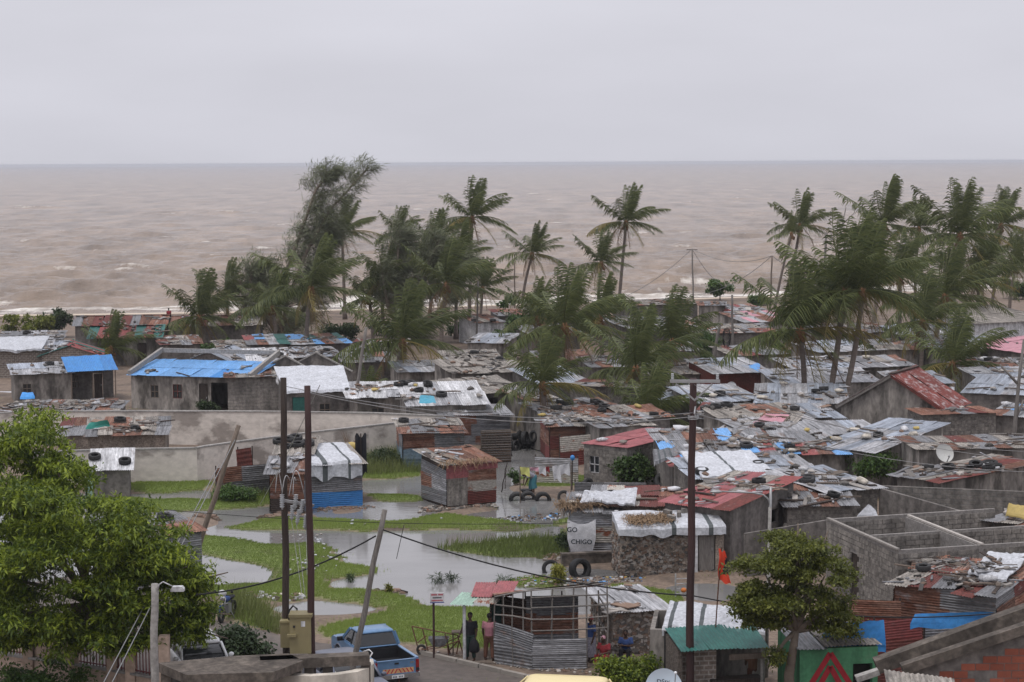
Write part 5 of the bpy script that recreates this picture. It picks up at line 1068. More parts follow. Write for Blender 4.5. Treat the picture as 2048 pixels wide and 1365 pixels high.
# --- further houses seen in the gaps
INF = [
 ('hut with grey roof just behind the far-left stone house','the grey roof behind the far-left stone house',(0,680),(120,678),2.3,5,2.9,'plaster','grey'),
 ('low hut between the red-sheeted house and the palm pair','the low roof by the palm pair',(325,690),(400,688),2.2,5,2.8,'plaster_dark','dark'),
 ('brown hut under the right palm of the pair','the brown roof under the palm pair',(440,700),(520,698),2.2,5,2.8,'plaster','mauve'),
 ('hut with pale roof right below the broad palm','the pale roof below the broad palm',(590,715),(680,712),2.3,5,2.9,'plaster','pale'),
 ('grey hut behind the leaning light pole','the grey roof behind the leaning light pole',(690,726),(790,724),2.3,5,2.9,'plaster_dark','grey'),
 ('white-sheeted hut at the foot of the bushy low palm','the white sheets at the bushy low palm',(800,745),(905,742),2.3,5,2.9,'plaster','pale'),
 ('hut right of the reddish palm trunk','the roof right of the reddish palm trunk',(890,722),(1000,720),2.3,5,2.9,'plaster','asb'),
 ('dark hut between the large dense bush and the wide palm','the dark roof by the large dense bush',(1085,722),(1180,720),2.3,5,2.9,'plaster_dark','dark'),
 ('grey hut behind the drooping palm','the grey roof behind the drooping palm',(1185,735),(1290,732),2.3,5,2.9,'plaster','grey'),
 ('hut under the upright dark frond bundle','the roof under the upright frond bundle',(1295,750),(1400,748),2.3,5,2.9,'plaster','asb'),
 ('planked hut left of the grey pole over the weedy shrub','the planked roof by the weedy shrub',(1290,705),(1400,702),2.3,5,2.9,'plaster_dark','grey'),
 ('hut with timber roof right of the weedy shrub','the timber roof right of the weedy shrub',(1470,712),(1570,708),2.3,5,2.9,'block_tex','dark'),
 ('pale hut behind the twin-trunk palms','the pale roof behind the twin-trunk palms',(1590,738),(1700,734),2.3,5,2.9,'plaster','tin'),
 ('grey hut right of the twin-trunk palms','the grey roof right of the twin-trunk palms',(1720,735),(1830,732),2.3,5,2.9,'plaster','grey'),
 ('small hut behind the ridge of the red gable house','the small roof behind the red gable',(1800,768),(1900,766),2.3,5,2.9,'plaster_dark','tin'),
 ('hut at the right edge behind the leafless dark trunk','the roof behind the leafless trunk',(1965,760),(2080,758),2.3,5,2.9,'plaster','tin'),
 ('low grey hut left of the long hall','the low roof left of the long hall',(1800,670),(1930,668),2.3,6,2.9,'plaster','pale'),
 ('far hut behind the dense right-hand palms','the far roof behind the dense palms',(1660,668),(1790,664),2.3,6,2.9,'plaster','grey'),
 ('far hut on the sea side of the middle roofs','the far roof on the sea side',(1110,640),(1210,638),2.3,6,2.8,'plaster_dark','dark'),
 ('small hut between the lone palms by the sea','the small roof between the lone palms',(1060,668),(1160,665),2.3,6,2.8,'plaster_dark','grey'),
 ('hut behind the wavy asbestos roof','the roof behind the wavy asbestos one',(1050,800),(1110,796),2.3,4,2.8,'plaster','dark'),
 ('hut squeezed right of the tyre-lined grey roof','the roof right of the tyre-lined one',(1262,838),(1340,834),2.3,4,2.8,'plaster_dark','mauve'),
 ('patchy hut behind the pink-roofed block house','the patchy roof behind the pink one',(1200,855),(1300,850),2.3,4,2.8,'plaster','dark'),
 ('hut with yellowish bags behind the blue-edged roof','the bagged roof behind the blue-edged one',(1560,838),(1680,834),2.3,4,2.9,'plaster','pale'),
]
for i, (lb, rd_, a, b, ze, dp, zb_, wl_, pl_) in enumerate(INF):
    H('i%d' % i, 'village_house', lb, rd_, a, b, ze, dp, zb_, wl_, 'mono', pl_, mess=1.2, cl=c(t=1 if i % 3 == 0 else 0, s=4, p=4, b=1 if i % 4 == 1 else 0, rub=45))

q = HS['s1']; A, B, D, E = q['A'], q['B'], q['D'], q['E']
for a, b, za, zb_ in ((A,B,2.2,2.2),(D,A,2.5,2.2),(B,E,2.2,2.5)):
    wall_sheets(q['t'], a, b, .05, 1.25, 1.25, '', q['r'], rows=2, mats=[MAT['blue_weathered']]); wall_sheets(q['t'], a, b, 1.2, za, zb_, '', q['r'], rows=1, mats=[MAT['rust'],MAT['galv']], th=.05)
q = HS['m23']; A, B, bk, ux = q['A'], q['B'], q['bk'], q['ux']; W = q['W']; pk = A + ux*W/2 + Vector((0,0,2.9+1.9))
for a, m_ in ((A - ux*.25 + Vector((0,0,2.72)), 'wood_grey'), (B + ux*.25 + Vector((0,0,2.72)), 'rust_red')):
    MB().bar(a - bk*.22, pk - bk*.22, .05, .22, up=bk.cross(pk-a)).build('barge_board', MAT[m_], q['t'])
MB().bar(pk - bk*.3 + Vector((0,0,.12)), pk + bk*4.8 + Vector((0,0,.12)), .3, .05).build('ridge_cap', MAT['wood_dark'], q['t'])

for k_, n_, sd_ in (('s8',420,1),('s7',240,2)):
    q = HS[k_]; wall_stones(q['t'], q['A'], q['A'].lerp(q['B'], .72 if k_ == 's8' else 1), .1, 1.95 if k_ == 's8' else 1.65, n_, sd_); wall_stones(q['t'], q['D'], q['A'], .1, 1.7, 160, sd_+5)

# ================================================================ STRUCTURES WITH THEIR OWN SHAPE
UP = Vector((0,0,1))
def flatpt(px, py, z): p = U(px, py, z); p.z = 0; return p
# --- compound walls: render panels with a coping
def long_wall(label, tops, z, th=.2, mat='plaster_wall', cop='concrete'):
    P = [flatpt(a, b, z) for a, b in tops]; t = thing('compound_wall', label, 'wall', P[len(P)//2])
    for a, b in zip(P, P[1:]):
        wall(t, a, b, -.05, z-.06, z-.06, MAT[mat], th=th, name='wall_panel')
        d = (b-a).normalized(); n = Vector((d.y,-d.x,0)); MB().bar(a - n*th/2 + UP*(z-.02), b - n*th/2 + UP*(z-.02), th+.08, .08).build('coping', MAT[cop], t)
    return t
long_wall('long plastered back wall of the walled compound', [(-60,828),(80,823),(300,822),(520,823),(740,826),(885,832)], 2.3)
long_wall('pale front wall of the walled compound, bending back to the right', [(60,905),(217,899),(394,896),(408,893),(480,883),(629,864),(737,852),(862,838)], 2.05)
long_wall('low concrete trough wall before the cloth sign', [(1124,1109),(1226,1104)], .55, .25, 'concrete_dark', 'concrete_dark')
# --- roofless block building
def roofless():
    z = 2.85; q = lambda x, y: flatpt(x, y, z); A, B = q(1796,1101), q(2120,1081); Cc = q(1656,1039); Dm, Dn = q(1817,1033), q(1965,1091); E = q(1990,1018)
    t = thing('roofless_building', 'roofless grey concrete block building with open rooms', 'building', (A+Cc)/2); lst = []
    L_ = (A-Cc).length; ops = ((L_*.34, L_*.47, .1, 1.95, 'door'),)
    wall(t, Cc, A, .05, z, z, MAT['mortar'], ops=ops, name='wall'); block_courses(Cc, A, .05, z, z, lst, ops=ops)
    W2 = (B-A).length; o2 = ((1.2, 2.1, 1.0, 1.9, 'hole'),)
    wall(t, A, B, .05, z, z, MAT['mortar'], ops=o2, name='wall'); block_courses(A, B, .05, z, z, lst, ops=o2)
    wall(t, Cc, E, .05, z, z, MAT['mortar'], name='wall'); block_courses(Cc, E, .05, z, z, lst)
    m0, m1 = Cc.lerp(A,.52), q(2060,1049); wall(t, m0, m1, .05, z-.05, z-.05, MAT['mortar'], name='partition_wall'); block_courses(m0, m1, .05, z, z, lst)
    wall(t, Dn, Dm, .05, z-.02, z-.02, MAT['mortar'], name='partition_wall'); wall(t, Dm, Dn, .05, z-.02, z-.02, MAT['mortar'], name='partition_wall', th=.05)
    for a, b in ((Cc,A),(Dm,Dn)): MB().bar(a+UP*(z+.04), b+UP*(z+.04), .14, .07).build('wall_plate', MAT['stone_pale'], t)
    place_blocks(t, lst, 'block', 300)
roofless()
w2 = thing('block_wall', 'dark sloping block wall behind the roofless building', 'wall', flatpt(1760,975,2.6))
wall(w2, flatpt(1758,977,2.6), flatpt(1960,1020,2.6), .05, 2.6, 2.3, MAT['plaster_dark'], name='wall_panel')
w3 = thing('block_wall', 'weathered block wall running along behind the dark sloping wall', 'wall', flatpt(1790,970,2.6)); wall(w3, flatpt(1762,972,2.6), flatpt(2080,985,2.6), .05, 2.6, 2.6, MAT['block_tex'], name='wall_panel')
w4 = thing('block_wall', 'stepped yard wall right of the mud house', 'wall', flatpt(1560,1060,2.0)); wall(w4, flatpt(1490,1068,2.0), flatpt(1660,1040,2.4), .05, 2.0, 2.4, MAT['plaster_dark'], name='wall_panel')
w5 = thing('block_wall', 'grey yard wall below the white-edged roof', 'wall', flatpt(1640,1020,1.2)); wall(w5, flatpt(1570,1048,1.5), flatpt(1660,1040,1.5), .05, 1.5, 1.5, MAT['block_tex'], name='wall_panel')
# --- roofless twin gable behind the tarpaulin house
tg = thing('gable_ruin', 'roofless house with two bare grey gables behind the stretched tarpaulin', 'house', flatpt(600,770,2.4))
for x0, x1, y, rg in ((503,640,752,1.4),(560,705,745,1.4)):
    a, b = flatpt(x0,y,2.3), flatpt(x1,y,2.3); wall(tg, a, b, .05, 2.3, 2.3, MAT['plaster_dark'], name='gable_wall', mid=((b-a).length/2, 2.3+rg))
    m = (a+b)/2; MB().bar(a+UP*2.36, m+UP*(2.36+rg), .2, .1).build('coping', MAT['concrete'], tg); MB().bar(m+UP*(2.36+rg), b+UP*2.36, .2, .1).build('coping', MAT['concrete'], tg)
# --- blue porch
def porch():
    z0, z1 = 2.4, 2.9; a, b, c2, d2 = U(133,744,z0), U(197,752,z0), U(236,738,z1), U(236,722,z1+.3)
    t = thing('blue_porch', 'bright blue sheet porch roof beside the big blue-roofed house', 'porch', ((a.x+c2.x)/2, a.y, .1)); r = random.Random(4)
    A = U(135,745,2.4); B = U(236,741,2.4); ux = (B-A).normalized(); bk = Vector((-ux.y,ux.x,0)); sl = (bk*3.2 + UP*.75).normalized()
    roof_sheets(t, A, ux, sl, (B-A).length, 3.3, 'deepblue', r, mess=.3)
    for u in (.08,.5,.95):
        p = A + ux*(B-A).length*u + bk*.15; MB().tube([Vector((p.x,p.y,.05)), Vector((p.x,p.y,2.38))], .05, 6).build('post', MAT['wood'], t)
    wall(t, A+bk*2.4, B+bk*2.4, .05, 2.6, 2.6, MAT['plaster_dark'], name='back_wall', ops=((.5,1.1,1.0,1.9),(2.2,2.9,.1,2.0,'door')))
porch()
# parapets of the big blue-roofed house
h = HS['m4']; A, B, bk, ux = h['A'], h['B'], h['bk'], h['ux']
for p in (A - ux*.05, B + ux*.05): MB().bar(p + UP*2.75 - bk*.2, p + bk*5.3 + UP*3.9, .22, .34).build('parapet', MAT['concrete'], h['t'])
MB().bar(A + bk*5.35 + UP*3.86, B + bk*5.35 + UP*3.86, .22, .3).build('parapet', MAT['concrete'], h['t'])
# --- small kiosk in the flood by the compound wall
H('k1','small_kiosk','small dark kiosk with white sheet roof against the compound wall','the small white kiosk roof',(186,940),(258,938),1.55,2.3,2.15,'plaster_dark','mono','white',mess=.2,cat='kiosk',group='kiosks',rows=1,seed=5)
k = HS['k1']; wall_sheets(k['t'], k['D']-k['ux']*.35, k['A']-k['ux']*.35, 0, 2.1, 1.5, 'pale', k['r'], rows=1, vertical=True, mats=[MAT['green_pale']])
MB().box((k['A']+k['D'])/2 - k['ux']*.18 + UP*.8, (.3,2.1,1.5), Matrix.Rotation(math.atan2(k['ux'].y,k['ux'].x),3,'Z')).build('side_store', MAT['green_pale'], k['t'])
for u, v, lb in ((.12,.55,'left tyre on the small white kiosk roof'),(.80,.30,'right tyre on the small white kiosk roof')):
    o, a, b_, W2, L2 = k['planes'][0]; tag(put('tyre', TYRE, frame(o + a*W2*u + b_*L2*v + a.cross(b_)*.2, a, b_), None, MAT['rubber']), lb, 'tyre', 'tyres on the small white kiosk roof')
# --- blue and tarpaulin shack
H('b1','tin_shack','blue-footed tin shack under a white tarpaulin standing in the flood','the blue-footed shack',(602,933),(722,926),2.2,3.6,2.6,'wood_dark','mono','grey',cat='shack',group='tin shacks in the flood',rows=1)
b1 = HS['b1']; A, B, D, E, bk, ux = (b1[q] for q in ('A','B','D','E','bk','ux'))
wall_sheets(b1['t'], A, B, .02, .8, .8, 'deepblue', b1['r'], rows=1); wall_sheets(b1['t'], A, B, .78, 2.2, 2.2, 'grey', b1['r'], rows=2, mats=[MAT['galv']]); wall_sheets(b1['t'], D, A, .02, .8, .8, 'deepblue', b1['r'], rows=1); wall_sheets(b1['t'], D, A, .78, 2.5, 2.2, 'grey', b1['r'])
tarp('white striped tarpaulin over the blue-footed shack', (A+UP*2.28-bk*.15+ux*.3, B+UP*2.32-bk*.15, E+UP*2.75, D+UP*2.72+ux*.5), hang=(.8,.35,0,.3), seed=2, stripes=(8,9,18), wr=.10)
H('b2','tin_shack','rubble-roofed shack joined to the left of the blue-footed shack','the rubble roof left of the blue-footed shack',(540,944),(606,944),2.1,5,3.0,'sheet','mono','dark',wpal='brownwall',mess=1.4,cat='shack',group='tin shacks in the flood',cl=c(t=6,s=10,p=14,b=1,rub=150))
H('b3','tin_shack','cream sheet lean-to behind the white tarpaulin','the cream lean-to roof',(625,912),(690,906),2.2,3,2.6,'sheet','mono','asb',wpal='dark',mess=1.0,cat='shack',group='tin shacks in the flood',cl=c(t=2,s=4,p=2))
def tin_fence(label, a, b, z, pal, seed, mats=None, rows=None):
    A, B = flatpt(*a, z), flatpt(*b, z); t = thing('tin_fence', label, 'fence', A, 0, 'corrugated tin fences'); r = random.Random(seed)
    wall_sheets(t, A, B, 0, z, z+.05, pal, r, mats=mats, rows=rows)
    n = max(2, int((B-A).length/1.8)+1); d = (B-A).normalized(); nn = Vector((d.y,-d.x,0))
    for i in range(n):
        p = A + d*(B-A).length*i/(n-1) - nn*.05; MB().tube([p, p+UP*(z+.15)], .035, 6).build('post', MAT['wood_dark'], t)
tin_fence('grey corrugated fence left of the rubble-roofed shack', (432,938), (540,930), 1.6, 'grey', 3, [MAT['galv'],MAT['galv'],MAT['rust']])
tin_fence('red sheet fence piece behind the grey corrugated fence', (476,900), (505,898), 2.0, 'red', 4, [MAT['rust_red']], 1)
tin_fence('rusty fence with white bottom sheets under the washing line', (1070,915), (1155,918), 1.5, 'grey', 5, [MAT['cream_rust'],MAT['galv_pale'],MAT['galv']])
tin_fence('grey corrugated fence right of the blue ball post', (1150,965), (1290,968), 1.2, 'grey', 6, [MAT['galv'],MAT['galv_pale'],MAT['galv']])
tin_fence('rusty red fence behind the flying rag', (1120,875), (1180,872), 1.8, 'rusty', 7, [MAT['rust_red'],MAT['cream_rust']])
tin_fence('dark red corrugated fence below the blue strip tarpaulin', (1750,1246), (1840,1238), 2.2, 'red', 8, [MAT['rust_red'],MAT['rust_red'],MAT['red']])
tin_fence('grey-green plank fence under the blue strip tarpaulin', (1850,1238), (2010,1230), 2.2, 'grey', 9, [MAT['green_pale'],MAT['galv']])
tin_fence('maroon sheet fence inside the right-hand yard', (1700,1200), (1800,1205), 1.9, 'rusty', 12, [MAT['rust'],MAT['rust_red']])
# --- red patched shack in the middle of the flood
H('c1','tin_shack','red and cream patched tin shack standing alone in the flood','the lone patched shack',(893,931),(990,923),2.2,3.0,2.5,'wood_dark','mono','dark',cat='shack',group='tin shacks in the flood',rows=1,mess=.8,cl=c(p=3,rub=30))
q = HS['c1']; A, B, D, E, bk, ux, t = (q[x] for x in ('A','B','D','E','bk','ux','t')); r = random.Random(8)
P = lambda u: A + ux*(B-A).length*u
wall_sheets(t, P(.42), P(1), .1, .75, .75, '', r, rows=1, mats=[MAT['rust_red'],MAT['cream_rust']]); wall_sheets(t, P(.42), P(1), .72, 1.3, 1.3, '', r, rows=1, mats=[MAT['cream_rust'],MAT['rust']]); wall_sheets(t, P(.42), P(1), 1.28, 1.85, 1.85, '', r, rows=1, mats=[MAT['rust'],MAT['galv']])
wall_sheets(t, P(0), P(.4), .1, 1.55, 1.55, '', r, rows=1, vertical=True, mats=[MAT['asbestos']], name='door_sheet'); wall_sheets(t, P(-.02), P(.42), 1.5, 2.0, 2.0, '', r, rows=1, vertical=True, mats=[MAT['pink_red']], th=.06)
wall_sheets(t, P(-.02), P(1.02), 1.86, 2.2, 2.2, '', r, rows=1, vertical=True, mats=[MAT['pink_red'],MAT['red']], th=.08, name='fascia')
wall_sheets(t, D, A, .1, .8, .8, '', r, rows=1, mats=[MAT['galv'],MAT['asbestos']]); wall_sheets(t, D, A, .78, 1.5, 1.5, '', r, rows=1, mats=[MAT['rust'],MAT['galv_pale']]); wall_sheets(t, D, A, 1.45, 2.4, 2.15, '', r, rows=1, mats=[MAT['galv'],MAT['galv']]); wall_sheets(t, D, A, 2.1, 2.45, 2.15, '', r, rows=1, mats=[MAT['red']], th=.07, name='fascia')
def straw(label, pts, n, seed, spread=.5, name='straw_thatch', mat='thatch', ln=(.25,.7), up=.1):
    r = random.Random(seed); mb = MB(); pts = [Vector(p) for p in pts]
    for i in range(n):
        k = r.randrange(len(pts)-1); p = pts[k].lerp(pts[k+1], r.random()) + Vector((r.gauss(0,spread*.3), r.gauss(0,spread), r.uniform(0,.12)+up)); d = Vector((r.gauss(0,.5), r.gauss(-.5,.5), r.gauss(-.15,.25))).normalized(); s = d.cross(UP).normalized()*.02; l = r.uniform(*ln); mb.add([p-s,p+s,p+d*l+s*.4,p+d*l-s*.4], [(0,1,2,3)])
    return tag(mb.build(name, MAT[mat]), label, 'thatch', kind='stuff')
straw('dry palm straw along the roof edge of the lone patched shack', [A+UP*2.25-bk*.2-ux*.4, A+UP*2.28-bk*.2+ux*1, B+UP*2.25-bk*.2], 200, 3, .25)
# --- shack with the lettered cloth
H('g1','tin_shack','thatch-topped shack with a lettered white cloth hung in front','the thatch-topped shack',(1140,1024),(1232,1024),2.1,2.6,2.4,'sheet','mono','grey',wpal='patch',mess=1.2,cat='shack',group='tin shacks in the flood',cl=c(s=2,p=3,b=2))
g = HS['g1']; A, B, bk, ux = g['A'], g['B'], g['bk'], g['ux']
straw('brown straw heaped on the left end of the thatch-topped shack', [A+UP*2.2-ux*.5+bk*.6, A+UP*2.3+ux*1.3+bk*.8], 700, 5, .45)
cloth = MB(); cA = A - bk*.35 + ux*(-.12); cw, ch = 1.25, 1.55
def clf(u, v):
    wv = 1 - .28*max(0,.35-v)/.35; x = (u-.5)*cw*(.72+.28*min(1,v/.45)) + cw/2
    top = -.18*math.sin(u*math.pi) if v > .95 else 0
    return cA + ux*x + UP*(.28 + v*ch - .22*math.sin(u*math.pi)*v**6) - bk*(.10*math.sin(v*3)+.05*math.sin(u*7+v*3))
cloth.grid(clf, 14, 14); cl_o = tag(cloth.build('cloth_sign', MAT['cloth_white'], None, True), 'white cloth hung on the thatch-topped shack, hand-lettered in black', 'cloth sign')
def text(body, p, ux_, up_, size, mat, parent, name='lettering'):
    x, y = Vector(ux_).normalized(), Vector(up_).normalized(); y = (y - x*y.dot(x)).normalized()
    return put(name, TXT[body], frame(p, x*size, y*size, x.cross(y)*size*.4), parent, MAT[mat])
tx = ux
for body, u, v, s in (('GO',.17,.72,.30),('CHIGO',.5,.36,.29)):
    pp = clf(u, v) - bk*.10; text(body, pp, tx - UP*.02, UP, s, 'ink_dark', cl_o)
MB().tube([g['B']+UP*0-bk*.3, g['B']+UP*2.2-bk*.25], .10, 8).build('corner_post', MAT['white'], g['t'])
# --- mud house with the tarpaulin
m = HS['s8']; A, B, D, E, bk, ux = (m[x] for x in ('A','B','D','E','bk','ux'))
tarp('white tarpaulin weighted with leaves on the mud house', (A+UP*2.1-bk*.2-ux*.1, B+UP*2.15-bk*.15+ux*.05, E+UP*2.4, D+UP*2.36), hang=(.38,.25,0,.3), seed=5, stripes=(13,21), wr=.06)
straw('heap of dry brown leaves on the tarpaulin of the mud house', [A+UP*2.24+bk*.8+ux*.5, A+UP*2.26+bk*1.0+ux*2.3], 2600, 7, .55, name='leaf_heap', ln=(.08,.22), up=.06)
rr = random.Random(3)
clutter('the tarpaulin of the mud house', A+UP*2.2+ux*2.2, ux, (bk*2.6+UP*.25), 2.0, 2.3, rr, blk=5, s=2)
MB().bar(A+ux*3.22+UP*.1-bk*.05, A+ux*3.22+UP*2.1-bk*.05, .2, .08).build('door_post', MAT['white'], m['t'])
# --- other tarpaulins
m = HS['m8']; A, B, D, E, bk, ux = (m[x] for x in ('A','B','D','E','bk','ux'))
tarp('tight white tarpaulin roof behind the long wall', (A+UP*2.55-bk*.2-ux*.1, B+UP*2.6-bk*.2, E+UP*3.7+ux*.2, D+UP*3.75-ux*.3), hang=(.15,.1,0,.1), seed=9, wr=.07, ragged=.05)
m = HS['s9']; A, B, D, E, bk, ux = (m[x] for x in ('A','B','D','E','bk','ux'))
tarp('bulging white striped tarpaulin beside the cross-arm pole', (A+UP*2.35-bk*.1+ux*.4, B+UP*2.3-bk*.1, E+UP*2.55, D+UP*2.6+ux*.5), hang=(.3,.15,0,.25), seed=12, stripes=(3,10), wr=.14, sag=-.2)
m = HS['m1']; A, B, D, E, bk, ux = (m[x] for x in ('A','B','D','E','bk','ux'))
tarp('crumpled white sheet on the far-left stone house', (A+UP*2.48-bk*.3, A+ux*4.2+UP*2.48-bk*.3, D+ux*4.2+UP*3.1, D+UP*3.1), hang=(.2,.1,0,.1), seed=14, wr=.14)
m = HS['r5']; A, B, D, E, bk, ux = (m[x] for x in ('A','B','D','E','bk','ux'))
tarp('long white plastic sheet on the low roof right of the cross-arm pole', (A+UP*2.62-bk*.1+ux*.3, A+ux*3.9+UP*2.62-bk*.1, D+ux*3.9+UP*3.1, D+UP*3.1+ux*.3), hang=(.2,.05,0,.1), seed=15, wr=.10, stripes=(12,))
m = HS['r11']; A, B, D, E, bk, ux = (m[x] for x in ('A','B','D','E','bk','ux'))
tarp('white sheet heaped over the board-heaped shack at the right edge', (A+ux*2.2+UP*2.5+bk*1.6, B+UP*2.5+bk*1.4, E+UP*2.85, D+ux*2.2+UP*2.8), hang=(.15,.05,0,.1), seed=16, wr=.18)
clutter('the white sheet of the board-heaped shack', A+ux*2.2+UP*2.55+bk*1.6, ux, (bk*3+UP*.35), (B-A).length-2.2, 2.9, random.Random(31), s=5, p=8, rub=50, parent=m['t'])
tarp('blue strip tarpaulin over the yard fence on the right', (U(1822,1246,2.3), U(1996,1240,2.35), U(1990,1228,2.6), U(1830,1230,2.55)), 'tarp_blue', hang=(.22,.05,0,.02), seed=17, wr=.03, nu=20, nv=8)
tarp('bright blue tarpaulin behind the green kiosk', (U(1640,1288,2.2), U(1772,1294,2.1), U(1768,1244,2.9), U(1655,1250,2.9)), 'tarp_blue', hang=(.15,.25,0,.1), seed=18, wr=.05)
tarp('white cloth tied up in the roofless yard', (AT(1714,1034,86), AT(1758,1036,86), AT(1752,1024,86.2), AT(1736,1010,86.2)), hang=(.1,.05,0,.05), seed=19, wr=.06, nu=12, nv=8)
tarp('small pale blue sheet on the edge of the mid-row roof', (U(1488,738,2.7), U(1520,742,2.7), U(1520,728,2.9), U(1490,724,2.9)), 'tarp_blue', hang=(.1,.05,0,.05), seed=20, wr=.03, nu=8, nv=6)
tarp('turquoise cloth on the dotted white roof', (U(838,806,2.9), U(872,808,2.9), U(868,795,3.1), U(840,794,3.1)), 'tarp_cyan', hang=(.05,.02,0,.02), seed=21, wr=.08, nu=10, nv=6)
tarp('teal cloth heaped on the rubble roof inside the compound', (U(172,856,2.75), U(220,852,2.75), U(216,845,3.0), U(178,846,3.0)), 'tarp_green', hang=(.05,.02,0,.02), seed=22, wr=.10, nu=10, nv=6)
tarp('blue sheet scrap on the brown plank roof', (U(40,798,2.5), U(70,796,2.5), U(66,786,2.8), U(44,786,2.8)), 'tarp_blue', hang=(.08,.02,0,.02), seed=23, wr=.08, nu=8, nv=6)
tarp('dark grey striped sheet left of the jumbled blue roof', (U(1308,925,2.6), U(1362,912,2.6), U(1352,896,2.9), U(1305,902,2.9)), 'galv', hang=(.15,.02,0,.1), seed=24, wr=.08, nu=14, nv=8, stripes=(3,6,9), cat='sheet', name='striped_sheet')
tarp('yellow tarpaulin folded on the rotten plank roof', (U(2012,1026,2.7), U(2060,1038,2.7), U(2060,1018,3.0), U(2016,1010,3.0)), 'yellow', hang=(.1,.02,0,.1), seed=25, wr=.10, nu=10, nv=8)
tarp('pale sheet crumpled on the brown tin roof behind the mud house', (U(1160,1002,2.5), U(1270,1006,2.5), U(1275,985,2.8), U(1170,984,2.8)), 'tarp', hang=(.1,.05,0,.05), seed=26, wr=.20, nu=18, nv=10)
# --- green canopy shop
def canopy(name, label, fl, fr, zf, zb, dep, pal, seed, posts=(.05,.95), mess=.8, back=None, cat='canopy', pm='wood_grey'):
    A, B = U(fl[0],fl[1],zf), U(fr[0],fr[1],zf); ux = (B-A).normalized(); bk = Vector((-ux.y,ux.x,0)); W = (B-A).length; r = random.Random(seed); t = thing(name, label, cat, ((A.x+B.x)/2,(A.y+B.y)/2,.1), 0, None)
    sl = (bk*dep + UP*(zb-zf)).normalized(); roof_sheets(t, A, ux, sl, W, math.hypot(dep, zb-zf), pal, r, mess=mess, rows=1)
    for u in posts:
        p = A + ux*W*u + bk*.1; MB().tube([Vector((p.x,p.y,.1)), Vector((p.x,p.y,zf))], .06, 7).build('post', MAT[pm], t)
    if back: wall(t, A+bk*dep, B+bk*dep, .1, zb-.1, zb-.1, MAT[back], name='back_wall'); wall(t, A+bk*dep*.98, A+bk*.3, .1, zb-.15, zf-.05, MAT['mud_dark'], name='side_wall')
    return dict(t=t, A=A, B=B, ux=ux, bk=bk, W=W)
PAL['green'] = [('green_sheet',1)]
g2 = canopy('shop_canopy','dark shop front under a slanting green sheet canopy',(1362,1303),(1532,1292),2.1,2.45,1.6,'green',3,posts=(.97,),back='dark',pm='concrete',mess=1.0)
A, B, ux, bk = g2['A'], g2['B'], g2['ux'], g2['bk']
wall(g2['t'], A + ux*.2 + bk*.6, A + ux*1.35 + bk*.5, .1, 2.0, 2.0, MAT['brick_tex'], name='brick_pier'); wall(g2['t'], A+ux*1.6-bk*.05, B-bk*.1, 1.72, 1.9, 1.9, MAT['wood'], name='lintel', th=.08)
MB().box(Vector((A.x,A.y,0))+ux*2.0+bk*.5+UP*.55, (1.7,.5,.9), Matrix.Rotation(math.atan2(ux.y,ux.x),3,'Z')).build('counter', MAT['wood_dark'], g2['t'])
# --- green kiosk with painted chevrons
H('k2','green_kiosk','green painted kiosk with red chevrons at the lower right','the green kiosk roof',(1600,1298),(1756,1292),2.3,2.6,2.5,'wall_green','mono','grey',cat='kiosk',group='kiosks',mess=1.2,ov=.12,cl=c(s=4,p=4,rub=10),ops=((1.72,2.36,.5,1.75,'hole'),))
k = HS['k2']; A, ux, bk = k['A'], k['ux'], k['bk']; t = k['t']
ap = .98
for dz in (0, -.42):
    for s in (-1, 1):
        a = A + ux*ap + UP*(2.12+dz) - bk*.006; b_ = A + ux*(ap + s*(.86 if dz else 1.0)) + UP*(2.12+dz-1.55) - bk*.006
        if s > 0: b_ = a + (b_-a)*(.68 if not dz else .70)
        MB().bar(a, b_, .02, .17, up=bk.cross(b_-a)).build('painted_stripe', MAT['paint_red'], t)
MB().box(A + ux*2.04 + bk*.35 + UP*1.1, (.7,.05,1.4), Matrix.Rotation(math.atan2(ux.y,ux.x),3,'Z')).build('painted_shade_panel', MAT['dark'], t)  # black panel painted as the shade inside the kiosk opening
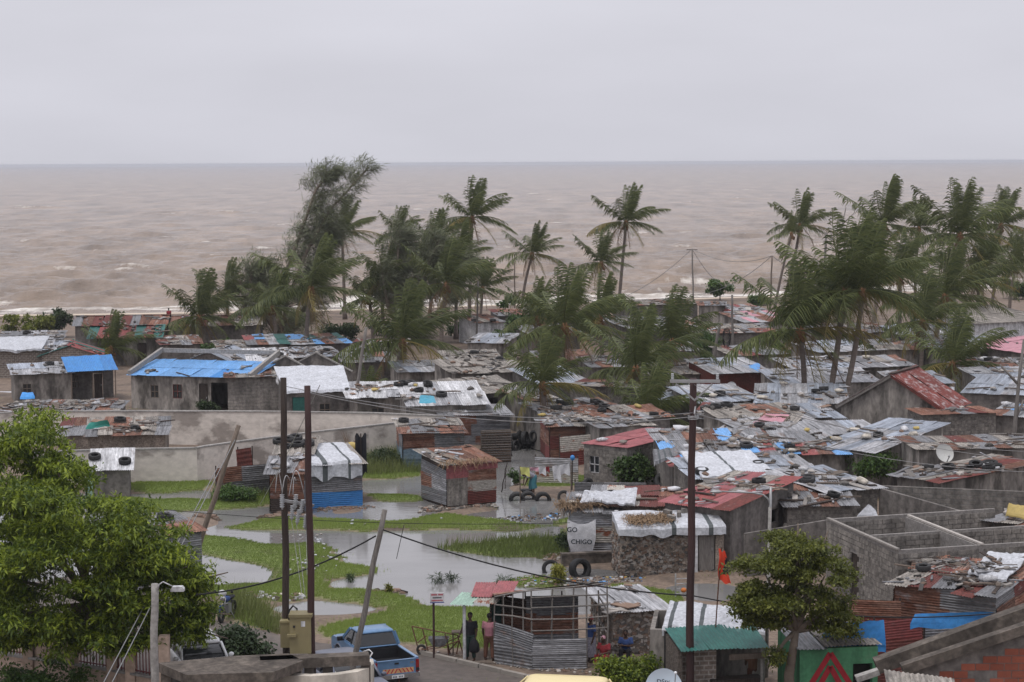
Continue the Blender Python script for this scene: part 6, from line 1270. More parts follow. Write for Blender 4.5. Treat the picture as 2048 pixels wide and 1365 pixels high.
# --- stick frame kiosk
def frame_kiosk():
    z0 = .15; C0 = U(1063,1339,z0); L0 = U(990,1327,z0); R1 = U(1214,1335,z0); R0 = U(1170,1337.5,z0); t = thing('frame_kiosk', 'half-built kiosk of thin poles with grey tin sheets nailed low', 'kiosk', C0, 0, 'kiosks'); r = random.Random(6)
    bk = Vector((-(R1-C0).y, (R1-C0).x, 0)).normalized(); zl, zc, zr = 2.35, 2.75, 2.95
    def post(p, h_, rad=.035, m='wood_grey'): MB().tube([p, p+UP*h_*.5+Vector((r.gauss(0,.02),0,0)), p+UP*h_], [rad,rad*.9,rad*.8], 6).build('post', MAT[m], t)
    for u, h_ in ((0,zc),(.28,zc+.06),(.56,zc+.1),(.73,zc+.13),(1,zr)): post(C0.lerp(R1,u), h_)
    for u in (.22,.5,.76,1): post(C0.lerp(L0,u), zc + (zl-zc)*u, .03)
    bks = [C0.lerp(R1,u) + bk*2.3 for u in (0,.5,1)] + [L0 + bk*2.0]
    for p in bks: post(p, 2.2)
    def rail(a, b, m='wood_grey'): md = (a+b)/2 + Vector((0,0,r.gauss(0,.03))); MB().tube([a, md, b], .028, 6).build('rail', MAT[m], t)
    for z in (1.35,1.75,2.15,2.5): rail(C0+UP*z - bk*.04, R1+UP*(z+.05) - bk*.04)
    for z in (1.75,2.1): rail(C0+UP*z-bk*.03, L0+UP*(z-.02)-bk*.03)
    rail(C0+UP*zc, R1+UP*zr); rail(C0+UP*zc, L0+UP*zl)
    for z in (1.2,2.0): rail(R1+UP*z, R1+bk*2.3+UP*z)
    wall_sheets(t, L0, C0, z0, 1.85, 1.62, 'grey', r, rows=2, mats=[MAT['galv']]); wall_sheets(t, C0, R0, z0, 1.18, 1.18, 'grey', r, rows=2, mats=[MAT['galv_pale'],MAT['galv_pale'],MAT['galv']])
    wall_sheets(t, C0+bk*2.2, C0.lerp(R1,.7)+bk*2.2, z0, 2.2, 2.2, 'rusty', r); wall_sheets(t, L0+bk*2, C0+bk*2.2, z0, 2.1, 2.1, 'dark', r, mats=[MAT['wood_dark'],MAT['rust']])
    mb = MB(); dn = -UP*.55
    mb.add([L0+UP*(zl+.06), C0+UP*(zc+.05), C0+bk*2.4+UP*(zc-.5), L0+bk*2.2+UP*(zl-.3)], [(0,1,2,3)]); mb.add([C0+UP*(zc+.05), R1+UP*(zr+.05), R1+bk*2.4+UP*(zr-.6), C0+bk*2.4+UP*(zc-.5)], [(0,1,2,3)])
    n_ = len(mb.v); mb.add([tuple(Vector(v)-UP*.04) for v in mb.v], [(3,2,1,0),(7,6,5,4)]); mb.build('roof', MAT['rust'], t)
frame_kiosk()
# --- small canopy shop beside it
def kiosk2():
    g = canopy('canopy_kiosk','small roadside kiosk with pale green and red sheet canopy',(903,1209),(990,1212),2.2,2.24,1.7,'greenpale',9,posts=(.28,),mess=1.3,cat='kiosk',pm='white')
    A, B, ux, bk, t = g['A'], g['B'], g['ux'], g['bk'], g['t']
    r = random.Random(2); roof_sheets(t, A+bk*1.0+UP*.03+ux*.55, ux, (bk*1.3+UP*.22), 1.4, 1.3, 'pinkred', r, mess=.8, rows=1, lift=.1)
    for p in (A+ux*1.3+bk*2.2, B+bk*2.2): MB().tube([Vector((p.x,p.y,.1)), Vector((p.x,p.y,2.4))], .05, 6).build('post', MAT['rusty_steel'], t)
    wall(t, B - ux*.35 + bk*1.2, B + bk*1.2, .15, 2.3, 2.3, MAT['cloth_dkgreen'], name='screen', th=.05)
    A0 = Vector((A.x,A.y,0)); MB().box(A0+ux*.95+bk*.7+UP*.17, (1.25,1.6,.08), Matrix.Rotation(math.atan2(ux.y,ux.x),3,'Z')).build('floor_board', MAT['wood'], t)
    mb = MB(); q = A0+ux*.05+bk*1.2; mb.box(q+UP*.95, (.6,.4,.04)); [mb.tube([q+Vector((dx,dy,.1)), q+Vector((dx,dy,.95))], .02, 5) for dx in (-.25,.25) for dy in (-.15,.15)]
    tag(mb.build('small_table', MAT['wood']), 'thin-legged little table beside the canopy kiosk', 'table')
kiosk2()
# --- sign board on a post
S0 = U(868,1318,.15); st = thing('sign_post', 'white notice board with red and dark lines on a dark post', 'sign', S0)
MB().tube([S0, S0+UP*2.35], .04, 8).build('post', MAT['pole_red'], st); yw = Matrix.Rotation(R(8),3,'Z')
sx = yw @ Vector((1,0,0)); sn = yw @ Vector((0,-1,0)); pc = S0 + UP*2.18 + sx*.12 + sn*.05
bd = MB().box(pc, (.50,.03,.36), yw).build('board', MAT['mail_sign'], st)
def marks(p, w_, h_, n, mat, gap=None):
    # lettering too small and blurred to read in the photograph: letter-sized strokes only
    mb = MB(); r = random.Random(n)
    for i in range(n):
        if i == gap: continue
        mb.box(p + sx*(w_*((i+.5)/n-.5)) + sn*.018, (w_/n*.72, .006, h_*r.uniform(.85,1)), yw)
    mb.build('lettering', MAT[mat], bd)
marks(pc+UP*.115, .42, .062, 12, 'ink_red', 6); marks(pc+UP*.01, .32, .055, 10, 'ink_dark'); marks(pc-UP*.09, .40, .05, 13, 'ink_red')
MB().box(pc-UP*.165+sn*.018, (.5,.01,.03), yw).build('blue_edge', MAT['ink_blue'], bd)

canopy('sheet_awning','small red ribbed awning left of the big grey dish',(1822,912),(1886,918),2.3,2.75,2.4,'pinkred',21,posts=(.1,.9),mess=.3)

# ================================================================ POLES AND WIRES
def pole(label, base, top, r0, mat, name='power_pole', z0=.1, Y=None, group=None, cat='pole'):
    B = U(*base, z0) if Y is None else None
    if Y is not None: T = AT(*top, Y); Bp = AT(*base, Y); B = Bp + (Bp-T).normalized()*((Bp.z-.05)/max(.01,((T-Bp).normalized()).z)) if Bp.z > .1 else Bp
    else: T = AT(*top, B.y)
    t = thing(name, label, cat, B, 0, group); pts = [B.lerp(T, i/8) + Vector((.02*math.sin(i*1.9), 0, 0)) for i in range(9)]
    MB().tube(pts, [r0*(1-.18*i/8) for i in range(9)], 10).build('pole_shaft', MAT[mat], t, True); return t, B, T
def wire(label, a, b, sag=.3, r=.012, mat='wire', n=14, name='wire', group='overhead wires'):
    a, b = Vector(a), Vector(b); pts = [a.lerp(b, i/n) - UP*sag*4*(i/n)*(1-i/n) for i in range(n+1)]
    return tag(MB().tube(pts, r, 4).build(name, MAT[mat]), label, 'wire', group)
Yp = 60.0
pA, bA, tA = pole('mottled dark pole left of the transformer box', (573,1300), (566,756), .115, 'wood_dark', Y=Yp)
pB, bB, tB = pole('reddish brown pole right of the transformer box', (625,1345), (614,772), .115, 'pole_red', Y=Yp-.6)
pC, bC, tC = pole('tall dark pole with cross-arm right of the middle', (1379,1365), (1386,757), .135, 'pole_red', Y=62.0)
pD, bD, tD = pole('short weathered grey pole leaning right beside the pickup', (706,1338), (769,1020), .10, 'wood_grey', Y=62.0)
pE, bE, tE = pole('brown pole leaning right above the big tree', (392,1110), (477,851), .12, 'wood', Y=84.0)
# concrete lamp post and its lamp
pF, bF, tF = pole('grey concrete lamp post in front of the big tree', (309,1365), (309,1168), .125, 'concrete', Y=56.0, name='street_lamp', cat='street lamp')
MB().tube([AT(316,1180,55.9), AT(318,1170,55.9), AT(326,1164,55.9), AT(345,1173,55.9)], .02, 6).build('arm', MAT['white'], pF, True)
lm = MB(); c0 = AT(356,1179,55.9); lm.loft([[c0 + Vector((sx_*wx, dy*.10, zz)) for sx_, dy in ((-.2,-1),(.18,-1),(.18,1),(-.2,1))] for wx, zz in ((1,-.05),(1.0,.02),(.72,.09))]); lm.build('lamp_head', MAT['white'], pF)
# grey street lamp on the right
pG, bG, tG = pole('slim pale street lamp with curved arm behind the round tree', (1533,1365), (1541,975), .055, 'steel', Y=66.0, name='street_lamp', cat='street lamp')
MB().tube([AT(1540,1010,66), AT(1536,998,66), AT(1526,990,66), AT(1505,986,66), AT(1435,983,66)], .03, 7).build('arm', MAT['steel'], pG, True)
MB().ell(AT(1432,984,66), (.22,.09,.06)).build('lamp_head', MAT['steel'], pG, True); MB().tube([AT(1532,1365,65.9), AT(1540,1015,65.9)], .058, 8).build('lower_sleeve', MAT['concrete'], pG, True)
FAR = [('thin grey light pole leaning left in front of the low bushy palm',(703,850),(732,655),.12,'wood_grey'),('far light pole with wires standing against the sea',(1388,640),(1384,498),.10,'wood_grey'),('thin dark pole left of the slim palm',(1030,645),(1029,525),.08,'wood'),
 ('grey pole left of the large dense bush',(953,700),(956,563),.10,'wood_grey'),('dark pole left of the two-tone palm',(1540,650),(1544,512),.10,'wood'),('grey pole above the weedy shrub',(1466,740),(1464,590),.11,'wood_grey'),
 ('grey pole leaning right with coiled cables in the village',(1418,770),(1440,645),.14,'wood_grey'),('bare dead palm trunk beside the leafless tree',(1645,680),(1652,465),.14,'wood_grey'),('thin post standing in the flood by the washing line',(1003,985),(1014,925),.03,'wood_dark'),('second thin post leaning by the washing line',(1010,978),(1012,940),.02,'wood_dark')]
FP = [pole(l, b, t, r, m, name='utility_pole', group='poles of the village') for l, b, t, r, m in FAR]
MB().bar(FP[1][2]-Vector((.6,0,.1)), FP[1][2]+Vector((.6,0,-.1)), .08).build('cross_arm', MAT['wood'], FP[1][0])
cb = MB()
for i in range(5): cb.tube([FP[6][2]+Vector((.3*math.cos(a)+.5,-.15,.6*math.sin(a)-1.0-.1*i)) for a in [k*.7 for k in range(10)]], .025, 4)
cb.build('cable_coil', MAT['wire_black'], FP[6][0])
# cross-arm on the tall pole
x0, x1 = AT(1340,763,61.8), AT(1440,763,61.8); MB().bar(x0, x1, .09, .09).build('cross_arm', MAT['steel'], pC)
for p, q in ((AT(1352,768,61.75), AT(1388,800,61.75)), (AT(1425,768,61.75), AT(1388,802,61.75))): MB().bar(p, q, .05, .05).build('brace', MAT['steel'], pC)
for px in (1345,1435): mb = MB(); p = AT(px,760,61.8); [mb.tube([p+UP*(.02+.05*i), p+UP*(.05+.05*i)], [.05,.035], 8) for i in range(4)]; mb.build('insulator', MAT['porcelain'], pC)
MB().tube([AT(1389,800,61.8)+Vector((.02,-.1,-.2)), AT(1388,826,61.8)+Vector((0,-.15,0)), AT(1392,836,61.8)], .025, 6).build('cable_clamp', MAT['white'], pC)
mb = MB(); [mb.tube([AT(1386,832+i*3,61.8)+Vector((math.cos(a)*.16,math.sin(a)*.16,0)) for a in [k*.52 for k in range(13)]], .012, 4) for i in range(3)]; mb.build('wire_lashing', MAT['steel'], pC)
# fuse gear between the two poles
gear = thing('fuse_gear', 'switch gear with ribbed grey insulators hung between the two poles', 'switchgear', bA + Vector((.4,-.1,0)))
gy_ = Yp - .35
MB().bar(AT(560,1000,gy_), AT(628,1012,gy_), .08).build('bracket', MAT['steel'], gear); MB().bar(AT(575,1030,gy_), AT(625,1036,gy_), .05).build('bracket', MAT['steel'], gear)
for x, y, tl in ((564,990,0),(585,1012,.08),(598,1020,.16),(612,1030,.1),(606,1000,.2),(592,990,.1)):
    mb = MB(); p = AT(x,y,gy_-.1)
    for i in range(7): q = p + Vector((-tl*i*.06,0,-i*.06)); mb.tube([q, q-UP*.03], [.075,.05], 10)
    mb.tube([p, p+Vector((-tl*.42,0,-.45))], .03, 6); mb.build('insulator', MAT['porcelain'], gear, True)
for a, b_, h_ in (((551,985),(564,983),.62),((564,988),(580,962),.35),((578,992),(609,992),.78),((586,990),(592,962),.3)):
    p, q = AT(*a, gy_-.12), AT(*b_, gy_-.12); MB().tube([p.lerp(q,i/10)+UP*h_*math.sin(math.pi*i/10)+Vector((0,-.08*math.sin(math.pi*i/10),0)) for i in range(11)], .014, 5).build('jumper_cable', MAT['white'], gear, True)
for a, b_ in (((583,1040),(605,1198)),((592,1040),(611,1198)),((612,1040),(614,1150))): MB().tube([AT(*a,gy_), AT(*b_,gy_)], .009, 4).build('down_wire', MAT['white'], gear)
# transformer boxes
bx = thing('transformer_box', 'olive yellow metal switch box mounted between the two poles', 'switch box', bA + Vector((.6,-.3,0))); Yb = Yp-.9
def boxpx(x0, y0, x1, y1, Y, dep): a, b = AT(x0,y1,Y), AT(x1,y0,Y); return ((a.x+b.x)/2, Y+dep/2, (a.z+b.z)/2), (b.x-a.x, dep, b.z-a.z)
MB().box(*boxpx(580,1236,621,1308,Yb,.5)).build('cabinet', MAT['olive'], bx); c_, s_ = boxpx(577,1230,624,1236,Yb-.04,.6); MB().box(c_, s_).build('lid', MAT['olive'], bx)
MB().box(*boxpx(602,1243,610,1254,Yb-.006,.01)).build('label_plate', MAT['white'], bx); MB().box(*boxpx(574,1270,592,1275,Yb-.1,.1)).build('bracket', MAT['olive'], bx); MB().box(*boxpx(586,1252,590,1256,Yb-.03,.03)).build('latch', MAT['black_plastic'], bx)
b2 = thing('transformer_box', 'smaller olive box on the left pole beside the switch box', 'switch box', bA + Vector((0,-.3,0))); MB().box(*boxpx(561,1246,579,1296,Yp-.4,.3)).build('cabinet', MAT['olive'], b2); MB().box(*boxpx(559,1243,581,1247,Yp-.42,.34)).build('lid', MAT['olive'], b2)
MB().tube([AT(578,1240,Yp-.3), AT(578,1222,Yp-.3), AT(586,1212,Yp-.3), AT(594,1218,Yp-.3), AT(594,1226,Yp-.3), AT(586,1232,Yp-.3)], .03, 6).build('cable_loop', MAT['wire_black'], b2, True)
# wires
for k, (a, b_, sg, lb) in enumerate((((566,772),(1386,826),.5,'upper pale wire from the left pole pair to the cross-arm pole'),((614,785),(1386,834),.5,'lower pale wire from the left pole pair to the cross-arm pole'))): wire(lb, AT(*a,Yp), AT(*b_,61.9), sg, .013, 'steel')
wire('upper pale wire running right from the cross-arm pole', AT(1388,770,61.9), AT(2140,905,66), .55, .013, 'steel'); wire('middle pale wire running right from the cross-arm pole', AT(1440,775,61.9), AT(2140,925,67), .5, .013, 'steel'); wire('lower pale wire running right from the cross-arm pole', AT(1389,826,61.9), AT(2140,945,66), .5, .013, 'steel')
wire('thick black cable from the leaning grey pole into the big tree', AT(752,1072,61.9), AT(392,1190,61), .35, .03, 'wire_black'); wire('thick black cable from the leaning grey pole to the cross-arm pole', AT(766,1060,61.9), AT(1386,1192,62), .4, .028, 'wire_black'); wire('black cable running right from the cross-arm pole over the tarpaulin', AT(1386,1192,62), AT(2100,1215,64), .5, .024, 'wire_black')
wire('thin dark wire low over the flood', AT(250,1012,66), AT(1140,1046,66), .25, .012, 'wire_black'); wire('dark loose wire hanging from the cable by the leaning grey pole', AT(808,1050,61.9), AT(793,1118,61.9), 0, .014, 'wire_black', 3)
wire('left guy wire beside the concrete lamp post', AT(205,1370,55), AT(438,930,83), 0, .018, 'wire', 3); wire('right guy wire beside the concrete lamp post', AT(222,1370,55), AT(470,880,83.8), 0, .018, 'wire', 3)
wire('pale guy wire to the far left pole top', AT(520,1010,83), AT(640,770,61), .1, .012, 'steel')
f1 = FP[1][2]; wire('far wire going left from the pole against the sea', f1, AT(1235,600,220), .6, .03); wire('far wire going right from the pole against the sea', f1, AT(1445,572,225), .5, .03); wire('far wire between the two poles by the sea', f1, FP[4][2], 1.0, .03); wire('far wire sloping from the dark pole by the two-tone palm', FP[4][2], AT(1395,590,225), .8, .03); wire('far wire going right from the dark pole by the two-tone palm', FP[4][2], AT(1700,575,225), .8, .03)
# ================================================================ FOREGROUND: slab roof, curved wall, fence, gable
sl = thing('slab_kiosk', 'low building with flat stained concrete slab roof in the foreground', 'building', U(470,1400,.1)); zs = 2.75
top = [U(x,y,zs) for x,y in ((316,1326),(372,1350),(545,1345),(606,1322),(578,1307),(470,1312))]
mb = MB(); n_ = len(top); mb.add(top + [p-UP*.28 for p in top], [tuple(range(n_))] + [(i,n_+i,n_+(i+1)%n_,(i+1)%n_) for i in range(n_)] + [tuple(range(2*n_-1,n_-1,-1))]); mb.build('roof_slab', MAT['concrete_dark'], sl)
for x, y in ((330,1330),(385,1347),(535,1342),(590,1322)): p = U(x,y,zs); MB().box((p.x,p.y+.25,1.25), (.3,.3,2.4)).build('column', MAT['concrete_dark'], sl)
a, b_ = U(395,1346,zs), U(535,1343,zs); wall(sl, a+Vector((0,.5,0)), b_+Vector((0,.5,0)), .1, 2.45, 2.45, MAT['cream_wall'], name='front_wall')
bmx = thing('concrete_beam', 'brown stained concrete beam running behind the pole pair', 'beam', U(620,1400,.1)); a, b_ = U(520,1327,2.6), U(738,1317,2.6)
MB().bar(a, b_, .5, .3).build('beam', MAT['concrete_dark'], bmx); 
for u in (.45,.62,.97): p = a.lerp(b_,u); MB().box((p.x,p.y,1.25), (.28,.28,2.4)).build('column', MAT['concrete_dark'], bmx)
cw_ = thing('curved_wall', 'cream garden wall curving round at its right end', 'wall', U(620,1400,.1)); zc_ = 2.35; pts = [(400,1350),(470,1349),(545,1350),(620,1353),(675,1350),(715,1344),(738,1336),(748,1327),(746,1318)]
Pw = [U(x,y,zc_) for x,y in pts]; mb = MB()
ins = []
for i, p in enumerate(Pw):
    d = (Pw[min(i+1,len(Pw)-1)]-Pw[max(i-1,0)]).normalized(); ins.append(p + Vector((-d.y,d.x,0))*.28)
for i in range(len(Pw)-1):
    q = [Pw[i],Pw[i+1],ins[i+1],ins[i]]; mb.hexa([Vector((v.x,v.y,.05)) for v in q], q)
mb.build('wall_body', MAT['cream_wall'], cw_)
MB().tube([AT(735,1322,60), AT(745,1306,60), AT(738,1300,60), AT(726,1304,60)], .025, 6).build('conduit', MAT['white'], cw_, True)
# garden wall with maroon railings
fw_ = thing('railing_wall', 'cream garden wall with maroon bar railings under the big tree', 'fence', U(140,1400,.1)); Pf = [U(x,y,1.0) for x,y in ((-60,1298),(58,1317),(150,1330),(225,1342),(262,1348),(330,1360))]
for i, (a, b_) in enumerate(zip(Pf, Pf[1:])):
    d = (b_-a).normalized(); wall(fw_, a, b_, .05, 1.0, 1.0, MAT['house_cream'], name='base_wall', th=.2); MB().bar(a+UP*.04, b_+UP*.04, .28, .08).build('coping', MAT['concrete'], fw_)
    MB().box(b_+UP*.5-UP*.0, (.32,.32,1.9), None).build('pillar', MAT['house_cream'], fw_)
    if i in (0,2,3,4):
        ln = (b_-a).length; k = int(ln/.13)
        for j in range(1,k): p = a+d*ln*j/k; MB().bar(p+UP*.08, p+UP*1.0, .03).build('railing_bar', MAT['maroon'], fw_)
        for z in (.15,.95): MB().bar(a+UP*z, b_+UP*z, .035).build('railing_rail', MAT['maroon'], fw_)
    else: wall(fw_, a+Vector((0,.04,0)), b_+Vector((0,.04,0)), 1.08, 2.0, 2.0, MAT['house_cream'], name='solid_panel', th=.12)
# unfinished brick gable at the lower right
gb = thing('brick_gable', 'unfinished brick gable with heavy concrete rake beams at the lower right', 'building', (17,54,.1))
MB().bar(AT(1752,1332,57), AT(2110,1204,57), .5, .40).build('rake_beam', MAT['concrete_dark'], gb); MB().bar(AT(1804,1338,54), AT(2110,1236,54), .35, .26).build('rake_beam', MAT['concrete_dark'], gb)
MB().bar(AT(1712,1358,56.6), AT(1757,1343,56.6), .3, .16).build('beam_stub', MAT['concrete'], gb)
l0, r0_ = AT(1806,1346,54.1), AT(2110,1246,54.1); wall(gb, (l0.x,l0.y), (r0_.x,r0_.y), .05, l0.z-.05, r0_.z-.05, MAT['plaster_dark'], name='gable_wall', th=.2)
lst = []; block_courses((l0.x,l0.y), (r0_.x,r0_.y), .05, l0.z-.2, r0_.z-.2, lst, .40, .21); rr = random.Random(4)
for p, ux_, n_, w_, h_ in lst:
    if mnoise.noise(p*.9 + Vector((3,0,1))) + .25*rr.random() > .02 and p.z > 1.5: put('brick', BLOCK, frame(p - n_*.028, ux_*w_, n_*.07, UP*h_), gb, MAT['redbrick'])
rs_ = random.Random(5); a, b_ = AT(1765,1358,52), AT(1905,1378,52); roof_sheets(gb, a - UP*.6 - Vector((0,1.6,0)), (b_-a).normalized(), (Vector((0,2,.75))), (b_-a).length, 2.0, 'asb', rs_, mess=.2, rows=1, sw=.9, name='asbestos_sheet')
# ================================================================ SATELLITE DISHES
def dish(label, c_, dia, face, mat='dish_grey', mast=None, txt=None, name='satellite_dish'):
    c_ = Vector(c_); f = Vector(face).normalized(); sx_ = f.cross(UP).normalized()*-1; sx_ = UP.cross(f).normalized(); up_ = f.cross(sx_)
    base = Vector((c_.x, c_.y+.1, mast if mast is not None else c_.z-1)); t = thing(name, label, 'satellite dish', base, 0, 'satellite dishes'); mb = MB(); n = 28
    rings = [[c_ + (sx_*math.cos(2*math.pi*j/n)*.92 + up_*math.sin(2*math.pi*j/n))*dia/2*k - f*(.16*dia*(1-k*k)) for j in range(n)] for k in (.03,.35,.65,.88,1.0)]
    mb.loft(rings, False); mb.add(rings[0], [tuple(range(n))]); mb.loft([rings[-1], [p - f*.02 for p in rings[-1]]], False); back = [[p - f*.02 for p in r] for r in rings]; mb.loft(back[::-1], False)
    d = mb.build('reflector', MAT[mat], t, True)
    e = c_ + f*dia*.5 - up_*dia*.35; MB().tube([c_ - up_*dia*.5, e], .02*dia+.006, 5).build('feed_arm', MAT['steel'], t); MB().tube([e - f*.0, e - f*dia*.12], .05*dia, 8).build('feed_horn', MAT['steel'], t)
    MB().tube([c_ - f*.2*dia, Vector((c_.x, c_.y+.12*dia, c_.z-.15)) , base], .025+.012*dia, 6).build('mast', MAT['steel'], t)
    if txt: text(txt, c_ + up_*dia*.18 - f*dia*.075, sx_, up_, dia*.16, 'ink_dark', d); 
    return t
Yd = 46.0; c_ = AT(1328,1379,Yd); dish('pale blue white lettered satellite dish at the bottom edge', c_, .98, (.08,-.95,.30), 'dish', .1, 'DStv')
p_ = AT(1351,1346,Yd-.25); tag(MB().ell(p_, (.035,.035,.035), nu=12, nv=8).build('white_ball', MAT['white_clean'], None, True), 'small white ball beside the lettered dish', 'ball')
MB().tube([p_, p_+UP*-.4+Vector((0,.2,0)), c_-UP*.5+Vector((0,.15,0))], .012, 5).build('stalk', MAT['steel'], bpy.data.objects['white_ball'])
dish('large grey satellite dish on the dark cluttered roof', AT(1890,906,95), .95, (.15,-.8,.45), 'dish_grey', 3.0)
dish('small white dish on the grey gable-walled house', AT(1463,775,131), .75, (.0,-.95,.2), 'white_clean', 2.5)
dish('white dish behind the low bushy palm', AT(1965,758,134), .75, (.2,-.8,.4), 'white_clean', 2.5)
dish('dish on the corner of the square block house', AT(560,760,137), .75, (-.4,-.8,.2), 'white', 2.4)

# ================================================================ VEHICLES
def local(t, pts): return [wm(t) @ Vector(p) for p in pts]
def truck():
    phi = R(23); P = U(812,1357,RZ); rt = Vector((math.cos(phi), math.sin(phi), 0)); ax = P - rt*.72
    t = thing('pickup_truck', 'light blue pickup truck seen from behind with striped reflective tailgate', 'pickup', Vector((ax.x,ax.y,RZ)), phi); t.scale = (.93,.93,.93); WM[t.name] = wm(t) @ Matrix.Diagonal((.93,.93,.93,1)); M = wm(t)
    def part(mb, name, mat, parent=None, smooth=False):
        me = mb.mesh(name, MAT[mat], None, smooth); 
        if smooth:
            pass
        return put(name, me, M, parent or t)
    def arch(cy, r, n=8): return [(cy - r*math.cos(math.pi*i/n), .36 + r*math.sin(math.pi*i/n)) for i in range(n+1)]
    prof = [(-1.14,.44)] + [( -.43,.44)] + arch(0,.43)[1:-1] + [(.43,.40),(2.42,.40)] + arch(2.85,.43)[1:-1] + [(3.28,.42),(3.66,.44),(3.74,.60),(3.72,.86),(3.55,.97),(2.62,1.03),(2.5,1.05),(.80,1.05),(.78,1.02),(-1.14,1.02)]
    for s in (-1,1):
        mb = MB(); n = len(prof); x0, x1 = s*.76, s*.845
        mid = [(s*.85, y, z) for y, z in prof]; ci = [(s*.80, y*.995, min(max(z,.46),1.0)) for y, z in prof]
        vs = [(x0,y,z) for y,z in prof] + [(x1,y,z) for y,z in prof]; fs = [tuple(range(n)), tuple(range(2*n-1,n-1,-1))] + [(i,n+i,n+(i+1)%n,(i+1)%n) for i in range(n)]; mb.add(vs, fs); part(mb, 'side_panel', 'truck_blue')
        part(MB().box((s*.855,1.1,.62), (.02,4.6,.05)), 'side_moulding', 'truck_lower')
        fl = MB(); [fl.tube([(s*.85, cy+.44*math.cos(math.pi*i/10), .36+.44*math.sin(math.pi*i/10)) for i in range(11)], .03, 6) for cy in (0,2.85)]; part(fl, 'wheel_flare', 'truck_lower', None, True)
    part(MB().box((0,-.18,.60), (1.54,1.88,.06)), 'bed_floor', 'black_plastic'); part(MB().box((0,.76,.80), (1.54,.05,.46)), 'bed_front', 'black_plastic')
    for s in (-1,1): part(MB().box((s*.79,-.17,1.035), (.12,1.92,.03)), 'bed_rail', 'truck_blue'); part(MB().box((s*.745,-.17,.82), (.03,1.86,.38)), 'bed_liner', 'black_plastic')
    part(MB().box((0,3.0,.78), (1.54,1.3,.36)), 'engine_bay', 'truck_lower')
    hd = MB(); hd.loft([[(-.80,2.5,1.03),(.80,2.5,1.03),(.76,3.6,.94),(-.76,3.6,.94)],[(-.70,2.5,1.09),(.70,2.5,1.09),(.66,3.58,.99),(-.66,3.58,.99)]]); part(hd, 'bonnet', 'truck_blue')
    part(MB().box((0,1.6,.60), (1.54,1.7,.35)), 'cab_floor', 'black_plastic')
    def ring(x, y0, y1, z, rr=.10):
        out = []
        for cx, cy, a0 in ((x-rr,y0+rr,-90),(x-rr,y1-rr,0),(-x+rr,y1-rr,90),(-x+rr,y0+rr,180)):
            for k in range(4): a = R(a0+30*k); out.append((cx+rr*math.cos(a), cy+rr*math.sin(a), z))
        return out
    # cab: belt, pillars, roof (glass panes are their own parts)
    belt, cant = ring(.80,.78,2.52,1.05), ring(.665,.92,1.98,1.56)
    part(MB().loft([belt, ring(.795,.785,2.50,1.10)]), 'belt_line', 'truck_blue', None, True)
    part(MB().loft([ring(.668,.915,1.99,1.545), ring(.655,.935,1.95,1.60), ring(.60,1.0,1.85,1.64), ring(.3,1.2,1.6,1.65,.05)]), 'roof', 'truck_blue', None, True)
    def lerp(a, b, k): return tuple(a[i]+(b[i]-a[i])*k for i in range(3))
    c4 = lambda: [(( .79,.79,1.09),( .655,.93,1.56)),((-.79,.79,1.09),(-.655,.93,1.56)),(( .79,2.48,1.09),( .655,1.96,1.56)),((-.79,2.48,1.09),(-.655,1.96,1.56))]
    for a, b_ in c4(): part(MB().bar(a, b_, .10, .10), 'pillar', 'truck_blue')
    for s in (-1,1): part(MB().bar((s*.79,1.52,1.09), (s*.66,1.50,1.56), .07, .05), 'pillar', 'black_plastic')
    def pane(pts, name='window_pane', mat='glass_dark'): mb = MB(); mb.add(pts, [(0,1,2,3)]); n_ = (Vector(pts[1])-Vector(pts[0])).cross(Vector(pts[3])-Vector(pts[0])).normalized()*.012; mb.add([tuple(Vector(p)-n_) for p in pts], [(3,2,1,0)]); part(mb, name, mat)
    pane([(-.735,.80,1.12),(.735,.80,1.12),(.62,.925,1.53),(-.62,.925,1.53)], 'rear_window'); pane([(.735,2.46,1.11),(-.735,2.46,1.11),(-.62,1.965,1.53),(.62,1.965,1.53)], 'windscreen')
    for s in (-1,1): pane([(s*.785,.88,1.11),(s*.785,2.38,1.11),(s*.665,1.92,1.54),(s*.665,1.0,1.54)], 'side_window')
    for s in (-1,1):
        d = part(MB().box((s*.85,1.65,.74), (.02,1.25,.58)), 'door', 'truck_blue'); part(MB().box((s*.865,1.12,.95), (.02,.16,.04)), 'handle', 'black_plastic', d)
        mr_ = MB(); mr_.box((s*.98,2.28,1.14), (.20,.10,.15)); mr_.bar((s*.82,2.28,1.08), (s*.95,2.28,1.1), .04); part(mr_, 'wing_mirror', 'black_plastic')
    tg = part(MB().box((0,-1.145,.76), (1.47,.07,.50)), 'tailgate', 'truck_blue')
    part(MB().box((0,-1.15,1.015), (1.47,.09,.03)), 'tailgate_lip', 'truck_blue', tg)
    part(MB().box((.06,-1.184,.635), (1.16,.012,.17)), 'reflective_board', 'reflect_orange', tg)
    for i in range(8):
        x = -.46+.145*i; s = 1 if i < 4 else -1; mb = MB(); k = .05*s; mb.hexa([(x-.022-k,-1.197,.555),(x+.022-k,-1.197,.555),(x+.022-k,-1.19,.555),(x-.022-k,-1.19,.555)], [(x-.022+k,-1.197,.715),(x+.022+k,-1.197,.715),(x+.022+k,-1.19,.715),(x-.022+k,-1.19,.715)]); part(mb, 'red_stripe', 'ink_red', tg)
    part(MB().box((0,-1.185,.90), (.16,.02,.06)), 'handle', 'black_plastic', tg); part(MB().box((.58,-1.185,.90), (.14,.008,.05)), 'badge', 'chrome', tg)
    for s in (-1,1):
        l = part(MB().box((s*.785,-1.15,.76), (.12,.09,.44)), 'tail_light', 'red_lens'); part(MB().box((s*.785,-1.2,.63), (.10,.012,.12)), 'clear_lens', 'black_plastic', l)
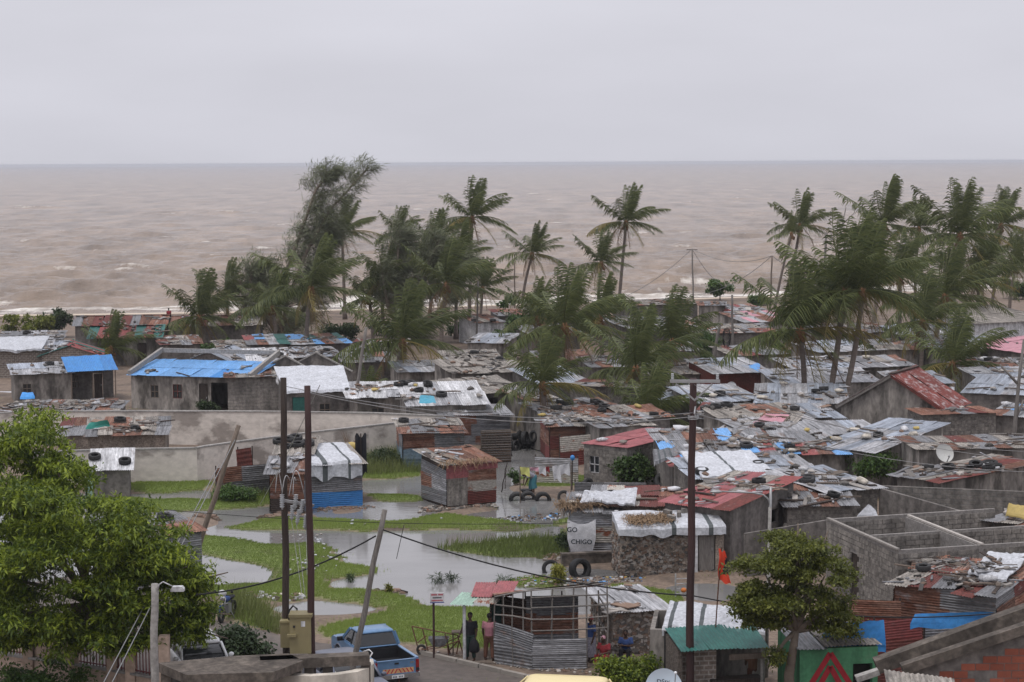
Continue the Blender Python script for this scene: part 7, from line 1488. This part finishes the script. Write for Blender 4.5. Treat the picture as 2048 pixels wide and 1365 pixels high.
    bp = MB(); bp.loft([[(x,-1.20-.10*(1-abs(x)**4),z) for x in (-.86,-.5,0,.5,.86)] + [(x,-1.12,z) for x in (.86,.5,0,-.5,-.86)] for z in (.38,.43,.50,.52)]); b_ = part(bp, 'rear_bumper', 'chrome')
    pl = part(MB().box((0,-1.315,.455), (.46,.012,.11)), 'number_plate', 'white_clean', b_)
    mk_ = MB(); [mk_.box((-.17+.055*i,-1.323,.455), (.03,.004,.06)) for i in range(7) if i != 3]; part(mk_, 'plate_lettering', 'ink_dark', b_)
    part(MB().box((-.25,-.95,.36), (.5,.3,.14)), 'spare_tray', 'black_plastic'); part(MB().tube([(.1,-1.1,.33),(.1,-1.15,.2)], .03, 6), 'tow_hitch', 'rusty_steel')
    part(MB().tube([(-.66,0,.36),(.66,0,.36)], .05, 8), 'axle', 'black_plastic')
    for x, y in ((.70,0),(-.70,0),(.72,2.85),(-.72,2.85)):
        Mw = M @ Matrix.Translation((x,y,.345)) @ Matrix.Rotation(R(90),4,'Y') @ Matrix.Diagonal((1.04,1.04,1.0,1)); wo = put('wheel', TYRE, Mw, t, MAT['rubber']); 
        rm = MB(); rm.tube([(0,0,-.07),(0,0,.07)], .2, 14); me = rm.mesh('rim', MAT['steel'], None); put('rim', me, Mw, wo)
    for s in (-.36,.36): st_ = MB(); st_.ell((s,1.15,1.12), (.22,.07,.26)); st_.ell((s,1.12,1.38), (.11,.05,.09)); part(st_, 'seat', 'cloth_black', None, True)
truck()
def motorbike():
    P = U(455,1238,RZ); phi = R(168); t = thing('motorcycle', 'dark blue motorcycle parked at the road edge beside the flood', 'motorcycle', P, phi); M = wm(t)
    def part(mb, name, mat, parent=None, smooth=True): return put(name, mb.mesh(name, MAT[mat], None, smooth), M, parent or t)
    # local y forward (towards the camera and slightly right), x sideways
    for y in (-.62,.66):
        Mw = M @ Matrix.Translation((0,y,.30)) @ Matrix.Rotation(R(90),4,'Y') @ Matrix.Diagonal((.92,.92,.42,1)); wv = put('wheel', TYRE, Mw, t, MAT['rubber']); rm = MB(); rm.tube([(0,0,-.05),(0,0,.05)], .06, 8)
        for k in range(6): a = k*math.pi/3; rm.tube([(0,0,0),(.2*math.cos(a),.2*math.sin(a),0)], .012, 4)
        put('rim', rm.mesh('rim', MAT['steel'], None), Mw, wv)
    for s in (-1,1): part(MB().tube([(s*.09,.66,.30),(s*.09,.46,.80),(s*.09,.42,.92)], .025, 7), 'fork_tube', 'chrome')
    part(MB().tube([(-.36,.30,1.02),(-.2,.40,1.0),(.2,.40,1.0),(.36,.30,1.02)], .016, 6), 'handlebar', 'black_plastic')
    part(MB().ell((0,.12,.80), (.15,.27,.13)), 'fuel_tank', 'cloth_blue'); part(MB().ell((0,-.38,.76), (.13,.38,.07)), 'seat', 'cloth_black'); part(MB().ell((0,.50,.90), (.12,.10,.12)), 'headlight', 'chrome')
    part(MB().box((0,.05,.44), (.26,.34,.34)), 'engine', 'steel', None, False); fr_ = MB(); [fr_.tube(p, .022, 6) for p in ([(0,.42,.88),(0,.1,.66),(0,-.5,.66)],[(0,.40,.8),(0,.25,.3),(0,-.3,.28)],[(0,-.3,.28),(0,-.5,.66)],[(0,-.3,.30),(0,-.62,.30)])]; part(fr_, 'bike_frame', 'black_plastic')
    part(MB().tube([(.12,.1,.34),(.16,-.2,.28),(.16,-.75,.36)], .04, 7), 'exhaust', 'chrome'); gd = MB(); gd.tube([(0,.66+.33*math.cos(a),.30+.33*math.sin(a)) for a in [R(20+15*i) for i in range(9)]], .05, 5); part(gd, 'mudguard', 'cloth_blue'); part(MB().tube([(-.1,-.1,.3),(-.28,-.05,.02)], .015, 5), 'kickstand', 'steel')
    part(MB().ell((0,.50,1.10), (.17,.06,.13)), 'windshield', 'white')
    for s in (-1,1): part(MB().ell((s*.34,.40,1.14), (.06,.02,.045)), 'mirror', 'black_plastic')
motorbike()
def car(name, label, P, phi, mat, roofh=1.45, L_=4.1, W=1.66, van=False):
    t = thing(name, label, 'car', P, phi, 'parked cars'); M = wm(t); w_ = W/2
    def part(mb, nme, m_, parent=None, smooth=True): return put(nme, mb.mesh(nme, MAT[m_], None, smooth), M, parent or t)
    def ring(x, y0, y1, z, rr=.16):
        out = []
        for cx, cy, a0 in ((x-rr,y0+rr,-90),(x-rr,y1-rr,0),(-x+rr,y1-rr,90),(-x+rr,y0+rr,180)):
            for k in range(5): a = R(a0+22.5*k); out.append((cx+rr*math.cos(a), cy+rr*math.sin(a), z))
        return out
    part(MB().loft([ring(w_*.94,-L_/2+.1,L_/2-.1,.28), ring(w_,-L_/2,L_/2,.45), ring(w_,-L_/2,L_/2,.72), ring(w_*.97,-L_/2+.06,L_/2-.08,.90), ring(w_*.9,-L_/2+.14,L_/2-.2,.95)]), 'body', mat)
    y0, y1 = (-L_/2+.1, L_/2-.9) if van else (-L_/2+.5, L_/2-1.15)
    part(MB().loft([ring(w_*.93,y0-.1,y1+.3,.93), ring(w_*.82,y0+.25,y1-.35,roofh-.14)]), 'glasshouse', 'glass_dark')
    part(MB().loft([ring(w_*.83,y0+.22,y1-.30,roofh-.15), ring(w_*.80,y0+.3,y1-.38,roofh-.05), ring(w_*.66,y0+.45,y1-.5,roofh), ring(w_*.3,y0+.9,y1-.9,roofh+.02,.05)]), 'roof', mat)
    for s in (-1,1):
        for a, b_ in (((s*w_*.91,y1+.26,.95),(s*w_*.81,y1-.32,roofh-.12)),((s*w_*.91,y0-.06,.95),(s*w_*.81,y0+.25,roofh-.12)),((s*w_*.92,(y0+y1)/2,.95),(s*w_*.82,(y0+y1)/2,roofh-.12))): part(MB().bar(a,b_,.08,.06), 'pillar', mat)
        part(MB().ell((s*w_*.72,L_/2-.12,.66), (.17,.08,.09)), 'headlight', 'white_clean'); part(MB().box((s*w_*.72,-L_/2+.02,.72), (.25,.06,.14)), 'tail_light', 'red_lens', None, False); part(MB().ell((s*(w_+.1),y1+.1,.98), (.1,.06,.08)), 'wing_mirror', mat)
    for x in (-w_+.1,w_-.1):
        for y in (-L_/2+.75,L_/2-.8): Mw = M @ Matrix.Translation((x,y,.31)) @ Matrix.Rotation(R(90),4,'Y') @ Matrix.Diagonal((.93,.93,.85,1)); wv = put('wheel', TYRE, Mw, t, MAT['rubber']); put('rim', MB().tube([(0,0,-.06),(0,0,.06)], .19, 12).mesh('rim', MAT['steel'], None), Mw, wv)
p = AT(395,1275,66.0); car('white_car', 'white car half hidden by the big tree', Vector((p.x,66.0,RZ)), R(200), 'car_white')
p = AT(1100,1362,61.5); car('yellow_car', 'pale yellow vehicle roof at the bottom edge', Vector((p.x,59.6,.17)), R(80), 'plastic_yellow', roofh=1.62, van=True)
p = AT(655,1340,57); car('grey_car', 'dark grey car glimpsed behind the pole pair', Vector((p.x,63.2,RZ)), R(205), 'truck_lower')
# wheelbarrow and rusty railing frames by the road
wb = thing('wheelbarrow', 'grey wheelbarrow parked inside the rusty railing', 'wheelbarrow', U(878,1310,.17)); b0 = wm(wb).translation
mb = MB(); mb.loft([[b0+Vector((x*k,y*k2,z)) for x,y in ((-.32,-.22),(.32,-.22),(.32,.22),(-.32,.22))] for k,k2,z in ((.6,.7,.32),(1.15,1.1,.62))], False); mb.add([b0+Vector((x*.6,y*.7,.325)) for x,y in ((-.32,-.22),(.32,-.22),(.32,.22),(-.32,.22))], [(0,1,2,3)]); mb.build('tray', MAT['galv'], wb)
for s in (-1,1): MB().tube([b0+Vector((-.62,s*.08,.2)), b0+Vector((0,s*.2,.30)), b0+Vector((.75,s*.28,.58))], .02, 6).build('handle_bar', MAT['rusty_steel'], wb); MB().tube([b0+Vector((.3,s*.2,.40)), b0+Vector((.34,s*.22,.02))], .018, 5).build('leg', MAT['rusty_steel'], wb)
put('wheel', TYRE, Matrix.Translation(b0+Vector((-.62,0,.19))) @ Matrix.Rotation(R(90),4,'X') @ Matrix.Diagonal((.56,.56,.45,1)), wb, MAT['rubber'])
rl = thing('rusty_railing', 'rusty leaning pipe railing beside the sign board', 'railing', U(870,1316,.16))
qa = lambda x,y: AT(x,y,69.3)
for a, b_ in (((824,1253),(915,1271)),((824,1253),(838,1304)),((845,1258),(858,1310)),((890,1268),(903,1318)),((915,1271),(930,1320)),((836,1300),(905,1320)),((835,1286),(853,1272)),((900,1300),(918,1280)),((918,1280),(912,1316))): MB().tube([qa(*a), qa(*b_)], .024, 6).build('pipe', MAT['rusty_steel'], rl)
# ================================================================ PEOPLE (one continuous body each, clothing as children)
def remeshed(mb, name, mat, parent, vox=.018, smooth=2):
    o = mb.build(name, MAT[mat], parent, True); md = o.modifiers.new('remesh','REMESH'); md.mode = 'VOXEL'; md.voxel_size = vox; md.use_smooth_shade = True
    sm = o.modifiers.new('smooth','SMOOTH'); sm.iterations = smooth; sm.factor = .5; return o
def person(label, P, rz, shirt, trousers, J=None, h=1.68, hat=None, skirt=False, bare_arms=True):
    """P: point under the pelvis on the ground; local x right, y facing"""
    t = thing('person', label, 'person', P, rz, 'people'); M = wm(t); k = h/1.68; d = dict(pel=(0,0,.90), chest=(0,0,1.24), neck=(0,.01,1.43), head=(0,.02,1.57),
      sl=(-.18,0,1.37), el=(-.23,-.02,1.10), hl=(-.22,.06,.86), sr=(.18,0,1.37), er=(.23,-.02,1.10), hr=(.22,.06,.86), kl=(-.11,.03,.49), fl=(-.12,0,.07), kr=(.11,.03,.49), fr=(.12,0,.07)); d.update(J or {})
    q = {n: M @ (Vector(v)*k) for n, v in d.items()}; R3 = M.to_3x3(); b = MB()
    hipl, hipr = q['pel'] + R3 @ Vector((-.09,0,-.02)), q['pel'] + R3 @ Vector((.09,0,-.02)); T = lambda pts, r, mb=b, n=10: mb.tube(pts, [x*k for x in r], n)
    T([q['pel']-(q['chest']-q['pel'])*.15, q['pel'], q['chest'], q['neck'].lerp(q['chest'],.35), q['neck']], [.12,.145,.16,.12,.055]); T([q['neck']-UP*.04, q['head']], [.055,.05]); b.ell(q['head']+UP*.02, (.078*k,.095*k,.118*k), R3)
    b.ell(q['head'] + R3 @ Vector((0,.098,-.0))*k, (.016,.02,.025), R3, 6, 4); [b.ell(q['head'] + R3 @ Vector((s*.08,0,0))*k, (.014,.03,.035), R3, 6, 4) for s in (-1,1)]
    for s, e, ha in (('sl','el','hl'),('sr','er','hr')):
        T([q['chest'].lerp(q[s],.6), q[s], q[e], q[ha]], [.07,.062,.045,.032]); dr = (q[ha]-q[e]).normalized(); sd_ = dr.cross(R3 @ Vector((0,1,.2))).normalized()
        b.ell(q[ha]+dr*.05, (.035,.035,.05), None, 8, 5)
        for i in range(4): b.tube([q[ha]+dr*.07+sd_*(.018*(i-1.5)), q[ha]+dr*(.11+.02*(i in (1,2)))+sd_*(.022*(i-1.5))+R3 @ Vector((0,.02,0)), q[ha]+dr*(.14+.02*(i in (1,2)))+sd_*(.022*(i-1.5))+R3 @ Vector((0,.04,0))], .0105, 6)
        b.tube([q[ha]+dr*.03+sd_*.03, q[ha]+dr*.07+sd_*.06, q[ha]+dr*.10+sd_*.06], .011, 6)
    for hp, kn, ft in ((hipl,'kl','fl'),(hipr,'kr','fr')):
        T([hp, q[kn], q[ft]], [.095,.062,.042]); b.ell(q[ft] + R3 @ Vector((0,.06,-.035))*k, (.045*k,.125*k,.04*k), R3, 8, 5)
    remeshed(b, 'body', 'skin', t)
    s_ = MB(); T([q['pel']+(q['chest']-q['pel'])*.05, q['pel'].lerp(q['chest'],.3), q['chest'], q['neck'].lerp(q['chest'],.25)], [.175,.17,.185,.12], s_)
    for a, e, ha in (('sl','el','hl'),('sr','er','hr')): T([q['chest'].lerp(q[a],.5), q[a], q[a].lerp(q[e],.75 if bare_arms else 1.0)] + ([] if bare_arms else [q[ha].lerp(q[e],.15)]), [.09,.085,.07] + ([] if bare_arms else [.05]), s_)
    remeshed(s_, 'shirt', shirt, t, .02)
    g_ = MB()
    if skirt: T([q['pel']+UP*.1, q['pel'], (q['kl']+q['kr'])/2, (q['fl']+q['fr'])/2+UP*.15], [.15,.19,.22,.25], g_)
    else:
        T([q['pel']+UP*.10, q['pel']-UP*.04], [.16,.165], g_)
        for hp, kn, ft in ((hipl,'kl','fl'),(hipr,'kr','fr')): T([hp+UP*.03, q[kn], q[ft].lerp(q[kn],.12)], [.115,.085,.07], g_)
    remeshed(g_, 'skirt' if skirt else 'trousers', trousers, t, .02)
    hr_ = MB(); hr_.ell(q['head'] + R3 @ Vector((0,-.018,.05))*k, (.088*k,.098*k,.098*k), R3, 12, 8); hr_.build('headwrap' if hat else 'hair', MAT[hat or 'hair'], t, True); return t
p1 = person('person in dark clothes leaning on the kiosk post, holding a black bag', U(941,1321,.19), R(160), 'cloth_black', 'cloth_dkgreen', {'kl':(-.12,.06,.49),'fl':(-.16,.04,.07),'hr':(.34,.05,.98),'er':(.29,-.04,1.16)})
bgp = wm(p1).translation + Vector((.14,-.18,.62)); mb = MB(); mb.loft([[bgp+Vector((math.cos(a)*w_,math.sin(a)*w_*.5,z)) for a in [k*.785 for k in range(8)]] for w_, z in ((.13,-.30),(.19,-.22),(.17,0),(.09,.14),(.03,.22))]); bg_ = tag(mb.build('bag', MAT['cloth_black'], None, True), 'black bag held by the person at the kiosk post', 'bag'); MB().tube([bgp+UP*.2, bgp+UP*.32+Vector((.03,.03,0)), bgp+Vector((.06,.05,.2))], .012, 5).build('strap', MAT['cloth_black'], bg_)
person('person in pink shirt and brown trousers seen from behind at the kiosk', U(979,1323,.19), R(-15), 'cloth_rose', 'cloth_brown', {'fl':(-.18,.10,.07),'kl':(-.15,.08,.49)})
person('person in checked skirt inside the half-built kiosk', U(1183,1330,.15)+Vector((0,.4,0)), R(120), 'cloth_blue', 'cloth_check', skirt=True, h=1.6, hat='cloth_red')
SIT = {'pel':(0,0,.36),'chest':(0,.05,.70),'neck':(0,.10,.88),'head':(0,.14,1.02),'sl':(-.18,.05,.82),'sr':(.18,.05,.82),'el':(-.24,.16,.58),'er':(.24,.16,.58),'hl':(-.12,.40,.56),'hr':(.12,.40,.56),'kl':(-.14,.42,.45),'kr':(.14,.42,.45),'fl':(-.13,.40,.07),'fr':(.13,.40,.07)}
person('person in red squatting low beside the half-built kiosk', U(1210,1333,.15), R(150), 'cloth_red', 'cloth_red', SIT, h=1.6, hat='cloth_pink')
person('person in blue top sitting against the mud wall with folded arms', U(1252,1322,.15), R(170), 'cloth_blue', 'cloth_black', {**SIT,'hl':(.05,.30,.62),'hr':(-.05,.30,.62)}, h=1.65)
person('person in tan shirt seen from behind under the green canopy', A_ if False else U(1505,1392,.15), R(5), 'cloth_tan', 'cloth_brown', h=1.7)
person('person in salmon shirt behind the round tree trunk', U(1632,1390,.15), R(-20), 'cloth_rose', 'cloth_brown', h=1.62)
person('person bending over a basin among the half-sunk tyres', U(1066,985,.15), R(115), 'cloth_check', 'cloth_teal', {'pel':(0,-.05,.86),'chest':(0,.28,1.02),'neck':(0,.46,1.05),'head':(0,.58,1.03),'sl':(-.18,.36,1.05),'sr':(.18,.36,1.05),'el':(-.2,.45,.78),'er':(.2,.45,.78),'hl':(-.12,.52,.52),'hr':(.12,.52,.52)}, h=1.6, skirt=True)
person('tiny person in red on the far beach edge', U(338,648,.1), R(30), 'cloth_red', 'cloth_red', h=1.7)
# ================================================================ LOOSE THINGS
mb = MB(); p = U(1052,986,.12); mb.loft([[p+Vector((math.cos(a)*w_,math.sin(a)*w_,z)) for a in [k*.524 for k in range(12)]] for w_, z in ((.2,0),(.3,.16),(.32,.18),(.27,.15),(.18,.04))], True); tag(mb.build('basin', MAT['black_plastic'], None, True), 'black wash basin beside the bending person', 'basin')
def sunk(label, px, py, tilt, sc=1.2, z=-.02, yaw=0, fat=1.2): p = U(px,py,0); tag(put('tyre', TYRE, Matrix.Translation((p.x,p.y,z)) @ Matrix.Rotation(yaw,4,'Z') @ Matrix.Rotation(tilt,4,'X') @ Matrix.Diagonal((sc,sc,sc*fat,1)), None, MAT['rubber']), label, 'tyre', 'tyres set in the flood and the yards')
for lb, x, y in (('leftmost of the half-sunk tyres before the bending person',1034,1001),('middle half-sunk tyre before the bending person',1056,999),('rightmost of the half-sunk tyres before the bending person',1086,1001)): sunk(lb, x, y, R(90), 1.25, .02, .1, 1.9)
for i, x in enumerate((968,992,1010)): sunk(['left','middle','right'][i] + ' tyre half sunk at the foot of the stick-and-stone wall', x, 912, R(90), 1.3, .06)
sunk('tyre standing behind the small yellow-green bush', 1102, 1145, R(80), 1.2, .15); sunk('big tyre standing right of the small yellow-green bush', 1160, 1152, R(80), 1.4, .28, .5); sunk('dark tyre lying in the weeds below the grey tin fence', 478, 1004, R(70), 1.0, .2); sunk('tyre on the flood bank beside the fig bush', 1178, 984, R(60), 1.4, .25, .8); sunk('large tyre against the fence right of the fig bush', 1330, 1000, R(40), 1.7, .9); sunk('upper large tyre against the fence right of the fig bush', 1345, 995, R(25), 1.6, 1.4); sunk('tyre in the water left of the thatch-topped shack', 1128, 1030, R(75), 1.0, .9)
rt_ = random.Random(9)
for i in range(12): p = U(1012+20*(i//3)+rt_.uniform(-5,5), 900+rt_.uniform(-5,3), 0); tag(put('tyre', TYRE, Matrix.Translation((p.x,p.y,.25+.28*(i%3))) @ Matrix.Rotation(rt_.uniform(0,6),4,'Z') @ Matrix.Rotation(R(60)+rt_.gauss(0,.3),4,'X') @ Matrix.Diagonal((1.15,1.15,1.15,1)), None, MAT['rubber']), ['bottom','middle','top'][i%3] + ' row tyre, ' + ['first','second','third','fourth'][i//3] + ' from the left in the heap behind the lone patched shack', 'tyre', 'tyres heaped behind the lone patched shack')
# stick-and-stone wall
ssw = thing('stick_wall', 'wall of stones packed between sticks behind the weathered blue shack', 'wall', flatpt(990,860,2.0)); a, b_ = flatpt(962,862,1.9), flatpt(1022,860,1.9); wall(ssw, a, b_, 0, 1.9, 1.9, MAT['mud_dark'], name='wall_core'); rr = random.Random(12); d = (b_-a); n_ = Vector((d.normalized().y,-d.normalized().x,0))
mb = MB()
for j in range(13):
    for i in range(15):
        p = a + d*((i+rr.random()*.6+.2)/15.2) + n_*.05 + UP*(.1+j*.14); mb.box(p, (rr.uniform(.07,.13),.08,rr.uniform(.05,.09)), Matrix.Rotation(rr.gauss(0,.3),3,'Y'))
o = mb.build('packed_stones', MAT['stone_brown'], ssw); o['kind'] = 'stuff'
for j in range(12): MB().bar(a+n_*.11+UP*(.18+j*.15), b_+n_*.11+UP*(.18+j*.15+rr.gauss(0,.02)), .03).build('stick', MAT['wood_grey'], ssw)
# flags
fs_ = U(1430,1258,2.4); fl = thing('flag_pole', 'bright orange red flag on a thin pole above the tarpaulin', 'flag', Vector((fs_.x,fs_.y,2.4))); tpz = AT(1443,1095,fs_.y); MB().tube([fs_-UP*.3, fs_.lerp(tpz,.5), tpz], .022, 6).build('pole_shaft', MAT['rusty_steel'], fl)
fm_ = MB(); f0 = AT(1437,1098,fs_.y-.03); fm_.grid(lambda u,v: f0 + Vector((u*.40*(.55+.45*v)+.02*math.sin(v*7), -.06*math.sin(u*5+v*4), -v*1.05 - u*.12 + .04*math.sin(u*9))), 10, 14, 0, lambda i,j: 1 if (i > 4 and 2 < j < 10 and i > 9-j*.6) else 0); fm_.build('flag_cloth', [MAT['cloth_orange'],MAT['cloth_black']], fl, True)
rg = thing('rag_pole', 'tattered cream rag with red end blown on a thin pole', 'flag', U(1112,890,.1)); b0 = wm(rg).translation; tp = AT(1116,856,b0.y); MB().tube([b0, tp], .02, 5).build('pole_shaft', MAT['white'], rg)
rm_ = MB(); e0, e1 = AT(1098,830,b0.y), AT(1130,852,b0.y); rm_.grid(lambda u,v: e0.lerp(e1,u) + Vector((0,.1*math.sin(u*6),0)) + UP*((v-.5)*(.35+.25*math.sin(u*5)) - .05), 12, 6, 0, lambda i,j: 1 if i > 9 and j % 2 else 0); rm_.build('rag_cloth', [MAT['cream_wall'],MAT['cloth_red']], rg, True)
# washing line with clothes
l0, l1 = AT(1040,934,101.5), AT(1142,926,101.5); wire('washing line beside the fig bush', l0, l1, .12, .01, 'wire', 8, 'washing_line', 'yard lines')
wl = [U(1040,985,.05), U(1143,980,.05)]
for i, (p, q_) in enumerate(zip(wl, (l0,l1))): tag(MB().tube([Vector((q_.x,q_.y,0)), q_+UP*.05], .03, 6).build('line_post', MAT['wood']), ['left post of the washing line','right post of the washing line'][i], 'post', 'washing line posts')
for nm, u0, u1, hh, mt in (('yellow cloth',.0,.18,.45,'cloth_yellow'),('pale pink cloth',.2,.36,.2,'cloth_pink'),('white singlet',.36,.5,.4,'cloth_white'),('small dark red cloth',.5,.57,.28,'cloth_red'),('long white towel',.63,.78,.8,'cloth_white'),('white shirt',.78,.96,.55,'cloth_white')):
    mb = MB(); mb.grid(lambda u,v: l0.lerp(l1,u0+(u1-u0)*u) + Vector((.12*v*hh, -.05*math.sin(u*6+v*3)-.02, -.10*4*(u0+(u1-u0)*u)*(1-(u0+(u1-u0)*u)) - v*hh*(1-.15*math.sin(u*5)))), 6, 6); tag(mb.build('laundry', MAT[mt], None, True), nm + ' hanging on the washing line', 'laundry', 'clothes on the washing line')
bp_ = U(1144,985,.05); bl = thing('ball_post', 'bright blue ball stuck on a post by the fig bush', 'post', bp_); tp = AT(1145,916,bp_.y); MB().tube([bp_, tp], .03, 6).build('post', MAT['wood_dark'], bl); MB().ell(tp, (.13,.13,.15), nu=12, nv=8).build('ball', MAT['blue'], bl, True)
p = U(848,925,.1); tag(MB().loft([[p+Vector((math.cos(a)*w_,math.sin(a)*w_,z)) for a in [k*.524 for k in range(12)]] for w_, z in ((.10,.0),(.16,.05),(.18,.22),(.10,.32),(.06,.36))]).build('red_bucket', MAT['cloth_red'], None, True), 'red bucket in the weeds by the weathered blue shack', 'bucket')
tag(MB().box(U(1140,1101,.1)+UP*.1, (.32,.25,.2)).build('blue_crate', MAT['blue'], None), 'blue crate under the cloth sign', 'crate')
yb = U(690,905,2.3); tag(MB().ell(AT(703,893,107), (.34,.2,.24), nu=12, nv=8).build('yellow_sack', MAT['yellow'], None, True), 'bright yellow sack by the dry palm leaves behind the tarpaulin shack', 'sack')
sg = random.Random(2); mb = MB()
for i in range(24): b0 = AT(700,905,107.3); d = Vector((sg.gauss(.1,.35), sg.gauss(0,.2), 1)).normalized(); s = d.cross(Vector((0,1,0))).normalized()*.02; ln = sg.uniform(.7,1.5); mb.add([b0-s,b0+s,b0+d*ln], [(0,1,2)])
tag(mb.build('dry_palm_leaves', MAT['frond_brown']), 'upright bundle of dry palm leaves behind the tarpaulin shack', 'leaves')
dk = AT(722,905,104); mb = MB(); mb.grid(lambda u,v: dk + Vector((-.3+.6*u, -.1*math.sin(u*7+v*4), .9-2.1*v + .15*math.sin(u*9))), 8, 10); hg = tag(mb.build('hanging_rags', MAT['cloth_black'], None, True), 'dark rags hung at the right of the tarpaulin shack', 'rags'); MB().tube([Vector((dk.x,dk.y,.05)), dk+UP*1.0], .03, 6).build('post', MAT['wood_dark'], hg)
ch_ = U(1362,1195,.12); cr = thing('crate_rack', 'white wire rack with orange things standing in the flood by the cross-arm pole', 'rack', ch_)
for z in (.15,.35,.55,.75): MB().bar(ch_+Vector((-.2,0,z)), ch_+Vector((.3,0,z+.02)), .03).build('slat', MAT['white'], cr)
for x in (-.22,.3): MB().bar(ch_+Vector((x,0,0)), ch_+Vector((x,0,.95)), .06 if x < 0 else .03).build('upright', MAT['white'], cr)
MB().ell(ch_+Vector((.1,-.05,.3)), (.12,.1,.1)).build('orange_bundle', MAT['orange'], cr, True)
# trash and rubble along the banks
def litter(label, poly, n, seed, mats, smin=.04, smax=.17, z=.02, name='litter'):
    r = random.Random(seed); mb = MB(); xs_ = [p[0] for p in poly]; ys_ = [p[1] for p in poly]; k = 0; pa = np.array
    while k < n:
        x, y = r.uniform(min(xs_),max(xs_)), r.uniform(min(ys_),max(ys_))
        if not inpoly(np.array([x]), np.array([y]), poly)[0]: continue
        p = U(x,y,0); p.z = max(ground_z(p.x,p.y), 0) + z; s = r.uniform(smin,smax); mb.box(p, (s, s*r.uniform(.4,.9), s*r.uniform(.2,.5)), Matrix.Rotation(r.uniform(0,6.28),3,'Z') @ Matrix.Rotation(r.gauss(0,.4),3,'X'), r.randrange(len(mats))); k += 1
    tag(mb.build(name, [MAT[q_] for q_ in mats]), label, 'litter', kind='stuff')
TR = ['white','stone_pale','wood','stone_brown','blue_pale','stone_brown','stone','tarp','wood','stone','stone_pale','wood_dark']
litter('washed-up rubbish on the bank right of the lone patched shack', [(945,1040),(1060,1030),(1120,1028),(1125,1040),(960,1048)], 160, 1, TR)
litter('rubbish heap on the bank behind the half-built kiosk', [(985,1165),(1060,1158),(1150,1160),(1240,1155),(1240,1170),(1000,1178)], 260, 2, TR+['stone_brown','wood','stone']); litter('colourful rubbish along the bank before the mud house', [(1140,1155),(1290,1152),(1290,1168),(1145,1170)], 150, 3, TR+['orange','yellow'])
litter('rubble footing heaped round the lone patched shack', [(838,1015),(895,1012),(990,1004),(998,1016),(920,1022),(838,1026)], 220, 4, ['stone_brown','stone_pale','wood','stone','cream_rust'], .08, .28); litter('rubble along the foot of the blue-footed shack', [(590,1022),(660,1016),(730,1012),(760,1014),(720,1020),(600,1026)], 90, 5, ['stone_brown','wood','rust','stone']); litter('mud clods and stones on the little bank behind the left pole', [(518,1036),(560,1030),(600,1032),(612,1038),(540,1044)], 90, 6, ['stone_brown','stone_brown','earth'], .15, .5); litter('small mud bank with debris at the foot of the leaning brown pole', [(390,1034),(425,1033),(442,1041),(400,1043)], 40, 7, ['stone_brown','earth','wood'], .15, .45)
litter('rubble slope beside the cream compound wall', [(725,945),(745,905),(800,890),(850,905),(850,935),(780,950)], 180, 8, ['stone_pale','stone_brown','white','stone','wood']); litter('white specks of rubbish in the grass', [(440,1085),(650,1090),(740,1140),(640,1160),(540,1150),(700,1050),(900,1048)], 60, 9, ['white','stone_pale','tarp'], .05, .16, .08); litter('stones and scraps along the roadside by the kiosks', [(840,1308),(990,1328),(1070,1342),(1180,1344),(1180,1360),(1060,1350),(900,1322)], 130, 10, ['stone_brown','stone_pale','stone','wood'], .03, .14)
litter('rubble strip before the mud house and its wooden door', [(1240,1135),(1450,1138),(1460,1152),(1300,1150)], 160, 11, ['stone_brown','wood','stone','earth'], .06, .25); litter('twigs and leaves on the little heap in the flood', [(730,1184),(800,1180),(812,1188),(750,1192)], 60, 12, ['wood_dark','wood','stone_brown'], .05, .3); litter('bricks and rubble beside the trough wall', [(1085,1115),(1130,1108),(1130,1122),(1090,1124)], 70, 13, ['stone_brown','stone_pale','wood'], .06, .22); litter('litter on the mud bank by the motorcycle', [(480,1196),(610,1194),(600,1204),(490,1208)], 70, 14, ['stone_brown','cream_wall','white','wood'], .06, .25)
# ================================================================ HAZE
hz = bpy.data.materials.new('haze'); hz.use_nodes = True; nt = hz.node_tree
for n in list(nt.nodes): nt.nodes.remove(n)
o_ = nt.nodes.new('ShaderNodeOutputMaterial'); pv = nt.nodes.new('ShaderNodeVolumePrincipled'); pv.inputs['Color'].default_value = (.86,.87,.92,1); pv.inputs['Density'].default_value = .00016; pv.inputs['Anisotropy'].default_value = 0.2
nt.links.new(pv.outputs[0], o_.inputs['Volume'])
hb = MB(); hb.box((0,7000,7.6), (13000,14400,20.8)); ho = hb.build('haze', hz, origin=(0,7000,0)); tag(ho, 'thin grey sea haze', kind='stuff')
print('OBJECTS', len(bpy.data.objects), COUNT)
